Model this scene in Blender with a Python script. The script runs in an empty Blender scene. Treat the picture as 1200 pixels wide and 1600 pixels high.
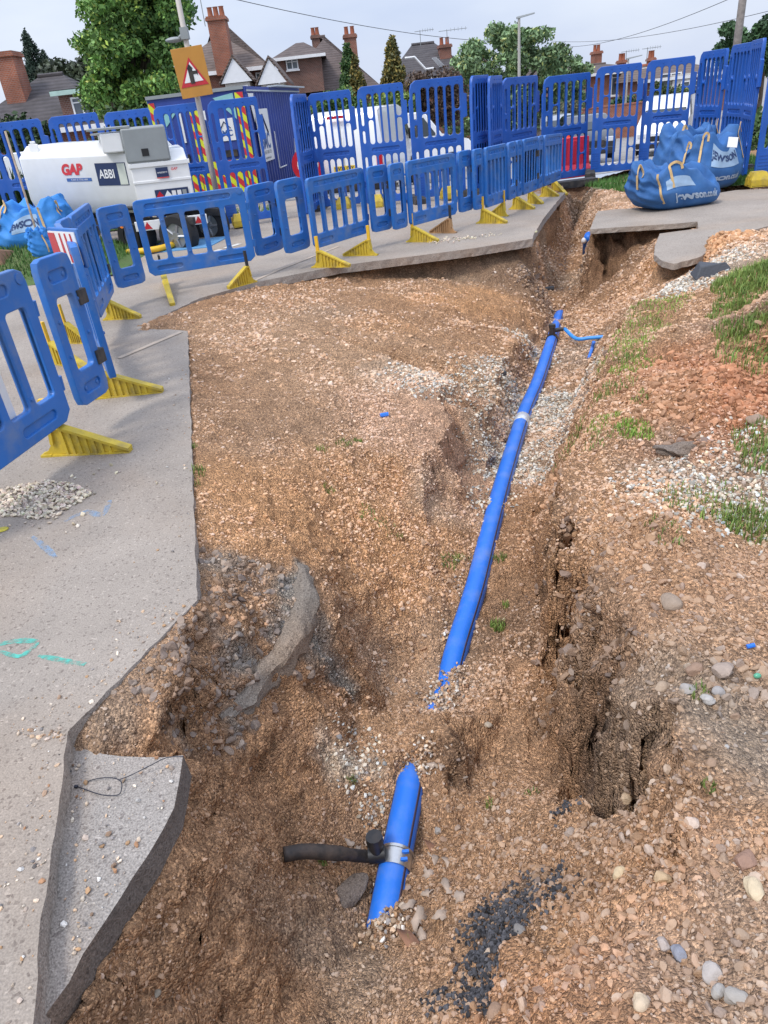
import bpy, bmesh, math, random, colorsys
import numpy as np
from mathutils import Vector, Matrix, Euler
from mathutils.geometry import delaunay_2d_cdt
R = math.radians
random.seed(7); rng = np.random.default_rng(11)
SC = bpy.context.scene
C = SC.collection

# ------------------------------------------------------------------ camera
F_PX, ROLL, PITCH, EYE = 1100.0, R(6.5), R(30.0), 1.65
cam_d = bpy.data.cameras.new('camera'); cam = bpy.data.objects.new('camera', cam_d); C.objects.link(cam)
cam_d.sensor_fit = 'VERTICAL'; cam_d.sensor_height = 36; cam_d.lens = 36 * F_PX / 1600
cam_d.clip_start = 0.05; cam_d.clip_end = 800
cam.location = (0, 0, EYE)
_fw = Vector((0, math.cos(PITCH), -math.sin(PITCH))); _rt = Vector((1, 0, 0)); _up = Vector((0, math.sin(PITCH), math.cos(PITCH)))
_ix = _rt * math.cos(ROLL) - _up * math.sin(ROLL)      # image x axis
_iy = _rt * math.sin(ROLL) + _up * math.cos(ROLL)      # image up axis
cam.rotation_euler = Matrix((_ix, _iy, -_fw)).transposed().to_euler()
SC.camera = cam
SC.render.resolution_x, SC.render.resolution_y = 768, 1024

# ------------------------------------------------------------------ world: pale overcast sky with a little blue
SUN_EL, SUN_AZ = R(56), R(-52)          # sun up behind the left shoulder, veiled
w = bpy.data.worlds.new('World'); SC.world = w; w.use_nodes = True
nt = w.node_tree; nt.nodes.clear()
def N(nt, t, **k):
    n = nt.nodes.new(t)
    for a, v in k.items(): setattr(n, a, v)
    return n
out = N(nt, 'ShaderNodeOutputWorld'); bg = N(nt, 'ShaderNodeBackground'); bg.inputs['Strength'].default_value = 0.12
sky = N(nt, 'ShaderNodeTexSky', sky_type='NISHITA', sun_disc=False, sun_elevation=SUN_EL, sun_rotation=R(218), air_density=1.2, dust_density=2.5, ozone_density=1.2)
tc = N(nt, 'ShaderNodeTexCoord'); mp = N(nt, 'ShaderNodeMapping'); mp.inputs['Scale'].default_value = (1.0, 1.0, 3.2)
n1 = N(nt, 'ShaderNodeTexNoise'); n1.inputs['Scale'].default_value = 2.3; n1.inputs['Detail'].default_value = 7; n1.inputs['Roughness'].default_value = .5
cr = N(nt, 'ShaderNodeValToRGB'); cr.color_ramp.elements[0].position = .36; cr.color_ramp.elements[1].position = .72
cr.color_ramp.elements[0].color = (3.9, 4.5, 6.0, 1); cr.color_ramp.elements[1].color = (5.6, 6.0, 6.8, 1)
mx = N(nt, 'ShaderNodeMixRGB'); mx.inputs[0].default_value = .86
nt.links.new(tc.outputs['Generated'], mp.inputs[0]); nt.links.new(mp.outputs[0], n1.inputs[0]); nt.links.new(n1.outputs[0], cr.inputs[0])
nt.links.new(sky.outputs[0], mx.inputs[1]); nt.links.new(cr.outputs[0], mx.inputs[2])
zs = N(nt, 'ShaderNodeSeparateXYZ'); nt.links.new(tc.outputs['Generated'], zs.inputs[0])
zr_ = N(nt, 'ShaderNodeMapRange'); zr_.inputs[1].default_value = .3; zr_.inputs[2].default_value = 1; zr_.inputs[3].default_value = 1; zr_.inputs[4].default_value = 2.1; nt.links.new(zs.outputs[2], zr_.inputs[0])   # an overcast sky is brighter overhead
zm = N(nt, 'ShaderNodeVectorMath', operation='SCALE'); nt.links.new(mx.outputs[0], zm.inputs[0]); nt.links.new(zr_.outputs[0], zm.inputs['Scale'])
nt.links.new(zm.outputs[0], bg.inputs[0]); nt.links.new(bg.outputs[0], out.inputs[0])
sd = bpy.data.lights.new('sun', 'SUN'); sd.energy = 1.5; sd.angle = R(14); sd.color = (1, .955, .89)
so = bpy.data.objects.new('sun', sd); C.objects.link(so)
so.rotation_euler = Vector((math.cos(SUN_EL) * math.sin(SUN_AZ), -math.cos(SUN_EL) * math.cos(SUN_AZ), math.sin(SUN_EL))).to_track_quat('Z', 'Y').to_euler()
SC.view_settings.view_transform = 'Standard'; SC.view_settings.look = 'None'; SC.view_settings.exposure = 0.45; SC.view_settings.gamma = 1

# ------------------------------------------------------------------ survey helpers: a sighting from the eye point to a level or a distance
def ray(px, py):
    dx, dy = px - 600, py - 800
    a = dx * math.cos(ROLL) - dy * math.sin(ROLL); b = -dx * math.sin(ROLL) - dy * math.cos(ROLL)
    return Vector((a, F_PX * math.cos(PITCH) + b * math.sin(PITCH), -F_PX * math.sin(PITCH) + b * math.cos(PITCH)))
def g(x, y): return -0.2 * math.exp(-((x - 4.3) ** 2 / (2 * 1.5 ** 2) + (y - 16.6) ** 2 / (2 * 2.3 ** 2)))
def gv(x, y): return -0.2 * np.exp(-((x - 4.3) ** 2 / (2 * 1.5 ** 2) + (y - 16.6) ** 2 / (2 * 2.3 ** 2)))
def P(px, py, z=0.0):
    d = ray(px, py); t = (z - EYE) / d.z; return Vector((d.x * t, d.y * t, z))
def G(px, py, h=0.0):                      # on the gently dipping street level, h above it
    p = P(px, py, h)
    for _ in range(6): p = P(px, py, h + g(p.x, p.y))
    return p
def D(px, py, Y):
    d = ray(px, py); t = Y / d.y; return Vector((d.x * t, Y, EYE + d.z * t))

# ------------------------------------------------------------------ object helpers
def tag(o, label=None, cat=None, group=None, kind=None):
    if label: o['label'] = label
    if cat: o['category'] = cat
    if group: o['group'] = group
    if kind: o['kind'] = kind
    return o
def empty(name, label, cat, loc=(0, 0, 0), rz=0, group=None):
    o = bpy.data.objects.new(name, None); C.objects.link(o); o.location = loc; o.rotation_euler = (0, 0, rz)
    o.empty_display_size = .1
    return tag(o, label, cat, group)
def copy_tree(o, parent=None):
    c = o.copy(); C.objects.link(c)
    if parent: c.parent = parent
    for ch in list(o.children): copy_tree(ch, c)
    return c
class MB:
    """collects shapes, then becomes one mesh object"""
    def __init__(s): s.v = []; s.f = []; s.m = []; s.mi = 0; s.T = Matrix()
    def add(s, vs, fs, mi=None):
        o = len(s.v); s.v += [tuple(s.T @ Vector(v)) for v in vs]; s.f += [tuple(i + o for i in f) for f in fs]
        s.m += [s.mi if mi is None else mi] * len(fs); return s
    def box(s, x0, x1, y0, y1, z0, z1, mi=None):
        return s.add([(x0,y0,z0),(x1,y0,z0),(x1,y1,z0),(x0,y1,z0),(x0,y0,z1),(x1,y0,z1),(x1,y1,z1),(x0,y1,z1)],
                     [(0,3,2,1),(4,5,6,7),(0,1,5,4),(1,2,6,5),(2,3,7,6),(3,0,4,7)], mi)
    def loft(s, rings, cap=True, mi=None, closed=True):
        n = len(rings[0]); vs = [p for r in rings for p in r]; fs = []
        for i in range(len(rings) - 1):
            for j in range(n if closed else n - 1):
                k = (j + 1) % n; fs.append((i*n+j, i*n+k, (i+1)*n+k, (i+1)*n+j))
        if cap: fs += [tuple(range(n - 1, -1, -1)), tuple(range((len(rings)-1)*n, len(rings)*n))]
        return s.add(vs, fs, mi)
    def tube(s, pts, r, n=10, mi=None, cap=True):
        pts = [Vector(p) for p in pts]; rings = []; rr = r if isinstance(r, (list, tuple)) else [r] * len(pts)
        up = None
        for i, p in enumerate(pts):
            t = (pts[min(i+1, len(pts)-1)] - pts[max(i-1, 0)]).normalized()
            if up is None: up = Vector((0,0,1)) if abs(t.z) < .9 else Vector((1,0,0))
            a = t.cross(up).normalized(); b = a.cross(t).normalized(); up = b
            rings.append([p + (a*math.cos(2*math.pi*k/n) + b*math.sin(2*math.pi*k/n)) * rr[i] for k in range(n)])
        return s.loft(rings, cap, mi)
    def prism(s, prof, y0, y1, mi=None):      # profile in xz, extruded along y
        return s.loft([[(x, y0, z) for x, z in prof], [(x, y1, z) for x, z in prof]], True, mi)
    def sphere(s, c, r, n=10, m=6, sc=(1,1,1), mi=None):
        rings = []
        for i in range(m + 1):
            a = math.pi * i / m; q = max(math.sin(a), .02)
            rings.append([(c[0]+r*sc[0]*q*math.cos(2*math.pi*k/n), c[1]+r*sc[1]*q*math.sin(2*math.pi*k/n), c[2]-r*sc[2]*math.cos(a)) for k in range(n)])
        return s.loft(rings, True, mi)
    def build(s, name, mats, parent=None, smooth=False, bevel=0, loc=None, fix=True):
        me = bpy.data.meshes.new(name); me.from_pydata(s.v, [], s.f)
        mats = mats if isinstance(mats, (list, tuple)) else [mats]
        for m in mats: me.materials.append(m)
        if len(mats) > 1: me.polygons.foreach_set('material_index', s.m)
        if fix:
            bm = bmesh.new(); bm.from_mesh(me); bmesh.ops.recalc_face_normals(bm, faces=bm.faces); bm.to_mesh(me); bm.free()
        o = bpy.data.objects.new(name, me); C.objects.link(o)
        if parent: o.parent = parent
        if loc: o.location = loc
        if bevel:
            b = o.modifiers.new('bevel', 'BEVEL'); b.width = bevel; b.segments = 2; b.limit_method = 'ANGLE'; b.angle_limit = R(35)
        if smooth: me.shade_smooth() if hasattr(me, 'shade_smooth') else None
        if smooth or bevel:
            me.shade_smooth(); 
            if not smooth or smooth == 'auto':
                try: me.set_sharp_from_angle(angle=R(40))
                except Exception: pass
        return o
def np_mesh(name, V, Fc, mat, cols=None, smooth=False, parent=None):
    """V (n,3), Fc (m,k) ; cols (n,3) point colours of the material itself"""
    me = bpy.data.meshes.new(name); n, m, k = len(V), len(Fc), Fc.shape[1]
    me.vertices.add(n); me.vertices.foreach_set('co', V.astype(np.float32).ravel())
    me.loops.add(m * k); me.loops.foreach_set('vertex_index', Fc.astype(np.int32).ravel())
    me.polygons.add(m); me.polygons.foreach_set('loop_start', (np.arange(m) * k).astype(np.int32))
    me.update(calc_edges=True)
    if cols is not None:
        a = me.attributes.new('tint', 'FLOAT_COLOR', 'POINT'); c4 = np.ones((n, 4), np.float32); c4[:, :3] = cols; a.data.foreach_set('color', c4.ravel())
    me.materials.append(mat)
    if smooth: me.shade_smooth()
    else: me.shade_flat()
    o = bpy.data.objects.new(name, me); C.objects.link(o)
    if parent: o.parent = parent
    return o

# ------------------------------------------------------------------ materials
def mat(name, col, rough=.6, metal=0, var=.08, vscale=6, bump=0, bscale=60, dirt=None, dirt_amt=.35, dscale=3, spec=.5, coat=0, attr=None, trans=0):
    """procedural material: colour with broad variation, optional dirt patches, fine bump"""
    m = bpy.data.materials.new(name); m.use_nodes = True; t = m.node_tree; b = t.nodes['Principled BSDF']
    L = t.links.new; b.inputs['Roughness'].default_value = rough; b.inputs['Metallic'].default_value = metal
    b.inputs['Specular IOR Level'].default_value = spec; b.inputs['Coat Weight'].default_value = coat
    tcn = N(t, 'ShaderNodeTexCoord'); co = tcn.outputs['Object']
    ns = N(t, 'ShaderNodeTexNoise'); ns.inputs['Scale'].default_value = vscale; ns.inputs['Detail'].default_value = 6; L(co, ns.inputs[0])
    if attr:
        src = N(t, 'ShaderNodeAttribute', attribute_name=attr).outputs['Color']
    else:
        rgb = N(t, 'ShaderNodeRGB'); rgb.outputs[0].default_value = (*col, 1); src = rgb.outputs[0]
    mr = N(t, 'ShaderNodeMapRange'); mr.inputs[1].default_value = .3; mr.inputs[2].default_value = .7; mr.inputs[3].default_value = 1 - var; mr.inputs[4].default_value = 1 + var
    L(ns.outputs[0], mr.inputs[0])
    mul = N(t, 'ShaderNodeVectorMath', operation='SCALE'); L(src, mul.inputs[0]); L(mr.outputs[0], mul.inputs['Scale']); cur = mul.outputs[0]
    if dirt:
        nd = N(t, 'ShaderNodeTexNoise'); nd.inputs['Scale'].default_value = dscale; nd.inputs['Detail'].default_value = 9; nd.inputs['Roughness'].default_value = .65; L(co, nd.inputs[0])
        rd = N(t, 'ShaderNodeMapRange'); rd.inputs[1].default_value = .48; rd.inputs[2].default_value = .72; rd.inputs[3].default_value = 0; rd.inputs[4].default_value = dirt_amt; L(nd.outputs[0], rd.inputs[0])
        mm = N(t, 'ShaderNodeMixRGB'); L(rd.outputs[0], mm.inputs[0]); L(cur, mm.inputs[1]); mm.inputs[2].default_value = (*dirt, 1); cur = mm.outputs[0]
    L(cur, b.inputs['Base Color'])
    if bump:
        nb = N(t, 'ShaderNodeTexNoise'); nb.inputs['Scale'].default_value = bscale; nb.inputs['Detail'].default_value = 4; L(co, nb.inputs[0])
        bp = N(t, 'ShaderNodeBump'); bp.inputs['Strength'].default_value = bump; bp.inputs['Distance'].default_value = .01; L(nb.outputs[0], bp.inputs['Height']); L(bp.outputs[0], b.inputs['Normal'])
    if trans: b.inputs['Transmission Weight'].default_value = trans
    return m

def earth_mat():
    m = bpy.data.materials.new('earth'); m.use_nodes = True; t = m.node_tree; b = t.nodes['Principled BSDF']; L = t.links.new
    b.inputs['Roughness'].default_value = .95; b.inputs['Specular IOR Level'].default_value = .15
    co = N(t, 'ShaderNodeTexCoord').outputs['Object']
    at = N(t, 'ShaderNodeAttribute', attribute_name='tint').outputs['Color']
    v1 = N(t, 'ShaderNodeTexVoronoi'); v1.inputs['Scale'].default_value = 120; v1.inputs['Randomness'].default_value = 1
    v2 = N(t, 'ShaderNodeTexVoronoi'); v2.inputs['Scale'].default_value = 190
    n = N(t, 'ShaderNodeTexNoise'); n.inputs['Scale'].default_value = 9; n.inputs['Detail'].default_value = 10; n.inputs['Roughness'].default_value = .7
    n2 = N(t, 'ShaderNodeTexNoise'); n2.inputs['Scale'].default_value = 60; n2.inputs['Detail'].default_value = 6
    wv = N(t, 'ShaderNodeVectorMath', operation='ADD'); sc = N(t, 'ShaderNodeVectorMath', operation='SCALE'); sc.inputs['Scale'].default_value = .012
    L(n2.outputs['Color'], sc.inputs[0]); L(co, wv.inputs[0]); L(sc.outputs[0], wv.inputs[1])
    for v in (v1, v2): L(wv.outputs[0], v.inputs[0])
    for v in (n, n2): L(co, v.inputs[0])
    # pebble shade from the cell's random colour
    sep = N(t, 'ShaderNodeSeparateColor'); L(v1.outputs['Color'], sep.inputs[0])
    r1 = N(t, 'ShaderNodeValToRGB'); e = r1.color_ramp.elements
    e[0].position = 0; e[0].color = (.36, .34, .33, 1); e[1].position = 1; e[1].color = (1.9, 1.85, 1.7, 1)
    x = e.new(.35); x.color = (.72, .69, .65, 1); x = e.new(.8); x.color = (1.15, 1.1, 1.0, 1)
    L(sep.outputs[0], r1.inputs[0])
    r2 = N(t, 'ShaderNodeMapRange'); r2.inputs[1].default_value = .3; r2.inputs[2].default_value = .7; r2.inputs[3].default_value = .68; r2.inputs[4].default_value = 1.3; L(n.outputs[0], r2.inputs[0])
    m1 = N(t, 'ShaderNodeVectorMath', operation='MULTIPLY'); L(at, m1.inputs[0])
    mxp = N(t, 'ShaderNodeMixRGB'); mxp.inputs[0].default_value = .75; mxp.inputs[1].default_value = (1, 1, 1, 1); L(r1.outputs[0], mxp.inputs[2]); L(mxp.outputs[0], m1.inputs[1])
    m2 = N(t, 'ShaderNodeVectorMath', operation='SCALE'); L(m1.outputs[0], m2.inputs[0]); L(r2.outputs[0], m2.inputs['Scale'])
    L(m2.outputs[0], b.inputs['Base Color'])
    h = N(t, 'ShaderNodeMath', operation='MULTIPLY_ADD'); L(v1.outputs['Distance'], h.inputs[0]); h.inputs[1].default_value = -.9; L(n2.outputs[0], h.inputs[2])
    h2 = N(t, 'ShaderNodeMath', operation='MULTIPLY_ADD'); L(v2.outputs['Distance'], h2.inputs[0]); h2.inputs[1].default_value = -.4; L(h.outputs[0], h2.inputs[2])
    bp = N(t, 'ShaderNodeBump'); bp.inputs['Strength'].default_value = 1.0; bp.inputs['Distance'].default_value = .018; L(h2.outputs[0], bp.inputs['Height']); L(bp.outputs[0], b.inputs['Normal'])
    return m
def concrete_mat(name, col, speck=.25, bump=.35, stain=(.5, .36, .24), stain_amt=.35, rough=.9):
    m = bpy.data.materials.new(name); m.use_nodes = True; t = m.node_tree; b = t.nodes['Principled BSDF']; L = t.links.new
    b.inputs['Roughness'].default_value = rough; b.inputs['Specular IOR Level'].default_value = .25
    co = N(t, 'ShaderNodeTexCoord').outputs['Object']
    a = N(t, 'ShaderNodeTexNoise'); a.inputs['Scale'].default_value = 1.3; a.inputs['Detail'].default_value = 10; a.inputs['Roughness'].default_value = .62
    c = N(t, 'ShaderNodeTexNoise'); c.inputs['Scale'].default_value = 170; c.inputs['Detail'].default_value = 3
    v = N(t, 'ShaderNodeTexVoronoi'); v.inputs['Scale'].default_value = 110
    s = N(t, 'ShaderNodeTexNoise'); s.inputs['Scale'].default_value = .8; s.inputs['Detail'].default_value = 8; s.inputs['Distortion'].default_value = .8
    mp_ = N(t, 'ShaderNodeMapping'); mp_.inputs['Location'].default_value = (7, 3, 1); L(co, mp_.inputs[0]); L(mp_.outputs[0], s.inputs[0])
    for q in (a, c, v): L(co, q.inputs[0])
    m1 = N(t, 'ShaderNodeMapRange'); m1.inputs[1].default_value = .25; m1.inputs[2].default_value = .75; m1.inputs[3].default_value = .8; m1.inputs[4].default_value = 1.18; L(a.outputs[0], m1.inputs[0])
    m2 = N(t, 'ShaderNodeMapRange'); m2.inputs[1].default_value = .3; m2.inputs[2].default_value = .7; m2.inputs[3].default_value = 1 - speck; m2.inputs[4].default_value = 1 + speck; L(c.outputs[0], m2.inputs[0])
    mm = N(t, 'ShaderNodeMath', operation='MULTIPLY'); L(m1.outputs[0], mm.inputs[0]); L(m2.outputs[0], mm.inputs[1])
    rgb = N(t, 'ShaderNodeRGB'); rgb.outputs[0].default_value = (*col, 1)
    st = N(t, 'ShaderNodeMapRange'); st.inputs[1].default_value = .45; st.inputs[2].default_value = .7; st.inputs[4].default_value = stain_amt; L(s.outputs[0], st.inputs[0])
    mc = N(t, 'ShaderNodeMixRGB'); L(st.outputs[0], mc.inputs[0]); L(rgb.outputs[0], mc.inputs[1]); mc.inputs[2].default_value = (*stain, 1)
    # scattered dark and light grit
    sep = N(t, 'ShaderNodeSeparateColor'); L(v.outputs['Color'], sep.inputs[0])
    gr = N(t, 'ShaderNodeValToRGB'); e = gr.color_ramp.elements; e[0].color = (.62, .6, .6, 1); e[1].color = (1.3, 1.3, 1.3, 1)
    x = e.new(.12); x.color = (1, 1, 1, 1); x = e.new(.93); x.color = (1, 1, 1, 1); L(sep.outputs[0], gr.inputs[0])
    mg = N(t, 'ShaderNodeVectorMath', operation='MULTIPLY'); L(mc.outputs[0], mg.inputs[0]); L(gr.outputs[0], mg.inputs[1])
    o = N(t, 'ShaderNodeVectorMath', operation='SCALE'); L(mg.outputs[0], o.inputs[0]); L(mm.outputs[0], o.inputs['Scale']); L(o.outputs[0], b.inputs['Base Color'])
    bp = N(t, 'ShaderNodeBump'); bp.inputs['Strength'].default_value = bump; bp.inputs['Distance'].default_value = .006; L(c.outputs[0], bp.inputs['Height']); L(bp.outputs[0], b.inputs['Normal'])
    return m
M = {}
M['earth'] = earth_mat()
M['stone'] = mat('stone', (1, 1, 1), .8, var=.12, vscale=40, bump=.4, bscale=120, attr='tint', spec=.3)
M['slab'] = concrete_mat('pavement_concrete', (.325, .28, .235), .2, .6, (.40,.29,.20), .4)
M['subbase'] = concrete_mat('sub_base_concrete', (.34,.305,.27), .35, 1.0, (.34,.23,.15), .65)
M['rubble'] = concrete_mat('old_asphalt', (.17,.145,.125), .4, 1.0, (.30,.20,.13), .95)
M['rubble_l'] = concrete_mat('dusty_concrete', (.22,.185,.15), .4, 1.0, (.32,.205,.125), .95)
M['road'] = concrete_mat('road_surface', (.34, .325, .31), .12, .4)
M['blue_pipe'] = mat('blue_pipe', (.015,.16,.66), .42, var=.05, dirt=(.20, .26, .42), dirt_amt=.45, dscale=6, bump=.06)
M['pipe_stripe'] = mat('pipe_stripe', (.05, .035, .06), .4)
M['black_plastic'] = mat('black_plastic', (.014, .014, .015), .45, dirt=(.2, .14, .1), dirt_amt=.4)
M['black_pipe'] = mat('muddy_black_pipe', (.03, .025, .022), .7, dirt=(.16, .11, .08), dirt_amt=.7, dscale=7, bump=.3)
M['clay'] = mat('clay', (.17,.105,.068), .9, var=.3, vscale=9, bump=.6, bscale=40)
M['blue_light'] = mat('light_blue_pipe', (.04,.27,.72), .4)
M['steel'] = mat('steel', (.55, .54, .52), .35, .9, bump=.1)
M['tape'] = mat('silver_tape', (.6, .62, .65), .35, .3, var=.2, vscale=30, bump=.4, bscale=90)
M['leaf_dry'] = mat('dry_leaf', (.40, .31, .24), .8, var=.35, vscale=9, bump=.3)
M['leaf_dry2'] = mat('brown_leaf', (.26, .13, .075), .75, var=.3, vscale=9, bump=.3)
M['grass'] = mat('grass', (1, 1, 1), .7, attr='tint', var=.2, vscale=3, spec=.3)
M['paint_green'] = mat('green_paint_mark', (.16, .50, .38), .8, var=.2, vscale=20)
M['paint_blue'] = mat('blue_paint_mark', (.28, .36, .46), .9, var=.2, vscale=20)

# ------------------------------------------------------------------ numpy value noise
def vnoise(x, y, s, seed=0):
    r = np.random.default_rng(seed); T = r.random((256, 256))
    x = x / s + 100; y = y / s + 100
    xi = np.floor(x).astype(int); yi = np.floor(y).astype(int); fx = x - xi; fy = y - yi
    fx = fx*fx*(3-2*fx); fy = fy*fy*(3-2*fy); a = lambda i, j: T[i % 256, j % 256]
    return (a(xi,yi)*(1-fx)*(1-fy) + a(xi+1,yi)*fx*(1-fy) + a(xi,yi+1)*(1-fx)*fy + a(xi+1,yi+1)*fx*fy) * 2 - 1
def fbm(x, y, s, oct=4, seed=0, gain=.5):
    t = 0; a = 1
    for i in range(oct): t = t + a * vnoise(x + i*13.7, y - i*7.1, s, seed + i); s /= 2.03; a *= gain
    return t

# ------------------------------------------------------------------ survey points of the excavation: (sight x, sight y, level)
LINES = []
def ln(*p, dense=True): LINES.append((p, dense))
# under the left slab (hidden) and just off its edge
ln((90,1700,-.16),(40,1600,-.16),(70,1300,-.18),(90,1150,-.05),(195,1035,-.03),(285,940,-.03),(280,800,-.08),(275,600,-.08),(280,530,-.06),(215,522,-.02))
ln((20,1600,-.16),(0,1300,-.16),(0,1000,-.16),(100,800,-.16),(150,600,-.14))
# loose gravel lapping the slab edge
ln((299,525,-.015),(302,620,-.02),(306,720,-.02),(309,820,-.035),(313,900,-.07),(318,935,-.1))
ln((230,512,.012),(262,495,.01),(312,470,-.03),(400,448,-.07),(470,436,-.1))
ln((200,505,-.04),(250,480,-.05),(312,460,-.06),(400,436,-.07),(530,410,-.07),(640,396,-.07),(740,383,-.07),(828,368,-.07),(846,338,-.07),(865,312,-.09),(880,290,-.12))
# broken slope by the slab: old asphalt
ln((318,940,-.02),(275,985,-.012),(215,1045,-.012),(160,1102,-.02),(118,1145,-.05),(160,1170,-.06),(230,1173,-.06),(282,1170,-.08))
ln((345,880,-.13),(350,960,-.1),(300,1030,-.05),(250,1080,-.05),(240,1130,-.08))
ln((400,850,-.13),(460,872,-.2),(486,898,-.27),(480,940,-.3),(455,985,-.34),(432,1020,-.36),(400,1040,-.37),(385,1080,-.38),(340,1120,-.36),(300,1165,-.33),(288,1180,-.3))
CLIFFS = [([(400,850,-.13),(460,872,-.2),(486,898,-.27),(480,940,-.3),(455,985,-.34),(432,1020,-.36),(400,1040,-.37)], (.09,-.02), [-.2,-.28,-.38,-.44,-.48,-.5,-.52]),
          ([(400,1040,-.37),(385,1080,-.38),(340,1120,-.36),(300,1165,-.33),(288,1180,-.3)], (.07,-.06), [-.52,-.52,-.5,-.46,-.42]),
          ([(286,1182,-.07,-.2),(281,1215,-.07,-.19),(272,1262,-.07,-.17),(232,1335,-.07,-.17),(190,1400,-.07,-.17),(130,1490,-.07,-.17),(75,1580,-.07,-.17),(30,1680,-.07,-.17)], (.10,-.03), [-.42,-.45,-.48,-.5,-.5,-.48,-.46,-.44])]
def PC(q): v = P(*q[:3]); v.z = q[-1]; return v
RCLIFF = [([(880,740,0),(868,790,-.01),(866,830,-.03),(868,860,-.05),(872,900,-.1)], (-.055,0), [-.8,-.82,-.84,-.85,-.86]),
          ([(872,1045,-.46),(910,1060,-.3),(950,1080,-.2),(1000,1090,-.08),(1030,1100,-.02),(1040,1150,0),(1038,1215,-.03)], (-.06,-.01), [-.87,-.86,-.84,-.8,-.74,-.66,-.42])]
CLIFFS_ALL = CLIFFS + RCLIFF
# edge below the sub base
ln((283,1205,-.3),(262,1290,-.36),(215,1370,-.38),(150,1470,-.36),(100,1560,-.34),(80,1640,-.34))
ln((230,1195,-.18),(180,1300,-.18),(100,1450,-.18),(60,1580,-.18))
# floor
ln((250,1590,-.5),(330,1590,-.62),(450,1590,-.76),(560,1590,-.78),(640,1590,-.62),(720,1595,-.4),(800,1590,-.22),(900,1590,-.08),(1000,1590,-.02),(1200,1590,.03))
ln((250,1700,-.5),(450,1700,-.66),(600,1700,-.5),(720,1700,-.25),(900,1700,-.05),(1200,1700,.03))
ln((370,1440,-.64),(450,1450,-.8),(550,1480,-.93),(640,1470,-.92),(700,1440,-.78),(740,1480,-.62),(800,1470,-.42),(900,1450,-.25),(1000,1450,-.12),(1200,1450,.0))
ln((400,1300,-.62),(460,1300,-.77),(530,1300,-.92),(590,1300,-1.02),(650,1300,-1.02),(720,1320,-.93),(780,1330,-.76),(850,1340,-.55),(930,1340,-.32),(1020,1340,-.13),(1100,1340,-.03),(1200,1340,.0))
ln((400,1210,-.60),(470,1210,-.75),(560,1200,-.9),(640,1210,-.93),(690,1210,-.84),(740,1220,-.92),(800,1230,-.82),(860,1250,-.68),(920,1270,-.5),(985,1272,-.28),(1040,1250,-.1),(1120,1250,-.02),(1200,1240,.0))
ln((470,1120,-.68),(540,1110,-.83),(600,1100,-.95),(660,1110,-.94),(700,1140,-.86),(720,1110,-.9),(790,1120,-.9),(850,1140,-.9))
ln((520,1000,-.62),(580,1000,-.78),(660,1010,-.9),(720,1010,-.9),(780,1000,-.88),(830,1010,-.88))
ln((540,900,-.5),(620,900,-.7),(700,900,-.84),(750,900,-.84),(800,910,-.84))
ln((640,1170,-.85),(668,1160,-.80),(700,1130,-.76),(712,1155,-.72),(725,1175,-.76)); ln((650,1125,-.83),(675,1120,-.79),(705,1112,-.80)); ln((570,1440,-.97),(600,1445,-.93),(640,1450,-.9)); ln((570,1475,-.92),(600,1480,-.9),(630,1485,-.88))
# shelf and slope left of the pipe
ln((330,740,-.04),(400,740,-.1),(470,760,-.22),(540,780,-.36),(610,800,-.5),(670,830,-.68),(720,850,-.8))
ln((330,620,-.04),(420,620,-.1),(520,620,-.18),(600,620,-.24),(680,612,-.28),(712,600,-.3))
ln((400,520,-.06),(500,500,-.14),(600,490,-.22),(700,480,-.33),(780,480,-.45),(830,490,-.62),(862,500,-.88))
ln((380,840,-.1),(440,840,-.2),(490,860,-.34),(540,860,-.5))
ln((560,700,-.28),(620,715,-.34),(660,720,-.38),(690,700,-.38),(705,650,-.34),(735,628,-.34),(760,618,-.4),(790,560,-.5),(815,530,-.62))
ln((620,765,-.5),(680,770,-.62),(715,745,-.72),(735,700,-.76),(765,655,-.76),(795,615,-.78),(825,570,-.84),(848,525,-.9))
ln((735,850,-.82),(745,800,-.82),(765,740,-.82),(790,680,-.83),(812,620,-.86),(835,575,-.9),(855,530,-.94),(868,495,-.97))
ln((800,850,-.82),(805,800,-.82),(815,740,-.82),(835,680,-.84),(850,620,-.88),(870,575,-.92),(885,530,-.95),(900,495,-.96))
# back face below the slab
ln((320,468,-.02),(400,447,-.045),(470,432,-.06),(530,419,-.07),(620,406,-.075),(700,397,-.08),(780,387,-.09),(830,379,-.1))
ln((480,452,-.16),(530,442,-.18),(620,430,-.24),(700,432,-.33),(780,442,-.42),(828,458,-.56))
ln((640,455,-.3),(740,458,-.4),(800,470,-.5))
# narrow trench running back
ln((838,374,-.12),(849,348,-.13),(866,324,-.14),(882,304,-.18),(888,298,-.2))
ln((850,455,-.72),(850,420,-.62),(862,390,-.66),(872,360,-.7),(886,335,-.72),(896,318,-.62))
ln((870,460,-.9),(880,420,-.86),(888,390,-.84),(896,360,-.82),(904,338,-.76),(910,318,-.55),(914,306,-.3))
ln((905,470,-.9),(908,430,-.82),(912,400,-.8),(916,378,-.7))
ln((926,358,-.08),(931,345,-.08),(939,326,-.08),(941,310,-.1),(930,298,-.12))
ln((900,296,-.19),(925,290,-.17),(960,296,-.1))
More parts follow.
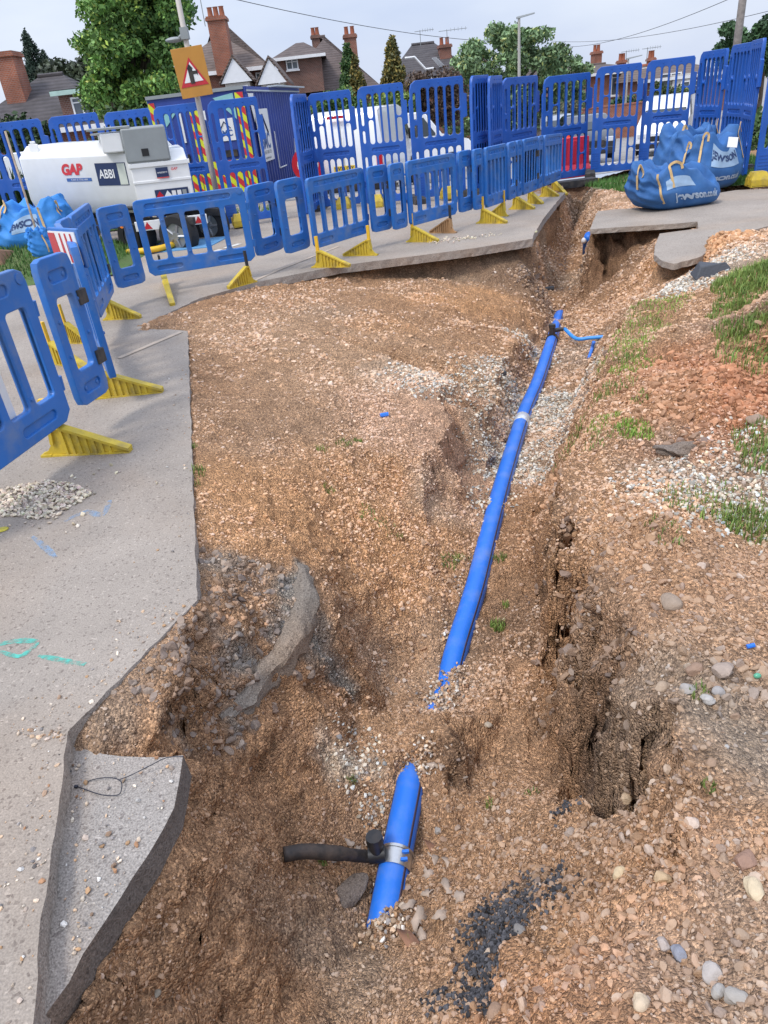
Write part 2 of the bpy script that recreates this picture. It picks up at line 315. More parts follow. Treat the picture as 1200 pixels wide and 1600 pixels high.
# right hand pocket
ln((925,361,-.07),(980,356,-.07),(1040,351,-.07),(1090,348,-.07)); ln((925,372,-.2),(980,366,-.17),(1040,360,-.12),(1085,354,-.08))
ln((922,400,-.5),(965,392,-.36),(1000,386,-.26),(1022,374,-.18))
ln((935,440,-.74),(970,428,-.56),(1000,416,-.4),(1025,420,-.36),(1050,430,-.3))
ln((960,458,-.62),(995,450,-.46),(1020,450,-.34),(1040,446,-.2))
ln((1026,390,-.08),(1040,402,-.08),(1062,405,-.08),(1092,398,-.07)); ln((1016,392,-.2),(1032,414,-.22),(1056,420,-.2),(1095,409,-.08))
# right bank: foot and crest
ln((975,1242,-.48),(940,1215,-.66),(905,1180,-.82),(880,1130,-.87),(868,1080,-.88),(850,1020,-.86),(832,960,-.86),(820,905,-.84),(822,860,-.82),(835,800,-.82),(850,750,-.82),(868,700,-.83),(885,650,-.85),(905,600,-.86),(920,560,-.88),(928,520,-.9),(935,490,-.88))
ln((925,900,-.05),(955,940,-.05),(985,985,-.04),(1005,1030,-.03))
ln((1035,1215,-.03),(1040,1150,.0),(1030,1090,.0),(1005,1030,-.02),(985,985,-.02),(955,930,-.05),(925,885,-.06),(905,850,-.04),(898,800,-.01),(903,750,.0),(915,700,.01),(925,660,.02),(940,610,.03),(955,565,.03),(965,530,.03),(975,505,.03),(990,482,.03),(1020,462,.01),(1060,440,0))
ln((870,760,-.5),(888,700,-.42),(903,655,-.4),(925,600,-.35),(940,560,-.35),(948,520,-.4))
# top of the bank
ln((1060,1200,.0),(1130,1180,.0),(1200,1170,.0)); ln((1060,1100,.02),(1130,1110,.01),(1200,1110,.0))
ln((1000,960,.03),(1060,1000,.05),(1120,1040,.05),(1200,1060,.04)); ln((950,850,.04),(1020,880,.07),(1100,920,.05),(1200,960,.02))
ln((940,780,.06),(1020,800,.08),(1100,830,.04),(1200,850,.02)); ln((960,700,.06),(1040,710,.05),(1120,740,.03),(1200,780,.02))
ln((990,640,.08),(1050,620,.16),(1110,600,.2),(1160,590,.2),(1200,600,.18),(1260,600,.15)); ln((1010,560,.08),(1070,560,.17),(1140,545,.2),(1200,560,.18))
ln((1040,510,.06),(1100,500,.12),(1150,490,.2),(1200,500,.34),(1250,500,.4)); ln((1080,460,.03),(1130,440,.1),(1180,430,.22),(1230,430,.36))
ln((1110,420,.02),(1150,400,.12),(1200,400,.16),(1250,400,.18)); ln((1120,385,.05),(1135,365,.14),(1165,372,.1),(1200,370,.06),(1240,360,0))
ln((1195,470,.36),(1230,470,.5))
ln((1050,1280,.02),(1200,1290,.03))
pts = []
for top, (ox, oy), zb in CLIFFS_ALL:
    for i in range(len(top) - 1):
        a, b = PC(top[i]), PC(top[i+1]); n = max(1, int((b - a).length / .12))
        for k in range(n):
            q = a.lerp(b, k / n); pts.append(q); pts.append(Vector((q.x + ox, q.y + oy, zb[i] * (1 - k / n) + zb[i+1] * k / n)))
def _in(poly, x, y):
    r = False
    for i in range(len(poly)):
        x1, y1 = poly[i]; x2, y2 = poly[(i+1) % len(poly)]
        if (y1 > y) != (y2 > y) and x < (x2-x1)*(y-y1)/(y2-y1)+x1: r = not r
    return r
_ed = [PC(a) for c in CLIFFS for a in c[0]]
_er = [P(*a) for c in RCLIFF for a in c[0]]
KEEP_R = [(p.x - .045, p.y) for p in _er] + [(2, .9), (2, 3.1)]
KEEP_OUT = [(p.x + .13, p.y - .03) for p in _ed] + [(-2.5, .2), (-2.5, 3.0), (P(400,850,-.13).x, 3.0)]
for p, dense in LINES:
    q = []
    for (px, py, z) in p:
        v = P(px, py, z)
        if z < -.36 and _in(KEEP_OUT, v.x, v.y): continue
        if z < -.2 and _in(KEEP_R, v.x, v.y): continue
        q.append(v)
    if not q: continue
    for a, b in zip(q, q[1:]):
        n = max(1, int((b - a).length / .22)) if dense else 1
        for k in range(n): pts.append(a.lerp(b, k / n))
    pts.append(q[-1])
# regular far and side levels
for (x, y, z) in [(-3.2,-1.2,-.16),(-1.6,-1.2,-.16),(-.2,-1.2,-.5),(1,-1.2,.03),(3,-1.2,.03),(9.6,-1.2,.03),(9.6,3,.03),(9.6,7,.05),(9.6,11,0),(9.6,14,-.0),(9.6,17.5,-.1),
                  (3.2,.5,.03),(4.5,2,.03),(5.5,4,.03),(6.5,6,.1),(6.8,8,.1),(7.4,10,.02),(7.4,12,.0),(7,14,-.02),(7,17.5,-.1),(5.3,17.5,-.3),(4.4,17.5,-.3),(2,17.5,-.16),(-4.2,17.5,-.16),
                  (-4.2,14,-.16),(-4.2,10,-.16),(-4.2,7,-.16),(-3.6,4,-.16),(-3.4,2,-.16),(-1.5,12,-.16),(0,13,-.16),(2,14.5,-.18),(-2.5,9,-.16),(5.6,10.2,-.05),(5.8,14.6,-.06),(5.2,13,-.06),(4.9,14.5,-.1),(5.5,11.5,-.14),(6.5,11,-.13),(-.6,.0,-.55)]:
    pts.append(Vector((x, y, z)))
pts += [P(px, py, z) for px, py, z in [(960,330,-.07),(960,345,-.07),(1000,338,-.07),(1060,333,-.07),(1150,350,-.06),(1060,385,-.07),(1080,390,-.07),(1050,375,-.07),(1120,350,-.06),(1100,335,-.07),(1000,305,-.03),(980,290,-.04),(970,315,-.06)]]
co2 = [Vector((p.x, p.y)) for p in pts]
vo, eo, fo, ov, oe, of = delaunay_2d_cdt(co2, [], [], 0, 1e-4)
zz = np.array([np.mean([pts[i].z for i in ov[k]]) if ov[k] else 0 for k in range(len(vo))]); vv = np.array([[v.x, v.y] for v in vo])

# fan shaped grid, finer near the eye
NR, NCOL = 740, 900
ty = np.linspace(0, 1, NR); ys = -1.1 + 18.5 * (np.exp(ty * 2.1) - 1) / (math.exp(2.1) - 1)
ts = np.linspace(0, 1, NCOL)
Yg = np.repeat(ys[:, None], NCOL, 1)
xl = -1.55 - .13 * np.clip(Yg, 0, None); xr = 1.75 + .47 * np.clip(Yg, 0, None)
Tg = np.repeat(ts[None, :], NR, 0)
Xg = np.where(Tg < .93, xl + (xr - xl) * (Tg / .93), xr + (9.4 - xr) * ((Tg - .93) / .07) ** 1.5)
Zg = np.full(Xg.shape, np.nan)
for f in fo:
    a, b, c = vv[f[0]], vv[f[1]], vv[f[2]]
    lo = min(a[1], b[1], c[1]); hi = max(a[1], b[1], c[1])
    r0 = np.searchsorted(ys, lo - 1e-6); r1 = np.searchsorted(ys, hi + 1e-6)
    if r1 <= r0: continue
    X = Xg[r0:r1]; Y = Yg[r0:r1]
    den = (b[1]-c[1])*(a[0]-c[0]) + (c[0]-b[0])*(a[1]-c[1])
    if abs(den) < 1e-12: continue
    u = ((b[1]-c[1])*(X-c[0]) + (c[0]-b[0])*(Y-c[1])) / den; v = ((c[1]-a[1])*(X-c[0]) + (a[0]-c[0])*(Y-c[1])) / den
    mk = (u >= -1e-5) & (v >= -1e-5) & (u + v <= 1 + 1e-5)
    Z = u*zz[f[0]] + v*zz[f[1]] + (1-u-v)*zz[f[2]]
    Zg[r0:r1][mk] = Z[mk]
Zg = np.nan_to_num(Zg, nan=-.16)
def blur(Z, n):
    for _ in range(n):
        Q = np.pad(Z, 1, mode='edge'); Z = (Q[:-2,1:-1] + Q[2:,1:-1] + Q[1:-1,:-2] + Q[1:-1,2:] + 2*Q[1:-1,1:-1]) / 6
    return Z
Zg = blur(Zg, 2)
# slope lets the noise be rougher on the cut faces
gy = np.gradient(Zg, axis=0) / np.maximum(np.gradient(Yg, axis=0), 1e-3); gx = np.gradient(Zg, axis=1) / np.maximum(np.gradient(Xg, axis=1), 1e-3)
steep = np.clip(np.hypot(gx, gy) / 1.5, 0, 1)
deep = np.clip((-Zg - .04) / .2, 0, 1)
amp = .35 + .65 * np.maximum(deep, np.clip(Zg / .1, 0, 1))
Zg = Zg + amp * (.022 * fbm(Xg, Yg, .42, 3, 3) + .014 * fbm(Xg, Yg, .11, 3, 9) + .006 * fbm(Xg, Yg, .035, 2, 21) + .010 * (.45 - np.abs(fbm(Xg, Yg, .07, 3, 91))))
Zg = Zg + steep * (.032 * fbm(Xg * 1.6, Yg * .8, .13, 4, 31) + .022 * (.4 - np.abs(fbm(Xg, Yg, .06, 3, 95))))
Zg = Zg + (Zg > .06) * .022 * np.abs(fbm(Xg, Yg, .13, 3, 41))
_q = fbm(Xg, Yg, .19, 3, 101); Zg = Zg + np.maximum(deep, np.clip(Zg/.1, 0, 1)) * .03 * (np.round(_q * 2.5) / 2.5 - _q * .5)     # crumbly ledges
Zg = Zg + .004 * fbm(Xg, Yg, .02, 2, 111)
# cut faces are lumpy sideways too
gy = np.gradient(Zg, axis=0) / np.maximum(np.gradient(Yg, axis=0), 1e-3); gx = np.gradient(Zg, axis=1) / np.maximum(np.gradient(Xg, axis=1), 1e-3)
st_ = blur(np.clip((np.hypot(gx, gy) - .7) / 1.5, 0, 1), 3)
XM = Xg + st_ * (.035 * fbm(Yg + Zg * .7, Zg * 1.3, .11, 4, 121)); YM = Yg + st_ * (.03 * fbm(Xg + Zg * .8, Zg * 1.3 + 5, .11, 4, 131))

# soil zones: (sight x, sight y, level, radius m, colour, strength)
ZN = []
def zn(px, py, z, r, c, s=1.0, sy=1.0): q = P(px, py, z); ZN.append((q.x, q.y, r, sy, c, s))
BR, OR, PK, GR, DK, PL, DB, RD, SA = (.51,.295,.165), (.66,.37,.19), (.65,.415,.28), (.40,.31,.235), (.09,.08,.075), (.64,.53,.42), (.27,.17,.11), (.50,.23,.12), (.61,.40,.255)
CG = (.33,.295,.255)
for a in [(450,650,-.15,.7,GR,.25),(560,560,-.2,1.0,SA,.7),(420,500,-.05,.8,SA,.6),(700,470,-.35,.65,OR,.95,.5),(770,455,-.45,.5,OR,.9),(600,500,-.2,.3,OR,.6),(500,480,-.1,.3,GR,.35),(680,590,-.3,.45,PL,.6),
          (640,640,-.3,.5,PK,.7),(720,680,-.5,.4,PK,.95),(735,640,-.5,.3,PK,.95),(690,740,-.6,.35,PK,.8),(370,760,-.06,.42,OR,.85),(420,800,-.1,.3,OR,.8),(600,800,-.5,.5,OR,.7),(560,880,-.6,.45,OR,.7),(520,850,-.5,.3,OR,.6),
          (370,900,-.15,.16,DK,.75),(350,950,-.16,.13,DK,.7),(330,890,-.12,.14,GR,.9),(300,1010,-.15,.16,GR,.95),(240,1070,-.16,.16,GR,.95),(190,1110,-.15,.14,GR,.95),(340,1040,-.3,.08,DB,.4),(460,950,-.33,.13,GR,.8),
          (620,950,-.85,.35,OR,.5),(660,1030,-.9,.3,PL,.25),(480,1150,-.9,.3,BR,.9),(400,1250,-.85,.35,BR,.9),(400,1400,-.9,.35,BR,.8),(330,1200,-.5,.08,DB,.5),(550,1250,-1,.12,PL,.8),(590,1240,-1,.1,PL,.7),
          (500,1500,-.9,.2,GR,.45),(560,1540,-.85,.18,GR,.45),(770,1450,-.55,.12,DK,.6),(760,1500,-.5,.09,DK,.6),(800,1420,-.6,.09,DK,.5),(708,1165,-.78,.085,DB,1),
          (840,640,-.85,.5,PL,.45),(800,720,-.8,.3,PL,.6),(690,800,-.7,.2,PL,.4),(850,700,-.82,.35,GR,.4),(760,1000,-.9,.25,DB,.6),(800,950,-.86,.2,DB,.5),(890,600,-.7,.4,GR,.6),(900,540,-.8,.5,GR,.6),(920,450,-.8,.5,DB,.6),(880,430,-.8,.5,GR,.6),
          (900,1000,-.5,.14,DB,.8),(880,1080,-.7,.16,DB,.8),(930,1160,-.7,.16,DB,.9),(468,872,-.22,.05,CG,1),(482,895,-.27,.055,CG,1),(482,930,-.3,.06,CG,1),(468,965,-.33,.06,CG,1),(452,995,-.35,.06,CG,1),(432,1025,-.37,.05,CG,.9),(385,1075,-.4,.07,CG,.9),(350,1110,-.38,.05,CG,.8),(300,1190,-.4,.05,GR,.5),(980,1180,-.5,.12,DB,.8),(850,960,-.7,.14,DB,.8),(940,1060,-.4,.12,GR,.6),(1000,1010,0,.1,DK,.6),(970,960,-.05,.1,DK,.4),(900,940,-.3,.12,BR,.8),(980,900,.0,.25,BR,.5),
          (1120,1140,0,.3,GR,.9),(1180,1160,0,.25,GR,.9),(1080,1180,0,.14,GR,.8),(1100,900,.03,.35,PK,.35),(1000,830,.05,.35,OR,.35),(1100,730,.03,.35,GR,.7),(1180,740,.0,.4,GR,.6),(1080,620,.15,.4,RD,.9),(1140,580,.2,.45,RD,.8),(1050,560,.15,.35,RD,.6),
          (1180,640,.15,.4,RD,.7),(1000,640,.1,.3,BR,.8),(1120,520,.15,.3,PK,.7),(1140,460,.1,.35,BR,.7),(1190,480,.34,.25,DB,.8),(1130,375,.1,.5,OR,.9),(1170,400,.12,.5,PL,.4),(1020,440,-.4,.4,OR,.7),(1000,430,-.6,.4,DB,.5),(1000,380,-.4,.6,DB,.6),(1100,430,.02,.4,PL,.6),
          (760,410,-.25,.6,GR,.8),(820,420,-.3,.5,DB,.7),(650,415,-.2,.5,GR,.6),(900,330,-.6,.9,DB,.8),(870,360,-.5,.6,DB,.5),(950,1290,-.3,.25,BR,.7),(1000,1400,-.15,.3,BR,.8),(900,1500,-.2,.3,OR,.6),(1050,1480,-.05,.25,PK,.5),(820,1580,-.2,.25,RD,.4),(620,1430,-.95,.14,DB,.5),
          (1150,1550,.0,.2,GR,.5),(880,1370,-.45,.1,DB,.4),(960,310,-.1,.5,SA,.6),(930,300,-.2,.5,GR,.7)]:
    zn(*a)
def soil_colour(X, Y, Z):
    c = np.empty(X.shape + (3,)); c[:] = BR
    t = (fbm(X, Y, 1.1, 4, 55) * .5 + .5)[..., None]; c = c * (1 - .45 * np.clip(t, 0, 1)) + np.array(SA) * .45 * np.clip(t, 0, 1)
    wx = X + .12 * fbm(X, Y, .25, 3, 61); wy = Y + .12 * fbm(X, Y, .25, 3, 67)
    for (x, y, r, sy, col, s) in ZN:
        d = np.sqrt((wx - x) ** 2 + ((wy - y) / sy) ** 2) / r
        k = (s * np.clip(1.35 - d, 0, 1) ** .8)[..., None]; c = c * (1 - k) + np.array(col) * k
    return c
COL = soil_colour(Xg, Yg, Zg)
idx = np.arange(NR * NCOL).reshape(NR, NCOL)
Fq = np.stack([idx[:-1,:-1], idx[:-1,1:], idx[1:,1:], idx[1:,:-1]], -1).reshape(-1, 4)
terrain = np_mesh('ground', np.stack([XM, YM, Zg], -1).reshape(-1, 3), Fq, M['earth'], COL.reshape(-1, 3), smooth=True)
tag(terrain, kind='structure')
def tz(x, y):
    """level of the dug ground at x, y"""
    j = min(max(int(np.searchsorted(ys, y)), 1), NR - 1); r = j if abs(ys[j] - y) < abs(ys[j-1] - y) else j - 1
    c = min(max(int(np.searchsorted(Xg[r], x)), 1), NCOL - 1)
    a = (x - Xg[r, c-1]) / max(Xg[r, c] - Xg[r, c-1], 1e-6); return float(Zg[r, c-1] * (1 - a) + Zg[r, c] * a)
def T(px, py):
    """where the sight line meets the dug ground"""
    d = ray(px, py).normalized(); o = Vector((0, 0, EYE)); t = .8
    while t < 30:
        p = o + d * t
        if p.z <= tz(p.x, p.y): return Vector((p.x, p.y, tz(p.x, p.y)))
        t += .008 + t * .001
    return o + d * t

# ------------------------------------------------------------------ slabs
def slab(name, outline, thick, m, kind='structure', rough=.004, drop=0.0, label=None, cat=None, step=.05, big=False, side=None):
    """outline in world xy; flat top following the street level, broken sides"""
    pts2 = []
    n = len(outline)
    for i in range(n):
        a = Vector(outline[i][:2]); b = Vector(outline[(i+1) % n][:2]); L_ = (b - a).length
        fine = outline[i][2] if len(outline[i]) > 2 else 1
        k = max(1, int(L_ / (step if fine else 1.2)))
        for j in range(k):
            p = a.lerp(b, j / k)
            if fine and j: p = p + Vector((random.uniform(-1, 1), random.uniform(-1, 1))) * rough * fine
            pts2.append(p)
    nb = len(pts2)
    xs = [p.x for p in pts2]; ysl = [p.y for p in pts2]
    inner = []
    st = .8 if big else .4
    import itertools
    x = min(xs)
    while x < max(xs):
        y = min(ysl)
        while y < max(ysl): inner.append(Vector((x + .01, y + .01))); y += st
        x += st
    edges = [(i, (i+1) % nb) for i in range(nb)]
    vo, eo, fo, ov, oe, of = delaunay_2d_cdt(pts2 + inner, edges, [list(range(nb))], 2, 1e-5)
    used = sorted({i for f in fo for i in f}); mp_ = {k: j for j, k in enumerate(used)}
    V = [(vo[k].x, vo[k].y, g(vo[k].x, vo[k].y) - drop) for k in used]; Fs = [tuple(mp_[i] for i in f) for f in fo]
    mb = MB(); mb.add(V, Fs)
    ring = [(p.x, p.y, g(p.x, p.y) - drop) for p in pts2]
    r2 = [(p.x, p.y, g(p.x, p.y) - drop - thick * .5) for p in pts2]
    r2 = [(x + random.uniform(-1, 1) * rough * 1.2, y + random.uniform(-1, 1) * rough * 1.2, z) for x, y, z in r2]
    r3 = [(p.x + random.uniform(-1, 1) * rough * 1.5, p.y + random.uniform(-1, 1) * rough * 1.5, g(p.x, p.y) - drop - thick) for p in pts2]
    mb.loft([r3, r2, ring], cap=False, mi=1 if side else 0)
    o = mb.build(name, [m, side] if side else m); tag(o, label, cat, kind=kind); return o
def xy(px, py, z=0, f=1): p = G(px, py, z); return (p.x, p.y, f)
edgeL = [xy(30,1700), xy(52,1598,0,2), xy(72,1400), xy(86,1300), xy(104,1160), xy(106,1143), xy(150,1100,0,2), xy(205,1042,0,2), xy(262,985,0,2), xy(308,938), xy(303,800), xy(297,620), xy(293,517),
         xy(270,515,0,3), xy(240,514,0,3), xy(216,516,0,3), xy(232,504,0,3), xy(262,490,0,3), xy(312,466,0,2), xy(400,441), xy(455,430), xy(530,415), xy(640,401), xy(740,388), xy(832,373), xy(834,366), xy(850,340,0,2), xy(868,318,0,2), xy(884,300,0,2)]
far = [xy(900,288,0,0)]
slabL = slab('pavement', edgeL + [(4.4, 16.9, 0), (-10, 16.9, 0), (-10, -1.3, 0), (-1.6, -1.3, 0)], .095, M['slab'], big=True, side=M['subbase'])
subb = slab('sub_base', [xy(108,1148,-.07), xy(160,1178,-.07,2), xy(225,1183,-.07,2), xy(286,1180,-.07,2), xy(281,1215,-.07,3), xy(272,1262,-.07,3), xy(232,1335,-.07,3), xy(190,1400,-.07,3), xy(130,1490,-.07,3), xy(75,1580,-.07,3), xy(30,1680,-.07,3), (-1.25, -.2, 0), (-1.6, .3, 0), xy(20,1500,-.07,0), xy(50,1250,-.07,0)], .10, M['subbase'], drop=.07, rough=.003, step=.06, side=M['rubble'])
slabR = slab('footway', [xy(922,358), xy(1000,353), xy(1060,349), xy(1090,346), xy(1091,357), xy(1060,361), xy(1031,365), xy(1023,385,0,2), xy(1022,398,0,2), xy(1036,408,0,3), xy(1053,412,0,3), xy(1075,407,0,3), xy(1097,400,0,3), xy(1112,381,0,3), xy(1105,370), xy(1153,366,0,3), xy(1203,352,0,3), xy(1290,325,0,0), xy(1330,290,0,0), xy(1150,297), xy(1080,308,0,3), xy(1010,324,0,3), xy(960,327,0,3), xy(934,330), xy(927,345)], .06, M['slab'])

# ------------------------------------------------------------------ stones: loose gravel nobody could count
def ico():
    bm = bmesh.new(); bmesh.ops.create_icosphere(bm, subdivisions=1, radius=1); v = np.array([x.co[:] for x in bm.verts]); f = np.array([[q.index for q in x.verts] for x in bm.faces]); bm.free(); return v, f
def ico2():
    bm = bmesh.new(); bmesh.ops.create_icosphere(bm, subdivisions=2, radius=1); v = np.array([x.co[:] for x in bm.verts]); f = np.array([[q.index for q in x.verts] for x in bm.faces]); bm.free(); return v, f
IV, IF = ico(); IV2, IF2 = ico2()
def variants(V, k, rough, flat):
    o = []
    for i in range(k):
        d = 1 + rough * (rng.random(len(V)) - .5) * 2; W_ = V * d[:, None]
        if len(V) > 20:      # a few flat chips knocked off
            for _ in range(8):
                n = rng.normal(size=3); n /= np.linalg.norm(n); h = rng.uniform(.42, .8); p = W_ @ n; W_ = W_ - np.outer(np.clip(p - h, 0, None), n)
        o.append(W_ * np.array([1, rng.uniform(.6, .95), rng.uniform(flat, flat + .35)]))
    return np.stack(o)
VAR, VAR2 = variants(IV, 12, .28, .35), variants(IV2, 16, .12, .4)
PAL = np.array([(.58,.41,.27),(.50,.31,.17),(.68,.58,.46),(.60,.48,.36),(.36,.24,.16),(.31,.28,.26),(.70,.66,.60),(.45,.36,.29),(.48,.26,.14),(.17,.15,.14)])
PW = np.array([.2,.14,.1,.15,.1,.08,.06,.09,.05,.03]); PW = PW / PW.sum()
def rot(n, tilt):
    a, b, c = rng.uniform(0, 2*np.pi, n), rng.normal(0, tilt, n), rng.normal(0, tilt, n)
    ca, sa, cb, sb, cc, sc_ = np.cos(a), np.sin(a), np.cos(b), np.sin(b), np.cos(c), np.sin(c)
    Rz = np.zeros((n,3,3)); Rz[:,0,0]=ca; Rz[:,0,1]=-sa; Rz[:,1,0]=sa; Rz[:,1,1]=ca; Rz[:,2,2]=1
    Rx = np.zeros((n,3,3)); Rx[:,0,0]=1; Rx[:,1,1]=cb; Rx[:,1,2]=-sb; Rx[:,2,1]=sb; Rx[:,2,2]=cb
    Ry = np.zeros((n,3,3)); Ry[:,1,1]=1; Ry[:,0,0]=cc; Ry[:,0,2]=sc_; Ry[:,2,0]=-sc_; Ry[:,2,2]=cc
    return Rz @ Rx @ Ry
def stones(name, pos, size, cols, big=False, tilt=.5, m=None, label=None, parent=None):
    vr, f = (VAR2, IF2) if big else (VAR, IF)
    n = len(pos); k = rng.integers(0, len(vr), n); V = vr[k] * size[:, None, None]
    V = np.einsum('nij,nkj->nki', rot(n, tilt), V) + pos[:, None, :]; nv = V.shape[1]
    Fc = (f[None] + (np.arange(n) * nv)[:, None, None]).reshape(-1, 3)
    return np_mesh(name, V.reshape(-1, 3), Fc, m or M['stone'], np.repeat(cols, nv, 0), parent=parent)
def pal(n, base=None, mix=.5, bright=.84):
    c = PAL[rng.choice(len(PAL), n, p=PW)] * rng.uniform(.6, 1.3, (n, 1))
    if base is not None: c = c * mix + base * 1.25 * (1 - mix)
    return np.clip(c * bright, .01, .85)
# does a spot lie under one of the slabs
from mathutils.geometry import intersect_point_tri_2d
def inside(poly, X, Y):
    r = np.zeros(X.shape, bool); n = len(poly)
    for i in range(n):
        x1, y1 = poly[i][:2]; x2, y2 = poly[(i+1) % n][:2]
        c = ((y1 > Y) != (y2 > Y)) & (X < (x2 - x1) * (Y - y1) / ((y2 - y1) + 1e-12) + x1); r ^= c
    return r
polyL = edgeL + [(4.4, 16.9), (-10, 16.9), (-10, -1.3), (-1.6, -1.3)]
polyB = [xy(108,1148,-.07), xy(160,1178,-.07), xy(286,1180,-.07), xy(272,1262,-.07), xy(190,1400,-.07), xy(75,1580,-.07), xy(30,1680,-.07), (-1.6, .3)]
polyR = [xy(922,358), xy(1090,346), xy(1091,357), xy(1031,365), xy(1022,398), xy(1053,412), xy(1097,400), xy(1112,381), xy(1105,370), xy(1153,366), xy(1203,352), xy(1290,325), xy(1330,290), xy(1150,297), xy(1080,308), xy(1010,324), xy(934,330)]
cx = (Xg[:-1,:-1] + Xg[1:,1:]) / 2; cy = (Yg[:-1,:-1] + Yg[1:,1:]) / 2
area = np.abs((Xg[1:,1:] - Xg[:-1,:-1]) * (Yg[1:,1:] - Yg[:-1,:-1])) * np.sqrt(1 + np.minimum(gx[1:,1:]**2 + gy[1:,1:]**2, 16))
free = ~(inside(polyL, cx, cy) | inside(polyB, cx, cy) | inside(polyR, cx, cy)) & (cy > .35) & (cx < 1.9 + .5 * cy) & (cy < 15.5)
patch = np.clip(.8 + 1.1 * fbm(cx, cy, .55, 4, 77) + .9 * fbm(cx, cy, .15, 3, 78), .06, 2.6)
smoothz = [(740,660,-.5,.38,.25),(700,730,-.6,.3,.3),(1110,540,.15,.4,.3),(1150,1140,0,.35,.25),(1120,1180,0,.2,.25),(1080,1490,-.03,.25,.4),(450,1200,-.9,.3,.35),(380,1290,-.85,.3,.35),(500,1540,-.85,.22,.3),(420,1400,-.9,.25,.5),(900,1140,-.6,.2,.3),(850,1000,-.6,.16,.4),(950,1160,-.6,.16,.25),
           (300,1040,-.15,.25,.3),(240,1090,-.15,.2,.3),(460,950,-.33,.12,.3),(715,1170,-.85,.09,.2),(930,400,-.6,.5,.5),(1060,440,-.4,.4,.6),(900,310,-.5,.7,.6),(1090,620,.15,.3,.5),(770,1450,-.55,.12,.3)]
def field(zlist, base):
    o = np.full(cx.shape, base)
    for px, py, z, r, k in zlist:
        q = P(px, py, z); d = np.hypot(cx - q.x, cy - q.y) / r; o = np.where(d < 1, o * k + 0 * o, o)
    return o
dens = patch * field(smoothz, 1.0) * free
def scatter(n, w_):
    p = (w_ * area).ravel(); p = p / p.sum(); k = rng.choice(p.size, n, p=p); i, j = np.unravel_index(k, cx.shape)
    u, v = rng.random(n), rng.random(n)
    x = XM[i,j]*(1-u)*(1-v) + XM[i,j+1]*u*(1-v) + XM[i+1,j]*(1-u)*v + XM[i+1,j+1]*u*v; y = YM[i,j]*(1-u)*(1-v) + YM[i,j+1]*u*(1-v) + YM[i+1,j]*(1-u)*v + YM[i+1,j+1]*u*v
    z = Zg[i,j]*(1-u)*(1-v) + Zg[i,j+1]*u*(1-v) + Zg[i+1,j]*(1-u)*v + Zg[i+1,j+1]*u*v
    return np.stack([x, y, z], -1), COL[i, j]
def gravel(name, label, n, w_, lo, hi, mix=.5, big=False, tilt=.5, sink=.25, bright=1.0):
    p, b = scatter(n, w_); s = lo * (hi * 1.25 / lo) ** (rng.random(n) ** 2.6); p[:, 2] += s * (.35 - sink) * rng.uniform(-.6, 1, n)
    o = stones(name, p, s, pal(n, b, mix, bright), big, tilt); tag(o, label, 'gravel', kind='stuff'); return o
near = dens * (cy < 2.6); mid = dens * (cy >= 2.4) * (cy < 5.5); farg = dens * (cy >= 5.2)
gravel('gravel', 'fine flint gravel mixed into the brown earth at the near end of the trench', 30000, near, .003, .010, .3, bright=.76)
gravel('gravel', 'flint gravel spread over the middle of the dug trench', 46000, mid, .005, .013, .4)
gravel('gravel', 'flint gravel spread over the far part of the excavation and right bank', 52000, farg, .009, .024, .45)
# heaps of larger stones
def zones(zl, cond=1): 
    o = np.zeros(cx.shape)
    for px, py, z, r, k in zl:
        q = P(px, py, z); d = np.hypot(cx - q.x, cy - q.y) / r; o = np.maximum(o, k * np.clip(1.25 - d, 0, 1))
    return o * free * cond
slope_z = zones([(960,1320,-.2,.3,1),(1050,1300,-.05,.25,1),(880,1330,-.4,.25,1),(1130,1350,0,.25,.9),(820,1330,-.6,.2,.8),(980,1390,-.15,.3,.6),(1000,1500,-.05,.4,.4),(900,1560,-.15,.3,.6),(760,1270,-.85,.2,.6),(650,1100,-.95,.3,.5),(740,1320,-.9,.2,.8),(700,1280,-1,.15,.7),(1150,1550,0,.3,.9),(1180,1480,0,.2,.8),(800,1540,-.25,.2,.8),(680,1380,-.9,.2,.4)])
gravel('gravel', 'mixed larger flint stones on the near right slope and trench floor', 3400, slope_z, .005, .017, .5, True, .6, .38, .68)
heap_z = zones([(1110,1060,.04,.22,1),(1060,1020,.04,.2,1),(1170,1040,.03,.22,1),(1080,950,.05,.3,.5),(1000,860,.05,.35,.9),(960,820,.05,.25,1),(1060,830,.05,.35,.6),(950,900,.0,.2,.6),(1150,900,.03,.35,.4),(620,1000,-.88,.3,.4),(560,960,-.8,.2,.3),(680,900,-.84,.2,.6)])
gravel('gravel', 'rounded brown and grey stones heaped along the right bank', 2300, heap_z, .006, .020, .5, True, .6, .36, .68)
pale_z = zones([(840,640,-.85,.5,1),(800,720,-.8,.35,1),(860,700,-.82,.3,.7),(760,780,-.8,.2,.7),(690,590,-.3,.45,.9),(740,580,-.4,.35,.6),(1100,780,.02,.35,.9),(1170,790,.0,.35,.9),(1160,740,.0,.25,.6),(1060,450,.02,.35,.7),(560,1230,-1,.13,1),(590,1270,-1,.1,.9),(570,1200,-1,.1,.8),(1120,400,.1,.4,.5),(930,300,-.3,.3,.4),(830,560,-.9,.3,.5)])
p, b = scatter(9000, pale_z); s_ = rng.uniform(.006, .017, 9000) * np.clip(.6 + p[:, 1] * .09, .7, 1.5)
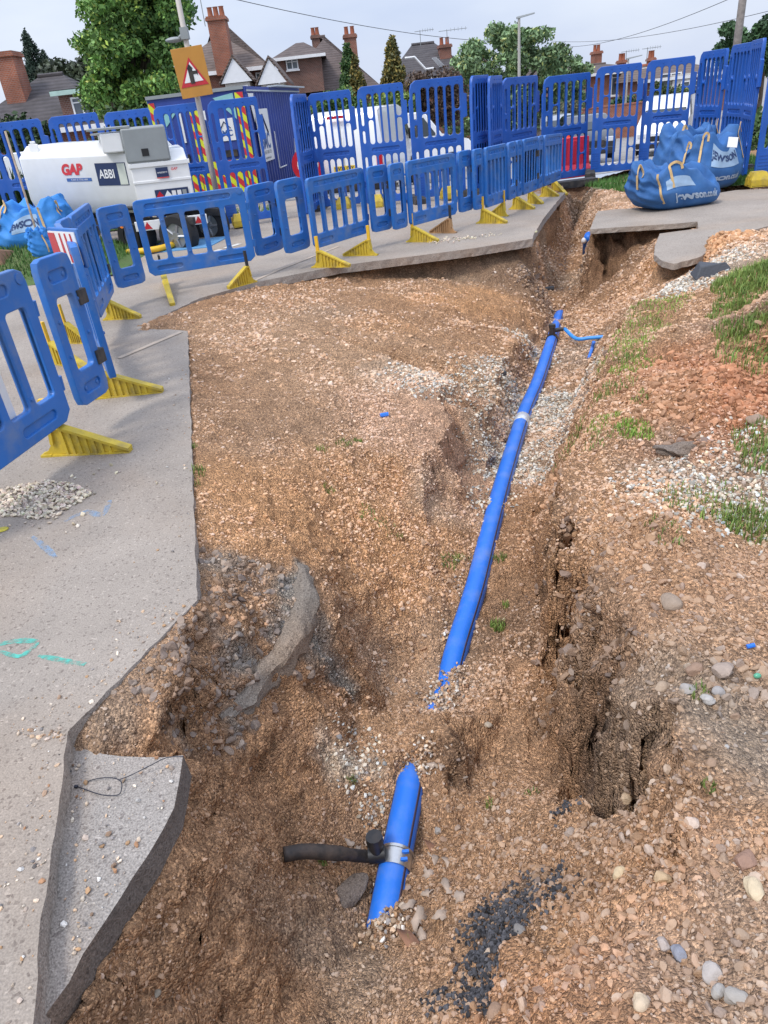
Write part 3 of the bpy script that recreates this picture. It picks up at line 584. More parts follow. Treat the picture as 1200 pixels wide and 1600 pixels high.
gp = stones('gravel', p + [0, 0, .003], s_, np.clip(np.array([(.66,.60,.50)]) * rng.uniform(.4, 1.2, (9000, 1)) * (1 + rng.normal(0, 1, (9000, 1)) * np.array([(.06, 0, -.08)])), .05, .85), False, .5); tag(gp, 'pale cream flint shingle bedding round the blue pipe and in patches', 'gravel', kind='stuff')
tar_z = zones([(775,1440,-.58,.12,.8),(760,1500,-.5,.10,.8),(745,1550,-.42,.08,.8),(810,1400,-.62,.09,.6),(790,1470,-.48,.07,.8),(840,1420,-.5,.1,.3),(700,1560,-.5,.1,.3),(870,1370,-.45,.05,.5),(880,1270,-.6,.05,.5)])
p, b = scatter(1700, tar_z**1.6 * patch); s_ = rng.uniform(.004, .012, 1700)
gp = stones('tarry_chippings', p + [0, 0, .004], s_, np.clip(rng.uniform(.02, .11, (1700, 1)) * np.array([(1, .98, 1.05)]), 0, 1), True, .6); tag(gp, 'black tar coated stone chippings spilled at the near right of the trench', 'gravel', kind='stuff')
# clods of earth on the red bank and cut faces
clod_z = zones([(1080,620,.16,.4,1),(1140,580,.2,.5,1),(1180,640,.15,.4,1),(1050,570,.15,.3,.6),(1130,370,.1,.35,.8),(1000,660,.1,.3,.3),(850,760,-.5,.2,.4),(1180,470,.3,.3,.8),(350,1000,-.25,.15,.6),(380,900,-.2,.12,.8),(330,940,-.17,.12,.8),(800,400,-.3,.4,.5),(1060,1400,-.05,.2,.3)])
p, b = scatter(2200, clod_z); s_ = rng.uniform(.012, .045, 2200) * np.clip(.4 + p[:, 1] * .1, .4, 1.2)
gp = stones('earth_clods', p - [0, 0, .004], s_, b * rng.uniform(.6, 1.15, (2200, 1)), True, .8); tag(gp, 'crumbling lumps of red brown earth on the heaps and cut edges', 'earth', kind='stuff')

# single stones that stand out
def lump(name, px, py, r, col, label, cat='stone', sc=(1, .75, .55), grp=None, rz=None, sink=.25, m=None, onslab=False, rough=.12):
    q = G(px, py) if onslab else T(px, py); n = len(IV2)
    bm = bmesh.new(); bmesh.ops.create_icosphere(bm, subdivisions=3, radius=1)
    for v in bm.verts:
        c = v.co.copy(); k = 1 + rough * 1.6 * math.sin(c.x*2.3+px) * math.cos(c.y*2.1+py) + rough * .6 * math.sin(c.z*5+px*2+c.x*4); v.co = Vector((c.x*sc[0], c.y*sc[1], c.z*sc[2])) * r * k
    for _ in range(5):
        nrm = Vector((random.gauss(0,1), random.gauss(0,1), random.gauss(0,1))).normalized(); h = r * random.uniform(.5, .72) * (abs(nrm.x)*sc[0]+abs(nrm.y)*sc[1]+abs(nrm.z)*sc[2])
        for v in bm.verts:
            d = v.co.dot(nrm) - h
            if d > 0: v.co -= nrm * d
    me = bpy.data.meshes.new(name); bm.to_mesh(me); bm.free(); me.shade_smooth(); me.set_sharp_from_angle(angle=R(28))
    a = me.attributes.new('tint', 'FLOAT_COLOR', 'POINT'); c4 = np.ones((len(me.vertices), 4), np.float32); c4[:, :3] = col; a.data.foreach_set('color', c4.ravel())
    me.materials.append(m or M['stone']); o = bpy.data.objects.new(name, me); C.objects.link(o); o.location = q + Vector((0, 0, r * sc[2] * (1 - 2*sink) * .6)); o.rotation_euler = (random.uniform(-.2,.2), random.uniform(-.2,.2), rz if rz is not None else random.uniform(0, 6))
    return tag(o, label, cat, grp)
GS = 'larger stones lying loose about the excavation'
for a in [(848+202,945,.052,(.36,.27,.2),'squarish brown flint cobble on the orange gravel of the right bank'),(1085,1048,.036,(.35,.22,.15),'smooth round brown pebble at the edge of the stone heap'),(1130,1050,.045,(.42,.33,.27),'largest pale brown cobble in the right bank heap'),
          (1075,1080,.03,(.42,.39,.36),'round grey cobble below the smooth brown pebble'),(1035,1078,.036,(.45,.33,.23),'tan cobble at the left foot of the heap near the trench edge'),(1105,1095,.026,(.5,.48,.45),'pale grey rounded cobble on the near side of the heap'),(1048+75,1085,.027,(.38,.36,.35),'grey cobble beneath the largest brown cobble'),
          (1035,1480,.022,(.5,.42,.37),'round pinkish pebble beside the blue grey one'),(1060,1492,.026,(.28,.3,.36),'blue grey speckled pebble in the near right soil'),(1113,1525,.033,(.52,.47,.43),'large pale pink grey pebble near the lower right corner'),(1122,1552,.022,(.48,.45,.41),'smaller grey pebble touching the large pale pink one'),
          (1150,1560,.03,(.42,.39,.35),'grey brown lumpy stone low at the right edge'),(968,1368,.026,(.72,.55,.33),'pale wedge shaped flint on the near right slope'),(1033,1375,.028,(.6,.42,.24),'round ochre flint right of the pale wedge'),(1163,1350,.038,(.35,.2,.14),'reddish brown cobble on the right slope'),
          (1178,1393,.034,(.72,.58,.38),'long cream flint at the right edge of the picture'),(1000,1570,.026,(.7,.55,.38),'pale elongated flint near the bottom edge'),(978,1250,.028,(.68,.5,.32),'long pale flint at the foot of the dark cut face'),(890,1305,.026,(.42,.33,.27),'brown pointed flint on the slope below the cut face'),
          (777,1590,.034,(.36,.22,.14),'red brown rock at the bottom edge beside the tar'),(685,1300,.024,(.36,.33,.3),'smooth grey pebble right of the short pipe'),(715,1295,.018,(.42,.3,.22),'tan pebble by the grey pebble beside the pipe'),(548,1137,.016,(.07,.07,.075),'small black stone on the trench floor'),(530,1153,.019,(.25,.24,.24),'dark grey elongated stone beside the black one'),
          (763,1138,.022,(.5,.42,.32),'tan stone right of the buried mound'),(812,1460,.027,(.22,.21,.2),'grey stone bedded in the black tar chippings'),(1135,1168,.01,(.5,.48,.45),'small pale stone on the grey hard standing'),(250,1560,.014,(.3,.26,.2),'small grey pebble on the brown trench floor'),
          (1180,660,.05,(.35,.24,.17),'brown cobble among the red earth heaps')]:
    lump('stone', a[0], a[1], a[2]*.84, tuple(c*.72 + .05*k_ for c, k_ in zip(a[3], (1, .8, .6))), a[4], 'stone', (1, .78, .62), GS)

# grey lumps
lump('concrete_lump', 545, 1400, .085, (.13,.115,.10), 'dark rough lump of old concrete under the black service pipe', 'rubble', (1.1,.62,.42), sink=.3, m=M['rubble'])
lump('asphalt_lump', 1060, 702, .075, (.12,.105,.09), 'dark grey broken asphalt lump lying on the right bank', 'rubble', (1.6,.6,.4), sink=.45, m=M['rubble'], rz=.2, rough=.3)


# ------------------------------------------------------------------ the pipe
def pipe_at(s):   # sight x, sight y, level of the centre
    return [P(*a) for a in s]
near_c = pipe_at([(592,1480,-1.09),(602,1432,-.99),(620,1335,-.965),(638,1245,-.955),(650,1185,-.975)])
far_c = pipe_at([(695,1082,-.98),(715,1010,-.905),(743,920,-.86),(765,832,-.835),(790,740,-.825),(818,650,-.84),(840,598,-.87),(858,545,-.9),(868,512,-.94),(876,484,-1.0)])
main = empty('water_main', 'long bright blue plastic water pipe running up the trench with brown stripes', 'pipe', near_c[0])
RP = .064
def spline(p, n):
    o = []; q = [p[0]*2 - p[1]] + p + [p[-1]*2 - p[-2]]
    for i in range(1, len(q) - 2):
        for k in range(n):
            t = k / n; o.append(.5*((2*q[i]) + (q[i+1]-q[i-1])*t + (2*q[i-1]-5*q[i]+4*q[i+1]-q[i+2])*t*t + (3*q[i]-q[i-1]-3*q[i+1]+q[i+2])*t**3))
    return o + [p[-1]]
ctr = spline(near_c[:-1] + [near_c[-1], far_c[0]] + far_c[1:], 8)
base = near_c[0]
mb = MB(); mb.tube([c - base for c in ctr], RP, 32); mb.build('pipe_body', M['blue_pipe'], main, smooth=True)
def stripe(pts, ang, w_=.011, r=RP + .0012):
    mb = MB(); rings = []
    for i, p_ in enumerate(pts):
        t = (pts[min(i+1,len(pts)-1)] - pts[max(i-1,0)]).normalized(); a = t.cross(Vector((0,0,1))).normalized(); b_ = a.cross(t)
        rings.append([p_ - base + (a*math.cos(q) + b_*math.sin(q)) * rr for q, rr in ((ang-w_/RP/2, r), (ang+w_/RP/2, r), (ang+w_/RP/2, r-.003), (ang-w_/RP/2, r-.003))])
    mb.loft(rings); return mb
for an in (R(38), R(158), R(278)): stripe(ctr, an).build('stripe', M['pipe_stripe'], main, smooth=True)
def near_on(py, cc=ctr):      # centre line point nearest a sight height
    best = min(range(len(cc)), key=lambda i: abs(proj(cc[i])[1] - py)); return best
def proj(p):
    v = Vector(p) - Vector((0, 0, EYE)); f = v.dot(_fw); return (600 + F_PX * v.dot(_ix) / f, 800 - F_PX * v.dot(_iy) / f)
i = near_on(655); d_ = (ctr[i+1] - ctr[i-1]).normalized()
mb = MB(); mb.tube([ctr[i] - base - d_*.07, ctr[i] - base - d_*.066, ctr[i] - base + d_*.066, ctr[i] - base + d_*.07], [RP+.001, RP+.004, RP+.004, RP+.001], 32); mb.build('tape_wrap', M['tape'], main, smooth=True)
# service tee up the trench
i = near_on(532); c0 = ctr[i]; d_ = (ctr[i+1] - ctr[i-1]).normalized()
mb = MB(); mb.tube([c0 - base - d_*.045, c0 - base + d_*.045], RP + .008, 24); mb.tube([c0 - base + Vector((0,0,RP-.01)), c0 - base + Vector((0,0,RP+.09))], [.035,.032], 16); mb.tube([c0 - base + Vector((0,0,RP+.085)), c0 - base + Vector((0,0,RP+.12))], [.042,.038], 16)
mb.tube([c0 - base + Vector((0,0,RP+.045)), c0 - base + Vector((.16,.02,RP+.045))], [.028,.02], 14); mb.build('saddle_tee', M['black_plastic'], main, smooth='auto')
sp = [c0 + Vector((.15,.02,RP+.045)), P(900,529,-.80), P(922,528,-.78), P(946,526,-.76)]
mb = MB(); mb.tube([p_ - sp[0] for p_ in spline(sp, 6)], .02, 12); o = mb.build('service_pipe', M['blue_light'], smooth=True, loc=sp[0]); tag(o, 'thin blue service pipe leaving the main to the right bank', 'pipe')
sp = [P(928,534,-.72), P(925,545,-.80), P(920,560,-.86)]
mb = MB(); mb.tube([p_ - sp[0] for p_ in spline(sp, 5)], .018, 12); o = mb.build('pipe_offcut', M['blue_pipe'], smooth=True, loc=sp[0]); tag(o, 'short thin blue pipe end poking from the gravel below the service pipe', 'pipe')
q = T(918, 384); mb = MB(); mb.tube([q - q + Vector((0,.0,-.12)), Vector((.0,-.02,.1)), Vector((-.01,-.1,.16))], .075, 18); o = mb.build('pipe_end', M['blue_pipe'], smooth=True, loc=q); tag(o, 'blue pipe end with a white cap sticking out at the back of the trench', 'pipe')
mb = MB(); mb.sphere((-.09,-.09,.1), .045, 8, 5); mb.build('cap', mat('white_rag', (.7,.7,.72), .8), o, smooth=True)
# black service connection on the short length
i = near_on(1352, ctr[:40]); c0 = ctr[i]; d_ = (ctr[i+1] - ctr[i-1]).normalized()
cl = empty('service_connection', 'muddy black service pipe and elbow clamped to the short blue pipe', 'pipe fitting', c0)
mb = MB(); e = T(446,1345) + Vector((0,0,.03)) - c0
pt = spline([Vector((-.07,.0,.055)), Vector((-.12,.0,.06)), e*.5 + Vector((0,.0,.03)), e*.8 + Vector((0,0,.03)), e], 6); mb.tube(pt, [.024]*(len(pt)//2) + [.028]*(len(pt) - len(pt)//2), 16); mb.build('branch_pipe', M['black_pipe'], cl, smooth=True)
mb = MB(); mb.tube([Vector((-.035,.0,.065)), Vector((-.10,0,.062))], [.034,.034], 18); mb.tube([Vector((-.065,0,.05)), Vector((-.068,.01,.14))], [.028,.028], 18); mb.tube([Vector((-.068,.01,.125)), Vector((-.069,.012,.16))], [.035,.033], 12); mb.build('elbow', M['black_plastic'], cl, smooth='auto')
mb = MB(); mb.tube([-d_*.036, d_*.036], RP + .003, 32, cap=False); mb.tube([-d_*.04, -d_*.028], RP + .006, 32, cap=False); mb.tube([d_*.028, d_*.04], RP + .006, 32, cap=False); mb.build('clamp_band', M['steel'], cl, smooth=True)
a_ = d_.cross(Vector((0,0,1))).normalized(); b_ = a_.cross(d_)
mb = MB()
for k in (-1, 1):
    qq = (a_*math.cos(R(52)) + b_*math.sin(R(52))) * (RP + .008)
    mb.T = Matrix.Translation(qq + d_*.016*k); mb.box(-.013,.013,-.006,.006,-.006,.006)
mb.build('clamp_bolt', M['blue_pipe'], cl)
ep = []
for (px, py, zc, n_, sx_, sy_) in [(702,1062,-.86,150,.055,.06),(690,1085,-.86,120,.05,.05),(654,1195,-.88,150,.05,.045),(603,1440,-.93,110,.05,.04),(585,1300,-.93,110,.02,.14),(722,930,-.85,70,.015,.12),(700,1000,-.86,80,.02,.1),(872,500,-.9,60,.05,.15)]:
    q = P(px, py, zc)
    for k in range(n_):
        x, y = q.x + random.gauss(0, sx_), q.y + random.gauss(0, sy_); ep.append((x, y, tz(x, y) + random.uniform(.0, .02)))
ep = np.array(ep); tag(stones('gravel', ep, rng.uniform(.005, .014, len(ep)), pal(len(ep), None, 1, 1.0), True, .7), 'loose flint stones lying against the sides and ends of the blue pipe', 'gravel', kind='stuff')
# dead leaves round the short pipe
def leaf(px, py, s, kind=0):
    q = T(px, py); n = 7; out = []; s *= 1.35
    for k in range(14):
        a = 2*math.pi*k/14; r = s * (random.uniform(.35, 1.05) if kind == 0 else random.uniform(.85, 1.1)); out.append((r*math.cos(a), r*math.sin(a)*(.65 if kind == 0 else .32), .25*s*math.sin(a*2+px) + .15*s*abs(math.cos(a))))
    mb = MB(); mb.add([(0,0,-.02*s)] + out + [(x,y,z-.0015) for x,y,z in out] + [(0,0,-.02*s-.0015)], [(0,k+1,(k+1)%14+1) for k in range(14)] + [(29,(k+1)%14+15,k+15) for k in range(14)] + [(k+1,k+15,(k+1)%14+15,(k+1)%14+1) for k in range(14)])
    o = mb.build('dead_leaf', M['leaf_dry2'] if kind else M['leaf_dry'], smooth=True, loc=q + Vector((0,0,.012))); o.rotation_euler = (random.uniform(-.3,.3), random.uniform(-.3,.3), random.uniform(0,6)); return o
for k, (px, py, s) in enumerate([(705,1350,.035),(700,1392,.03),(668,1370,.028),(655,1440,.035),(640,1420,.03),(690,1435,.03),(668,1400,.026),(678,1345,.028),(650,1460,.028),(720,1405,.025),(560,1335,.022),(575,1320,.022),(548,1320,.02),(525,1345,.022),(600,1440,.022),(675,1200,.024),(690,1205,.022),(660,1465,.024)]):
    o = leaf(px, py, s); tag(o, 'curled grey brown dead leaf in the litter around the short blue pipe', 'leaf', 'dead leaves beside the short pipe')
for k, (px, py, s, lb) in enumerate([(640,1472,.05,'long flat reddish brown dead leaf just below the pipe end'),(672,1328,.036,'reddish brown leaf leaning beside the pipe clamp')]):
    tag(leaf(px, py, s, 1), lb, 'leaf')

# ------------------------------------------------------------------ small things on the pavement
def tuft(px, py, n, h, spread, slab_=False, tint=(.14,.25,.06)):
    q = G(px, py) if slab_ else T(px, py)
    V = []; Fc = []; cl_ = []
    for k in range(n):
        a = random.uniform(0, 6.3); r = spread * math.sqrt(random.random()); x, y = q.x + r*math.cos(a), q.y + r*math.sin(a); z = g(x, y) if slab_ else tz(x, y)
        hh = h * random.uniform(.5, 1.1); ln_ = random.uniform(.1, .7) * hh; b = random.uniform(0, 6.3); w_ = .0022 + hh * .022; dx, dy = math.cos(b), math.sin(b)
        o = len(V); V += [(x-dy*w_, y+dx*w_, z-.005), (x+dy*w_, y-dx*w_, z-.005), (x+dx*ln_*.35+dy*w_*.7, y+dy*ln_*.35-dx*w_*.7, z+hh*.6), (x+dx*ln_*.35-dy*w_*.7, y+dy*ln_*.35+dx*w_*.7, z+hh*.6), (x+dx*ln_, y+dy*ln_, z+hh)]
        Fc += [(o,o+1,o+2), (o,o+2,o+3), (o+3,o+2,o+4)]; f = random.uniform(.65, 1.35); y_ = random.random()*.35
        cl_ += [(tint[0]*f*(1+y_*1.5), tint[1]*f, tint[2]*f)] * 5
    return V, Fc, cl_
def grass_obj(name, label, specs, kind='stuff', cat='grass'):
    V, Fc, cl_ = [], [], []
    for sp_ in specs:
        v, f, c = tuft(*sp_); o = len(V); V += v; Fc += [tuple(i + o for i in t) for t in f]; cl_ += c
    o = np_mesh(name, np.array(V), np.array(Fc), M['grass'], np.array(cl_)); return tag(o, label, cat, kind=kind)
YG = (.17,.33,.06)
grass_obj('grass', 'scattered weeds and grass seedlings growing on the right bank', [(985,520,500,.03,.28,False,YG),(1000,490,600,.03,.35,False,YG),(1020,475,300,.03,.3,False,YG),(975,545,300,.03,.2,False,YG),(990,575,300,.03,.16,False,YG),(955,610,160,.04,.14),(935,665,220,.028,.12,False,YG),(990,675,420,.03,.10,False,YG),(1000,620,60,.03,.06),(890,700,90,.05,.1),(930,690,100,.03,.12),
    (985,560,120,.04,.1),(1190,690,260,.05,.14),(1195,712,200,.05,.1),(1185,825,350,.05,.14),(1160,815,160,.04,.12),(1100,790,120,.035,.14),(1140,790,150,.035,.16),(1060,780,60,.03,.1),(1040,830,50,.03,.08),(1090,1085,30,.03,.03),(1105,1235,30,.02,.02)])
grass_obj('weeds', 'small green weeds sprouting on the trench floor and shelf', [(778,982,140,.04,.045),(780,875,70,.035,.05),(700,880,60,.03,.06),(720,875,50,.03,.05),(538,697,60,.03,.06),(505,705,40,.03,.05),(575,808,40,.03,.05),(610,828,40,.03,.07),(515,770,30,.025,.04),(550,1220,30,.025,.02),(505,1348,24,.025,.015),(310,740,50,.04,.05),(306,760,30,.03,.04),(302,700,30,.03,.03),(640,1468,14,.03,.01),(830,1240,30,.02,.03),(790,950,30,.03,.02),(765,1262,24,.03,.02),(560,690,40,.025,.03)])
grass_obj('grass', 'lush green grass on the mound at the right edge', [(1195,425,1900,.07,.36),(1230,420,1500,.08,.5),(1165,465,700,.06,.2),(1170,505,500,.055,.2),(1140,492,350,.05,.16),(1195,530,300,.05,.16),(1200,495,300,.05,.1),(1240,500,700,.07,.4)])


# ------------------------------------------------------------------ plastic barriers
M['bar'] = mat('barrier_blue', (.02,.145,.47), .42, var=.1, vscale=3, dirt=(.20,.25,.33), dirt_amt=.55, dscale=4.5, bump=.05, bscale=30)
M['bar_tall'] = mat('tall_barrier_blue', (.012,.095,.42), .42, var=.12, vscale=2, dirt=(.10,.17,.40), dirt_amt=.3, dscale=2.5, bump=.05, bscale=30)
M['yellow'] = mat('dirty_yellow', (.58,.42,.035), .6, var=.15, dirt=(.22,.17,.08), dirt_amt=.75, dscale=9, bump=.15)
M['yellow2'] = mat('clean_yellow', (.8,.48,.03), .5)
M['tanfoot'] = mat('tan_foot', (.42,.24,.11), .7, dirt=(.2,.14,.09), dirt_amt=.6, dscale=7)
M['rubber'] = mat('black_rubber', (.03,.03,.032), .8, dirt=(.17,.14,.11), dirt_amt=.5, dscale=6)
M['red'] = mat('red_plastic', (.62,.02,.03), .4); M['white'] = mat('white_paint', (.78,.78,.77), .4, var=.04, dirt=(.5,.46,.4), dirt_amt=.2, dscale=3)
M['redrefl'] = mat('red_reflector', (.5,.01,.02), .25, coat=.5)
def rrect(x0, z0, x1, z1, r):
    r = min(r, (x1-x0)/2*.999, (z1-z0)/2*.999); o = []
    for cx_, cz_, a0 in ((x1-r, z0+r, -90), (x1-r, z1-r, 0), (x0+r, z1-r, 90), (x0+r, z0+r, 180)):
        for k in range(5): a = R(a0 + 22.5*k); o.append((cx_ + r*math.cos(a), cz_ + r*math.sin(a)))
    return o
def plate(outer, holes, half, bev):
    """flat moulding with holes: a filled curve turned into vertices and faces (x, y=depth, z)"""
    cu = bpy.data.curves.new('tmp', 'CURVE'); cu.dimensions = '2D'; cu.fill_mode = 'BOTH'; cu.extrude = max(half - bev, 0); cu.bevel_depth = bev; cu.bevel_resolution = 1; cu.offset = -bev
    for loop in [outer] + holes:
        sp_ = cu.splines.new('POLY'); sp_.points.add(len(loop) - 1)
        for i, (x, z) in enumerate(loop): sp_.points[i].co = (x, z, 0, 1)
        sp_.use_cyclic_u = True
    ob = bpy.data.objects.new('tmp', cu); C.objects.link(ob); bpy.context.view_layer.update()
    me = bpy.data.meshes.new_from_object(ob.evaluated_get(bpy.context.evaluated_depsgraph_get()))
    V = [(v.co.x, -v.co.z, v.co.y) for v in me.vertices]; Fc = [tuple(p.vertices) for p in me.polygons]
    bpy.data.objects.remove(ob); bpy.data.curves.remove(cu); bpy.data.meshes.remove(me); return V, Fc
def text_mesh(txt, size, bold=.0, ext=.002, shear=0, xs=1):
    cu = bpy.data.curves.new('tmp', 'FONT'); cu.body = txt; cu.size = size; cu.extrude = ext; cu.offset = bold; cu.shear = shear; cu.align_x = 'CENTER'; cu.align_y = 'CENTER'
    ob = bpy.data.objects.new('tmp', cu); C.objects.link(ob); bpy.context.view_layer.update()
    me = bpy.data.meshes.new_from_object(ob.evaluated_get(bpy.context.evaluated_depsgraph_get()))
    V = [(v.co.x*xs, -v.co.z, v.co.y) for v in me.vertices]; Fc = [tuple(p.vertices) for p in me.polygons]
    bpy.data.objects.remove(ob); bpy.data.curves.remove(cu); bpy.data.meshes.remove(me); return V, Fc
# wide panel, nominal 1.2 wide and .84 high, standing from z = 0
def wide_mesh():
    w_, h = 1.2, .84; outer = [(0,.05),(.05,0),(w_-.06,0),(w_,.05),(w_,h-.07),(w_-.015,h-.02),(w_-.06,h),(.05,h),(.01,h-.02),(0,h-.06)]
    sl = []; n = 5; x = .075; pw = (w_ - .15 + .05) / n
    for k in range(n): sl.append(rrect(x + k*pw, .17, x + k*pw + pw - .055, .655, .025))
    rec = [rrect(.12,.735,w_-.16,.79,.025), rrect(.1,.055,.38,.105,.025), rrect(w_-.42,.055,w_-.12,.105,.025)]
    mb = MB(); mb.add(*plate(outer, sl + rec, .024, .007)); mb.add(*plate([(a*.996+.002, b*.994+.002) for a, b in outer], sl, .011, .001))
    for k in range(6): mb.sphere((.22 + k*.15, -.013, .76), .014, 8, 4, (1,.6,1))
    for k in range(1, n): mb.sphere((x + k*pw - .028, -.026, .60 if k % 2 else .22), .013, 8, 4, (1,.7,1))
    mb.tube([(w_-.055,-.03,.79),(w_-.055,.03,.79)], .028, 12)
    for zc in (.2, .62):      # hooks that join the wing
        mb.tube([(w_+.012,0,zc-.04),(w_+.012,0,zc+.04)], [.02,.024], 10); mb.box(w_-.01, w_+.015, -.012, .012, zc-.03, zc+.02)
    o = mb.build('main_panel', M['bar'], fix=False); me = o.data; bpy.data.objects.remove(o); me.shade_smooth(); me.set_sharp_from_angle(angle=R(38)); return me
def narrow_mesh():
    w_, h = .36, .84; outer = [(0,.06),(.015,.015),(.06,0),(w_-.06,0),(w_-.015,.015),(w_,.06),(w_,h-.06),(w_-.015,h-.015),(w_-.06,h),(.06,h),(.015,h-.015),(0,h-.06)]
    sl = [rrect(.085,.2,w_-.085,.62,.03)]; rec = [rrect(.08,.7,w_-.08,.765,.03), rrect(.08,.06,w_-.08,.12,.03)]
    mb = MB(); mb.add(*plate(outer, sl + rec, .024, .007)); mb.add(*plate([(a*.99+.002, b*.994+.002) for a, b in outer], sl, .011, .001))
    for z in (.3, .5): mb.sphere((.045, -.026, z), .012, 8, 4, (1,.7,1)); mb.sphere((w_-.045, -.026, z+.08), .012, 8, 4, (1,.7,1))
    for z in (.09, .73): mb.sphere((.11,-.013,z), .014, 8, 4, (1,.6,1)); mb.sphere((w_-.11,-.013,z), .014, 8, 4, (1,.6,1))
    o = mb.build('wing_panel', M['bar'], fix=False); me = o.data; bpy.data.objects.remove(o); me.shade_smooth(); me.set_sharp_from_angle(angle=R(38)); return me
WIDE, NARR = wide_mesh(), narrow_mesh()
def foot_mesh(name, m):
    mb = MB(); prof = [(-.17,.0),(-.17,.012),(-.12,.035),(-.085,.08),(-.07,.19),(-.02,.195),(.38,.03),(.385,0),(.05,0),(.03,.012),(-.04,.012),(-.06,0)]
    mb.prism(prof, -.012, .012)
    mb.loft([[(x, y, z) for x, z in ((-.075,.19),(-.02,.197),(.385,.032),(.385,.014),(-.02,.178),(-.07,.17))] for y in (-.03, .03)])     # broad sloping top
    mb.box(-.17,-.1,-.03,.03,0,.014); mb.box(-.17,.385,-.028,.028,0,.01)
    mb.loft([[(x, y, z) for x, z in ((-.085,.08),(-.07,.17),(-.05,.17),(-.065,.08))] for y in (-.03,.03)])
    for k in range(7):
        x = .0 + k*.045; zt = .19 - .41*(x + .02) - .012
        if zt > .03: mb.box(x-.008, x+.008, -.024, .024, .01, zt)
    o = mb.build(name, m, fix=True); me = o.data; bpy.data.objects.remove(o); return me
FOOT = {'y': foot_mesh('foot', M['yellow']), 't': foot_mesh('foot', M['tanfoot'])}
def post_mesh(m):
    mb = MB(); mb.box(-.075,-.035,-.013,.013,.18,.36); o = mb.build('foot_peg', m); me = o.data; bpy.data.objects.remove(o); return me
PEG = {'y': post_mesh(M['yellow2']), 'b': post_mesh(M['rubber'])}
def child(name, me, parent, loc, rz, sc=(1,1,1)):
    o = bpy.data.objects.new(name, me); C.objects.link(o); o.parent = parent; o.location = loc; o.rotation_euler = (0, 0, rz); o.scale = sc; return o
def low_barrier(label, panels, feet=(), clamps=True, extra=None):
    """panels: list of (kind, bottom left, bottom right, top left, top right) sightings; bottoms .2 above ground"""
    ends = []
    for kind, bl, br, tl, tr in panels:
        a = G(*bl, .2) if len(bl) == 2 else Vector(bl); b = G(*br, .2) if len(br) == 2 else Vector(br)
        ht = (D(*tl, a.y).z - a.z + D(*tr, b.y).z - b.z) / 2 if tl else .88
        ends.append((kind, a, b, min(max(ht, .78), .92)))
    root = empty('low_barrier', label, 'barrier', Vector((ends[0][1].x, ends[0][1].y, g(ends[0][1].x, ends[0][1].y))), 0, 'low blue barriers lining the trench')
    base = root.location
    for kind, a, b, ht in ends:
        L_ = math.hypot(b.x-a.x, b.y-a.y); rz = math.atan2(b.y-a.y, b.x-a.x)
        o = child('main_panel' if kind == 'W' else 'wing_panel', WIDE if kind == 'W' else NARR, root, a - base, rz, (L_/(1.2 if kind == 'W' else .36), 1, ht/.84))
        o.rotation_euler = (0, math.atan2(a.z - b.z, L_), rz)
    if clamps:
        kind, a, b, ht = ends[-1]
        for z in (.22, .58):
            mb = MB(); mb.box(-.045,.045,-.036,.036,-.045,.045); q = mb.build('hinge_clamp', M['rubber'], root, bevel=.006, loc=b - base + Vector((0,0,z*ht/.84))); q.rotation_euler = (0,0,math.atan2(b.y-a.y,b.x-a.x))
    for col, peg, h_, t_ in feet:
        h = G(*h_) if len(h_) == 2 else Vector(h_); t = G(*t_) if len(t_) == 2 else Vector(t_); L_ = (t-h).length; rz = math.atan2(t.y-h.y, t.x-h.x); k = L_/.555
        d = Vector((math.cos(rz), math.sin(rz), 0)); f = child('foot', FOOT[col], root, h + d*.17*k - base, rz, (k, 1, 1)); child('foot_peg', PEG[peg], f, (0,0,0), 0)
    return root
n0 = G(131,631,.2); w0r = G(109,652,.2); w0l = w0r + (w0r - G(168,609,.2)).normalized()*1.28; w0l.z = .2
e1 = (-1.73,4.72,.2); e1b = (-1.86,5.03,.2); e1c = (-2.36,6.22,.2); e2 = (-2.40,6.62,.2)
b0_ = low_barrier('nearest low blue barrier, cut by the left edge of the photo, on a yellow foot', [('W', tuple(w0l), (109,652), None, None), ('N', (125,638), (168,609), None, None)], [('y','y',(68,712),(205,705))])
_d = (w0r - w0l); wb = MB().box(-.05, .90, .034, .042, -.06, .66).build('white_board', M['white'], b0_, loc=w0l - b0_.location + Vector((0, 0, .05))); wb.rotation_euler = (0, 0, math.atan2(_d.y, _d.x))
bs = low_barrier('low blue barrier with a red and white striped board, folded sharply back', [('N', e1, e1b, None, None), ('W', e1b, e1c, None, None)], [('y','y',(-2.05,4.98,0),(255,612))], False)
low_barrier('low blue barrier seen nearly edge on behind the striped board', [('N', (-2.38,6.28,.2), e2, None, None), ('W', e2, (176,455), None, None)], [('y','b',(163,500),(220,497)), ('y','y',(104,536),(140,536)), ('y','y',(-2.75,6.1,0),(-2.3,5.75,0))])
B3 = low_barrier('low blue barrier of five slots in front of the white fuel bowser', [('N', (184,452), (228,440), (150,322), (200,320)), ('W', (235,432), (400,406), (215,312), (378,292)), ('N', (402,402), (443,388), (388,290), (425,284))], [('y','b',(257,440),(270,478)), ('y','b',(400,440),(357,452))])
low_barrier('low blue barrier in front of the gap between container and rear van', [('N', (447,398), (484,386), (432,280), (474,277)), ('W', (492,389), (576,363), (483,277), (575,264)), ('N', (582,364), (612,357), (580,264), (605,260))], [('y','y',(488,418),(547,417)), ('y','y',(590,399),(537,400))])
low_barrier('low blue barrier with the tan foot, in front of the second white van', [('N', (615,360), (636,354), (612,262), (634,257)), ('W', (641,354), (713,334), (640,258), (712,246)), ('N', (718,333), (738,327), (717,246), (737,243))], [('y','y',(636,378),(685,378)), ('t','b',(713,364),(672,364))])
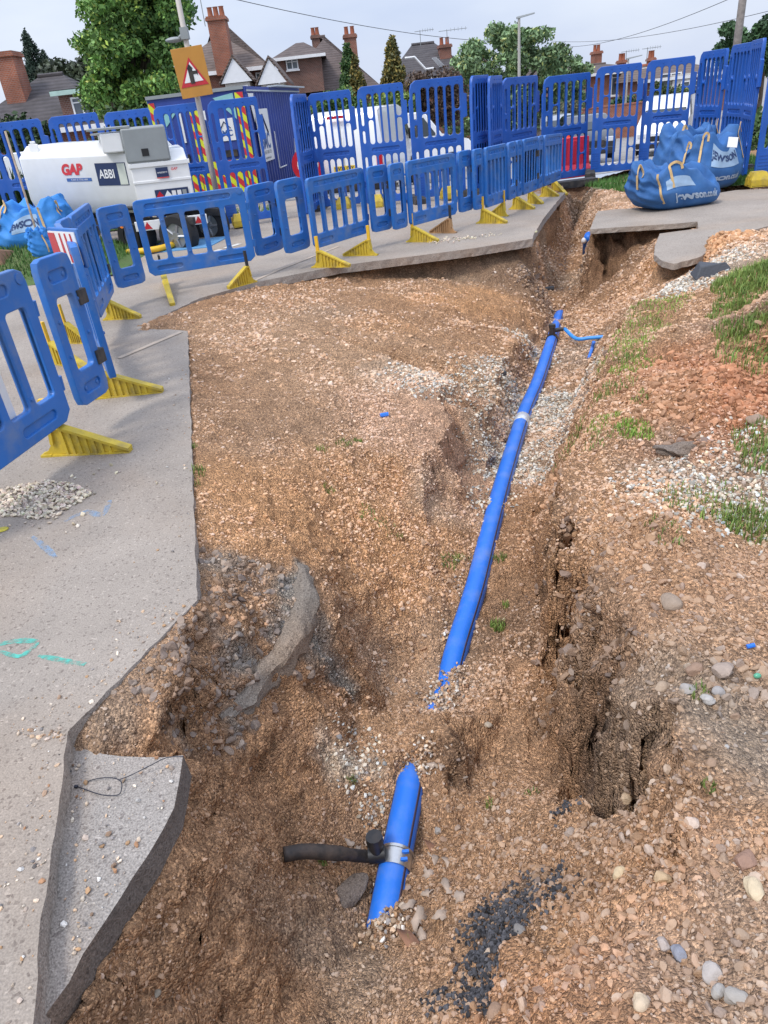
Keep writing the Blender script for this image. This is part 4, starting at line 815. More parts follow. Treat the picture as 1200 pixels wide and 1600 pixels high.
low_barrier('low blue barrier midway along the far run, fourth from its far end', [('N', (741,329), (755,325), (738,243), (755,241)), ('W', (759,325), (790,314), (757,241), (790,234)), ('N', (793,314), (805,308), (793,233), (805,232))], [('y','y',(745,349),(792,349)), ('y','y',(794,338),(764,338))])
low_barrier('low blue barrier on the far run just short of the last one', [('N', (806,308), (814,305), (806,232), (814,230)), ('W', (816,305), (838,296), (815,230), (838,226))], [('y','y',(796,327),(835,327)), ('y','y',(822,318),(848,319))])
low_barrier('farthest low blue barrier, ending beside the red water barrier', [('N', (839,296), (846,292), (839,226), (846,225)), ('W', (848,292), (875,280), (847,225), (876,220))], [('y','y',(842,308),(873,307)), ('y','y',(860,298),(885,301))], False)
# striped board on the folded barrier
a, b = D(72, 352, 5.12), D(118, 372, 4.86); b.z = a.z = (a.z + b.z)/2; L_ = (b-a).length; rz = math.atan2(b.y-a.y, b.x-a.x)
sb = MB().box(-.02, L_+.02, .004, .03, -.22, .02).build('board_frame', M['bar'], bs, bevel=.008, loc=a - bs.location); sb.rotation_euler = (0, 0, rz)
bd_ = MB().box(0, L_, -.004, .003, -.20, 0).build('hazard_board', M['white'], sb)
for k in range(4):
    x0 = (0, .42, .62, .82)[k]*L_; x1 = (.30, .52, .72, .92)[k]*L_
    MB().loft([[(x0,y,-.19),(x1,y,-.19),(x1-.02,y,-.01),(x0-.0,y,-.01)] for y in (-.0075,-.0045)]).build('red_stripe', M['redrefl'], sb)

# tall barriers
def tall_mesh():
    w_, h = 1.08, 1.88; outer = [(0,.03),(.03,0),(w_-.08,0),(w_-.05,.03),(w_-.05,1.23),(w_+.03,1.25),(w_+.03,1.6),(w_-.03,1.62),(w_-.03,h-.04),(w_-.06,h),(.14,h),(.06,h-.05),(.03,h-.14),(.03,1.62),(0,1.58)]
    up = [rrect(.075,1.28,.135,1.7,.03), rrect(.075,1.0,.135,1.2,.03)]; n = 5; x = .23; pw = (w_ - .1 - x + .045) / n
    for k in range(n):
        X0, X1 = x + k*pw, x + k*pw + pw - .045
        if k in (0, n-1): up += [rrect(X0,.98,X1,1.36,.045), rrect(X0,1.385,X1,1.76,.045), rrect(X0,.12,X1,.42,.045), rrect(X0,.445,X1,.8,.045)]
        else: up += [rrect(X0,.98,X1,1.76,.05), rrect(X0,.12,X1,.8,.05)]
    up += [rrect(.075,.45,.135,.78,.03)]
    rec = [rrect(.26,.855,w_-.2,.915,.03)]
    mb = MB(); mb.add(*plate(outer, up + rec, .026, .008)); mb.add(*plate([(a*.996+.002, b*.997+.002) for a, b in outer], up, .012, .001))
    for k in range(5): mb.sphere((.34 + k*.11, -.014, .885), .016, 8, 4, (1,.6,1))
    for k in range(7): mb.box(.03, .18, -.032, .032, .08+k*.045, .1+k*.045)
    for k in range(8): mb.sphere((.3 + k*.09, -.028, 1.82 if k % 2 else .07), .012, 6, 3, (1,.7,1))
    o = mb.build('panel', M['bar_tall'], fix=False); me = o.data; bpy.data.objects.remove(o); me.shade_smooth(); me.set_sharp_from_angle(angle=R(38)); return me
TALL = tall_mesh()
def tfoot():
    mb = MB(); mb.loft([[(-.33,-.11,0),(.33,-.11,0),(.33,.11,0),(-.33,.11,0)],[(-.33,-.1,.08),(.33,-.1,.08),(.33,.1,.08),(-.33,.1,.08)],[(-.28,-.08,.12),(.28,-.08,.12),(.28,.08,.12),(-.28,.08,.12)]]); o = mb.build('rubber_foot', M['rubber'], bevel=0); me = o.data; bpy.data.objects.remove(o); return me
def tblock():
    mb = MB(); mb.loft([[(-.13,-.14,0.0),(.13,-.14,0.0),(.13,.14,0.0),(-.13,.14,0.0)],[(-.13,-.13,.1),(.13,-.13,.1),(.13,.13,.1),(-.13,.13,.1)],[(-.09,-.09,.2),(.09,-.09,.2),(.09,.09,.2),(-.09,.09,.2)]]); mb.box(-.145,-.13,-.03,.03,.03,.16); mb.box(-.12,.12,-.145,-.139,.02,.09)
    o = mb.build('block_foot', M['yellow'], bevel=0); me = o.data; bpy.data.objects.remove(o); return me
TF, TBK = tfoot(), tblock()
def DD(px, py, Y): q = D(px, py, Y); return (q.x, q.y, q.z - 1.93)
TL = [(DD(-35,196,14.5), DD(58,187,14.4), 'leftmost tall blue barrier, cut by the left edge above the bulk bag'),
      (DD(70,184,14.3), DD(148,178,14.3), 'tall blue barrier above the left end of the white fuel bowser'),
      (DD(158,177,14.25), DD(230,171,14.2), 'tall blue barrier above the middle of the white fuel bowser'),
      (DD(235,168,13.9), DD(310,160,13.8), 'tall blue barrier behind the grey locker of the bowser'),
      (DD(319,159,13.5), DD(398,155,13.7), 'tall blue barrier in front of the chevron end of the container'),
      ((-.78,13.75,-.0),(-.57,14.72,-.01), 'tall blue barrier standing edge on beside the blue container'),
      ((-.56,14.75,-.01), (.22,14.64,0), 'tall blue barrier in front of the rear doors of the white van'),
      ((.33,14.35,0), (1.13,14.25,0), 'tall blue barrier in front of the side of the first white van'),
      ((1.24,14.22,0), (2.2,14.45,0), 'tall blue barrier in front of the second white van'),
      ((2.36,14.4,-.02), (2.78,15.05,-.05), 'tall blue barrier set back at an angle right of the second van'),
      ((2.72,14.62,-.05), (3.08,15.28,-.08), 'tall blue barrier seen very obliquely before the lamp post'),
      ((3.09,15.3,-.1), (3.95,16.15,-.15), 'tall blue barrier with the lamp post behind it'),
      ((4.07,16.1,-.15), (5.08,16.4,-.16), 'tall blue barrier with the red barrier and cone behind it'),
      ((5.11,16.1,-.09), (5.92,15.85,-.08), 'tall blue barrier in front of the black car'),
      ((6.06,15.95,-.08), (6.83,15.55,-.05), 'tall blue barrier in front of the white van at the right'),
      ((6.96,15.55,-.04), (6.98,14.55,-.02), 'tall blue barrier turning toward the viewer behind the bulk bags'),
      ((6.99,14.4,-.01), (6.85,13.4,0), 'tall blue barrier second after the corner behind the bulk bags'),
      ((6.78,13.3,0), (6.45,12.3,0), 'tall blue barrier third after the corner, right of the bulk bags'),
      ((6.22,11.6,0), (7.3,11.45,0), 'tall blue barrier cut by the right edge of the photo')]
for i, (a, b, lb) in enumerate(TL):
    a, b = Vector(a), Vector(b); L_ = math.hypot(b.x-a.x, b.y-a.y); rz = math.atan2(b.y-a.y, b.x-a.x)
    r_ = empty('tall_barrier', lb, 'barrier', (a.x, a.y, a.z), rz, 'tall blue barriers round the site'); gz = a.z
    child('panel', TALL, r_, (0,0,.05), 0, (L_*1.07/1.08, 1, 1))
    if i in (4, 7, 18): child('block_foot', TBK, r_, (L_*.25 if i != 18 else .02, -.12, .0), 0)
    elif i not in (5, 10): child('rubber_foot', TF, r_, (.0, 0, -.01), math.pi/2)
    if i in (6, 8): child('block_foot', TBK, r_, (L_*.62, -.15, 0), 0)
# kit beyond the trench end
q = G(898, 292); r_ = empty('rubber_block', 'long dark grey rubber block lying across the end of the trench', 'barrier foot', (q.x, q.y, q.z), .1)
mb = MB(); mb.box(-.42,.42,-.14,.14,0,.13); mb.box(-.3,-.2,-.15,-.14,.03,.08); mb.box(.1,.2,-.15,-.14,.03,.08); mb.build('block', M['rubber'], r_, bevel=.015)
mb = MB(); mb.box(.421,.45,-.13,.13,.005,.12); mb.build('yellow_end', M['yellow'], r_)
q = Vector((4.72, 16.95, -.17)); r_ = empty('water_barrier', 'low red plastic water filled barrier behind the tall blue barrier', 'barrier', q, .05)
mb = MB(); mb.loft([[(-.62,-.2,0),(.62,-.2,0),(.62,.2,0),(-.62,.2,0)],[(-.62,-.19,.16),(.62,-.19,.16),(.62,.19,.16),(-.62,.19,.16)],[(-.6,-.11,.25),(.6,-.11,.25),(.6,.11,.25),(-.6,.11,.25)],[(-.58,-.09,.78),(.58,-.09,.78),(.58,.09,.78),(-.58,.09,.78)]])
for k in range(5): mb.box(-.5+k*.24,-.4+k*.24,-.115,-.1,.27,.72)
mb.build('body', mat('red_barrier', (.72,.03,.06), .45), r_, bevel=.03)
q = Vector((5.02, 17.4, -.17)); r_ = empty('traffic_cone', 'orange and white traffic cone behind the red water barrier', 'cone', q)
mb = MB(); mb.loft([[(-.2,-.2,0),(.2,-.2,0),(.2,.2,0),(-.2,.2,0)],[(-.19,-.19,.04),(.19,-.19,.04),(.19,.19,.04),(-.19,.19,.04)]]); mb.build('base', M['rubber'], r_)
mb = MB(); mb.tube([(0,0,.03),(0,0,1.0)], [.17,.035], 20); mb.build('cone_body', mat('cone_orange', (.8,.09,.02), .5), r_, smooth='auto')
mb = MB(); mb.tube([(0,0,.32),(0,0,.62)], [.136,.094], 20, cap=False); mb.build('white_sleeve', M['white'], r_, smooth=True)

# curved broken concrete standing out of the slope
def rubble_band(name, label, top, thick, m, depth=.2, n=26, amp=.02):
    c = spline([P(*a) for a in top], 5); base = c[0]; mb = MB(); rings = []
    for i, p_ in enumerate(c):
        t = (c[min(i+1,len(c)-1)] - c[max(i-1,0)]).normalized(); o = Vector((t.y, -t.x, 0)).normalized(); r = []
        hh = depth * (1 - .5*abs(i/len(c)-.5)); f = .35 + .65*math.sin(math.pi*min(max((i+1)/(len(c)+1), 0), 1))**.5
        for (u, v) in ((0,0),(.3,.01),(.7,-.004),(1,-.03),(1.15,-.25),(1.1,-.5),(1.2,-.75),(1.0,-1.0),(.3,-1.0),(-.1,-.6)):
            r.append(p_ - base + (-o)*(-u*thick*f) * 1.0 + Vector((0,0,v*hh + (0 if v else 0))) + Vector((random.uniform(-1,1), random.uniform(-1,1), random.uniform(-1,1)))*amp*.35)
        rings.append(r)
    mb.loft(rings); o = mb.build(name, m, smooth='auto', loc=base + Vector((0,0,.012))); sb_ = o.modifiers.new('s', 'SUBSURF'); sb_.levels = 1; sb_.render_levels = 1
    return tag(o, label, 'rubble')

def lumps_stuff(name, label, zl, n, lo, hi, cols, sinkk=.2):
    p, b = scatter(n, zones(zl)); s_ = lo*(hi/lo)**(rng.random(n)**1.8); c = np.array(cols)[rng.integers(0, len(cols), n)] * rng.uniform(.7, 1.25, (n,1)); c = c*.7 + b*.3
    o = stones(name, p - np.stack([0*s_, 0*s_, s_*sinkk], -1), s_, np.clip(c, .01, .8), True, .7); return tag(o, label, 'rubble', kind='stuff')
lumps_stuff('broken_asphalt', 'broken grey asphalt and concrete crumbs on the slope under the pavement edge', [(370,900,-.15,.16,1),(340,950,-.14,.13,1),(330,880,-.12,.12,.8),(300,1020,-.08,.18,1),(240,1080,-.1,.16,.9),(430,980,-.3,.14,.8),(390,1050,-.36,.1,.9),(330,1110,-.3,.12,.8),(455,900,-.22,.1,.8),(300,560,-.02,.2,.2)], 900, .006, .035, [(.16,.15,.14),(.09,.085,.085),(.24,.21,.18),(.20,.14,.10)])
lumps_stuff('broken_asphalt', 'dark clods and asphalt crumbs on the cut faces further along the trench', [(900,1010,-.4,.14,1),(985,980,-.02,.1,1),(880,900,-.3,.12,.8),(860,860,-.5,.12,.6),(780,410,-.3,.5,.9),(650,415,-.2,.5,.6),(830,440,-.5,.3,1),(860,380,-.5,.5,.8),(960,380,-.4,.5,.9),(885,650,-.6,.3,.4),(1060,700,.05,.12,1),(1120,440,.05,.2,.6),(870,450,-.85,.25,.9)], 1500, .010, .045, [(.14,.12,.11),(.2,.14,.1),(.08,.075,.075),(.26,.18,.12)])

from mathutils import noise as mno
def broken_edge(name, label, top, inn, depth, m):
    c = spline([P(*a) for a in top], 9); base = c[len(c)//2]; base = Vector(base); rings = []; n = len(c)
    for i, p_ in enumerate(c):
        t = (c[min(i+1,n-1)] - c[max(i-1,0)]).normalized(); o = Vector((-t.y, t.x, 0)).normalized()      # outward, toward the trench
        if o.x < 0: o = -o
        f = math.sin(math.pi*(i+.5)/n)**.4; r = []; hh = depth*(.75+.35*mno.noise(Vector((i*.11,3,1))))*f; ww = inn*(.8+.5*mno.noise(Vector((i*.13,7,2))))*f
        prof = [(-ww, 0), (-ww*.66, .006), (-ww*.33, .01), (.0, .004), (.022, -.02), (.03, -hh*.25), (.026, -hh*.5), (.03, -hh*.75), (.01, -hh), (-ww*.4, -hh*1.02), (-ww*.8, -hh), (-ww*1.02, -hh*.5)]
        pp = []
        for k in range(len(prof)):
            a, b = prof[k], prof[(k+1)%len(prof)]; pp += [a, ((a[0]+b[0])/2, (a[1]+b[1])/2)]
        for (u, v) in pp:
            q = p_ + o*u + Vector((0,0,v)); nz = mno.fractal(q*16, .9, 2.1, 5)*.014 + mno.noise(q*5)*.022; q += Vector((o.x*nz, o.y*nz, mno.fractal(q*13 + Vector((9,9,9)), .9, 2.1, 5)*.012 + mno.noise(q*6)*.012)); r.append(q - base)
        rings.append(r)
    mb = MB(); mb.loft(rings); o_ = mb.build(name, m, smooth='auto', loc=base + Vector((-.01,0,-.034))); o_.data.set_sharp_from_angle(angle=R(24)); return tag(o_, label, 'rubble')
broken_edge('broken_concrete', 'rough curved grey concrete edge projecting from the left slope below the pavement', [(452,858,-.19),(474,874,-.2),(484,900,-.235),(480,940,-.26),(464,975,-.29),(444,1003,-.31),(415,1032,-.33),(388,1074,-.34),(345,1110,-.33)], .10, .2, M['rubble_l'])

# ------------------------------------------------------------------ street level beyond the site
def hz(x, y):
    a = g(x, y); k = min(max((y - 15.2) / 2.5, 0), 1); return a * (1 - k) + k * max(-.075 * (y - 14.5), -1.35)
def sheet(name, m, xs, ys_, zf, off=0.0):
    V = [(x, y, zf(x, y) + off) for y in ys_ for x in xs]; n = len(xs)
    Fc = [(j*n+i, j*n+i+1, (j+1)*n+i+1, (j+1)*n+i) for j in range(len(ys_)-1) for i in range(n-1)]
    mb = MB(); mb.add(V, Fc); o = mb.build(name, m, smooth=True); tag(o, kind='structure'); return o
fr = lambda a, b, s_: [a + (b-a)*k/max(1, int((b-a)/s_)) for k in range(max(1, int((b-a)/s_)) + 1)]
M['asphalt'] = concrete_mat('asphalt', (.30,.29,.28), .15, .4, (.36,.32,.27), .3)
M['turf'] = concrete_mat('turf', (.09,.15,.045), .35, 1.0, (.2,.16,.09), .35)
sheet('road', M['asphalt'], fr(-150,-12,20)+fr(-10,12,1.0)+fr(14,150,20), fr(16.88,30,.6)+fr(32,60,4)+[200,400], hz, -.006)
sheet('road', M['asphalt'], [-150,-60,-30,-10], fr(-1.3,16.88,2), lambda x,y: g(x,y), -.004)
sheet('verge', M['turf'], [9.35,30,150], fr(-1.3,16.88,2), lambda x,y: .02)
sheet('ground', M['turf'], [-150,-10,9.4,150], [-60,-1.25], lambda x,y: -.02)
def strip(name, m, quad, off, kind='structure', sub=1):
    a, b, c, d = [Vector((*q[:2], 0)) for q in quad]; n1 = max(1, int((b-a).length/1.5)); V = []
    for j in range(sub+1):
        for i in range(n1+1):
            p = a.lerp(b, i/n1).lerp(d.lerp(c, i/n1), j/sub); V.append((p.x, p.y, hz(p.x, p.y) + off))
    mb = MB(); mb.add(V, [(j*(n1+1)+i, j*(n1+1)+i+1, (j+1)*(n1+1)+i+1, (j+1)*(n1+1)+i) for j in range(sub) for i in range(n1)]); o = mb.build(name, m, smooth=True); tag(o, kind=kind); return o
M['line'] = mat('road_line', (.62,.60,.55), .8, var=.15, vscale=8, dirt=(.36,.33,.3), dirt_amt=.6, dscale=9)
M['joint'] = mat('joint', (.46,.37,.28), .9, var=.15, vscale=8, dirt=(.36,.33,.3), dirt_amt=.6, dscale=9)
def line(p0, p1, w_, m, off=.005, name='marking'):
    a, b = Vector((*p0[:2],0)), Vector((*p1[:2],0)); d = (b-a).normalized(); n = Vector((-d.y, d.x, 0))*w_/2
    return strip(name, m, [a-n, b-n, b+n, a+n], off)
line(G(186,560), G(283,519), .06, M['joint']); line(G(428,425), G(530,385), .05, M['joint']); line(G(395,440), G(432,424), .05, M['joint'])
for (a, b) in [((330,395),(345,390)),((352,388),(375,381)),((423,345),(452,338)),((282,407),(318,396)),((560,318),(600,312))]: line(G(*a), G(*b), .10, M['line'])
line((4.75,17.6), (5.6,21), .10, M['line']); line((5.6,17.0), (7.6,19.5), .12, M['line']); line((7.2,22),(9.5,27), .12, M['line'])
# grass verges
def grow(name, label, quads, n, h, zf=None, tint=(.09,.2,.045), w_=1.0):
    V = []; Fc = []; cc = []
    tot = sum(q[4] for q in quads)
    for (x0, x1, y0, y1, wt) in quads:
        for k in range(int(n*wt/tot)):
            x, y = random.uniform(x0, x1), random.uniform(y0, y1); z = zf(x, y) if zf else hz(x, y); hh = h*random.uniform(.5,1.15); b = random.uniform(0, 6.3); ww = .006*w_ + hh*.03; dx, dy = math.cos(b), math.sin(b); l_ = random.uniform(0,.7)*hh
            o = len(V); V += [(x-dy*ww, y+dx*ww, z-.01), (x+dy*ww, y-dx*ww, z-.01), (x+dx*l_, y+dy*l_, z+hh)]; Fc.append((o,o+1,o+2)); f = random.uniform(.6,1.4); cc += [(tint[0]*f, tint[1]*f, tint[2]*f)]*3
    o = np_mesh(name, np.array(V), np.array(Fc), M['grass'], np.array(cc)); return tag(o, label, 'grass', kind='stuff')
strip('verge', M['turf'], [(-9.5,15.0),(-1.6,15.0),(-1.3,19.6),(-9.5,19.6)], .02, sub=5)
grow('grass', 'rough grass verge behind the tall barriers at the left', [(-9.5,-1.6,15.0,19.5,1)], 9000, .10, lambda x, y: hz(x,y)+.02, w_=1.5)
BANK = lambda x, y: .30 * min(1, max(0, (12.7-y)/.5)) * min(1, max(0, (y-10.2)/.8)) * min(1, max(0, (-3.35-x)/1.0))
def banksheet():
    xs_, ys2 = fr(-9,-3.2,.3), fr(10.0,12.9,.25); V = [(x, y, BANK(x,y) + .012 + .015*math.sin(x*7+y*3)) for y in ys2 for x in xs_]; n = len(xs_)
    mb = MB(); mb.add(V, [(j*n+i, j*n+i+1, (j+1)*n+i+1, (j+1)*n+i) for j in range(len(ys2)-1) for i in range(n-1)]); tag(mb.build('verge', M['turf'], smooth=True), kind='structure')
banksheet()
grow('grass', 'green grass bank under the bulk bag at the left', [(-9,-3.4,10.3,12.8,1)], 12000, .09, lambda x, y: BANK(x,y) + .01, tint=(.08,.17,.04))
strip('verge', M['turf'], [(4.55,14.3),(4.9,11.75),(9.3,11.7),(9.3,15.3)], .012, sub=5)
grow('grass', 'green grass verge behind the blue bulk bags at the right', [(4.65,9.2,12.0,15.2,1),(5.1,9.2,11.75,12.2,.15)], 15000, .10, lambda x, y: hz(x,y)+.01)
grow('hedge', 'dark overgrown hedge behind the leftmost tall barriers', [(-9.5,-4.9,15.6,16.4,1)], 5000, .75, lambda x, y: hz(x,y)+random.random()*.55, tint=(.035,.07,.025), w_=6)

# shingle patch and marks on the pavement
pp = [G(-12,770), G(70,752), G(112,757), G(150,772), G(100,800), G(88,812), G(60,812), G(-12,806)]
n = 900; P_ = []
poly = [(p.x, p.y) for p in pp]; xs_ = [p[0] for p in poly]; ys2 = [p[1] for p in poly]
while len(P_) < n:
    x, y = random.uniform(min(xs_), max(xs_)), random.uniform(min(ys2), max(ys2))
    if _in(poly, x, y): P_.append((x, y, .004 + .008*random.random()))
for px, py in [(112,745),(118,748),(147,742),(182,740),(188,738),(245,756),(136,760),(174,728),(155,734),(130,805),(116,820),(122,823),(52,823),(62,826),(78,818),(104,833),(40,818),(16,822)]:
    p_ = G(px, py); P_.append((p_.x, p_.y, .006))
q = G(700, 376)
for k in range(150): P_.append((q.x - .25 + abs(random.gauss(0,.5)) * 1.0, q.y + random.gauss(0,.09) + .0, .006))
P_ = np.array(P_); s_ = rng.uniform(.007, .017, len(P_)); s_[n+18:] *= 1.1
tag(stones('gravel', P_, s_, np.clip(np.array([(.66,.56,.43)]) * rng.uniform(.5, 1.2, (len(P_),1)) + rng.normal(0,.02,(len(P_),3)), .08, .85), True, .4), 'cream shingle filling a small hole in the pavement and spilled beside it', 'gravel', kind='stuff')
def smear(name, pts_, w_, m, z=.0015):
    c = [G(*p_) for p_ in pts_]; c = spline(c, 5) if len(c) > 2 else [c[0].lerp(c[1], k/8) for k in range(9)]
    mb = MB(); L_, R_ = [], []
    for i, p_ in enumerate(c):
        t = (c[min(i+1,len(c)-1)] - c[max(i-1,0)]).normalized(); nn = Vector((-t.y, t.x, 0)); k = w_ * (.45 + .55*math.sin(math.pi*(i+.6)/(len(c)+.2))) * random.uniform(.75, 1.2)
        L_.append(p_ + nn*k + Vector((0,0,z))); R_.append(p_ - nn*k + Vector((0,0,z)))
    mb.add(L_ + R_, [(i, i+1, len(c)+i+1, len(c)+i) for i in range(len(c)-1)]); o = mb.build(name, m); tag(o, kind='structure'); return o
def faint(name, col, al):
    m = bpy.data.materials.new(name); m.use_nodes = True; t = m.node_tree; b = t.nodes['Principled BSDF']; b.inputs['Base Color'].default_value = (*col,1); b.inputs['Roughness'].default_value = .9
    co = N(t,'ShaderNodeTexCoord').outputs['Object']; ns = N(t,'ShaderNodeTexNoise'); ns.inputs['Scale'].default_value = 25; ns.inputs['Detail'].default_value = 6; t.links.new(co, ns.inputs[0])
    mr = N(t,'ShaderNodeMapRange'); mr.inputs[1].default_value = .35; mr.inputs[2].default_value = .65; mr.inputs[4].default_value = al; t.links.new(ns.outputs[0], mr.inputs[0]); t.links.new(mr.outputs[0], b.inputs['Alpha']); return m
M['paint_green'] = faint('green_paint', (.10,.50,.40), .9)
smear('paint_mark', [(60,1025),(88,1030),(112,1035),(134,1038)], .014, M['paint_green'])
smear('paint_mark', [(-5,1008),(25,1002),(58,1002)], .016, M['paint_green'], .0015); smear('paint_mark', [(0,1018),(30,1026),(52,1012),(60,1004)], .012, M['paint_green'], .0025)
M['faint_blue'] = faint('faint_blue_paint', (.25,.42,.62), .55)
smear('paint_mark', [(50,838),(70,855),(88,872)], .018, M['faint_blue']); smear('paint_mark', [(100,815),(135,800),(160,805),(172,782)], .02, M['faint_blue'])
q = G(3, 828); mb = MB(); mb.sphere((0,0,.003), .035, 14, 4, (1,.8,.12)); tag(mb.build('yellow_leaf', mat('yellow_leaf', (.5,.42,.05), .6, var=.3, vscale=30), smooth=True, loc=q), 'flat yellow green leaf on the pavement at the left edge', 'leaf')
# cable ties on the sub base
M['wire'] = mat('cable_tie', (.015,.018,.03), .4)
def tie(pts_, r, label, z=-.07, lift=.012):
    c = spline([P(x, y, z + lift*k) for (x, y, k) in pts_], 6); mb = MB(); mb.tube([p_ - c[0] for p_ in c], r, 6); o = mb.build('cable_tie', M['wire'], smooth=True, loc=c[0]); return tag(o, label, 'cable tie'), c[0]
o, c0 = tie([(134,1222,.3),(150,1217,.8),(172,1215,1.2),(188,1220,1.4),(190,1232,1),(184,1242,.6),(160,1242,.5),(140,1236,.4),(121,1229,.4)], .0016, 'looped black cable tie lying on the lower concrete')
c = spline([P(187,1218,-.053), P(205,1211,-.05), P(235,1196,-.04), (P(260,1184,-.035)), P(287,1182,-.03)], 6); mb = MB(); mb.tube([p_ - c0 for p_ in c], .0015, 6); mb.build('tail', M['wire'], o, smooth=True)
mb = MB(); qq = P(119,1229,-.064); mb.box(-.005,.005,-.004,.004,-.003,.004); mb.build('lock_head', M['wire'], o, loc=qq - c0)
tie([(101,1142,3.5),(102,1155,2),(103,1172,.5)], .0016, 'short black cable tie end standing against the pavement edge')
tie([(100,1186,.3),(104,1208,.3),(112,1204,.3)], .0016, 'bent scrap of black cable tie below the pavement corner')
st = []
for k in range(420):      # grit kicked onto the concrete near the broken edge
    i_ = random.randrange(0, 12); a_, b_ = Vector(edgeL[i_][:2]), Vector(edgeL[i_+1][:2]); p_ = a_.lerp(b_, random.random()); d_ = abs(random.gauss(0, .10)) + .01; st.append((p_.x - d_, p_.y + d_*.3, .002))
for k in range(260):
    q = P(random.uniform(100, 280), random.uniform(1185, 1500), -.07)
    if inside(polyB, np.array([q.x + .02]), np.array([q.y]))[0]: st.append((q.x, q.y, -.066))
st = np.array(st); tag(stones('grit', st, .0022 + .009*rng.random(len(st))**3.5, pal(len(st), None, 1, 1.0), False, .5), 'small stones and grit kicked onto the pavement beside the broken edge', 'gravel', kind='stuff')
# blue scraps
def scrap(px, py, r, label, m='blue_pipe', z=None):
    q = T(px, py); mb = MB(); mb.tube([(-r,0,.01),(r,0,.014)], r*.6, 8); tag(mb.build('scrap', M[m], loc=q), label, 'scrap')
scrap(601, 651, .03, 'small blue plastic scrap on the pale middle shelf'); scrap(1172, 1014, .012, 'tiny blue scrap on the right bank gravel'); scrap(858, 453, .06, 'black pipe stub lying at the top of the trench floor', 'black_plastic'); scrap(785, 588, .035, 'silver ringed black plastic stub beside the pipe', 'black_plastic')
o = T(1182,1062); mb = MB(); mb.sphere((0,0,.008), .011, 10, 6, (1.1,.8,.8)); tag(mb.build('green_pebble', mat('green_glass', (.10,.36,.22), .3), smooth=True, loc=o), 'small green glassy pebble in the stone heap', 'stone')
q = T(1105, 432); mb = MB()
mb.loft([[(-.16,-.12,0),(.2,-.15,0),(.24,.1,0),(-.1,.14,0)],[(-.1,-.06,.1),(.1,-.1,.13),(.15,.05,.08),(-.05,.08,.12)]]); tag(mb.build('tarmac_lump', mat('tarmac_lump', (.06,.065,.075), .7, bump=.5), loc=q, bevel=.01), 'dark blue grey tarmac lump on the bank below the footway', 'rubble')
q = D(5, 398, 10.9); mb = MB(); mb.loft([[(-.35,-.2,-.25),(.1,-.2,-.25),(.1,.2,-.25),(-.35,.2,-.25)],[(-.35,-.2,.08),(-.02,-.2,.12),(.08,.2,.02),(-.35,.2,.05)]]); tag(mb.build('brown_block', mat('brown_block', (.34,.19,.12), .8), loc=q, bevel=.02), 'brown block edge at the left side above the near barrier', 'block')

# ------------------------------------------------------------------ bulk bags
M['bag'] = mat('bag_blue', (.03,.125,.34), .75, var=.18, vscale=5, dirt=(.10,.22,.42), dirt_amt=.4, dscale=4, bump=.25, bscale=25)
M['bag_l'] = mat('bag_bright_blue', (.03,.22,.60), .7, var=.18, vscale=5, dirt=(.10,.30,.6), dirt_amt=.4, dscale=4, bump=.25, bscale=25)
M['bag_patch'] = mat('bag_patch', (.30,.43,.58), .8, var=.1, vscale=8); M['bag_ink'] = mat('bag_ink', (.03,.06,.16), .8); M['bag_white'] = mat('bag_print', (.42,.52,.64), .8)
M['strap'] = mat('strap', (.62,.43,.20), .85, var=.2, vscale=20); M['darkin'] = mat('bag_inside', (.02,.04,.09), .9)
def snoise(x, y, z):
    return math.sin(x*5.1+y*3.3+1)*math.cos(z*6.7-x*2.9) + .5*math.sin(x*11+z*9.3+y*7)*math.cos(y*13-z*5)
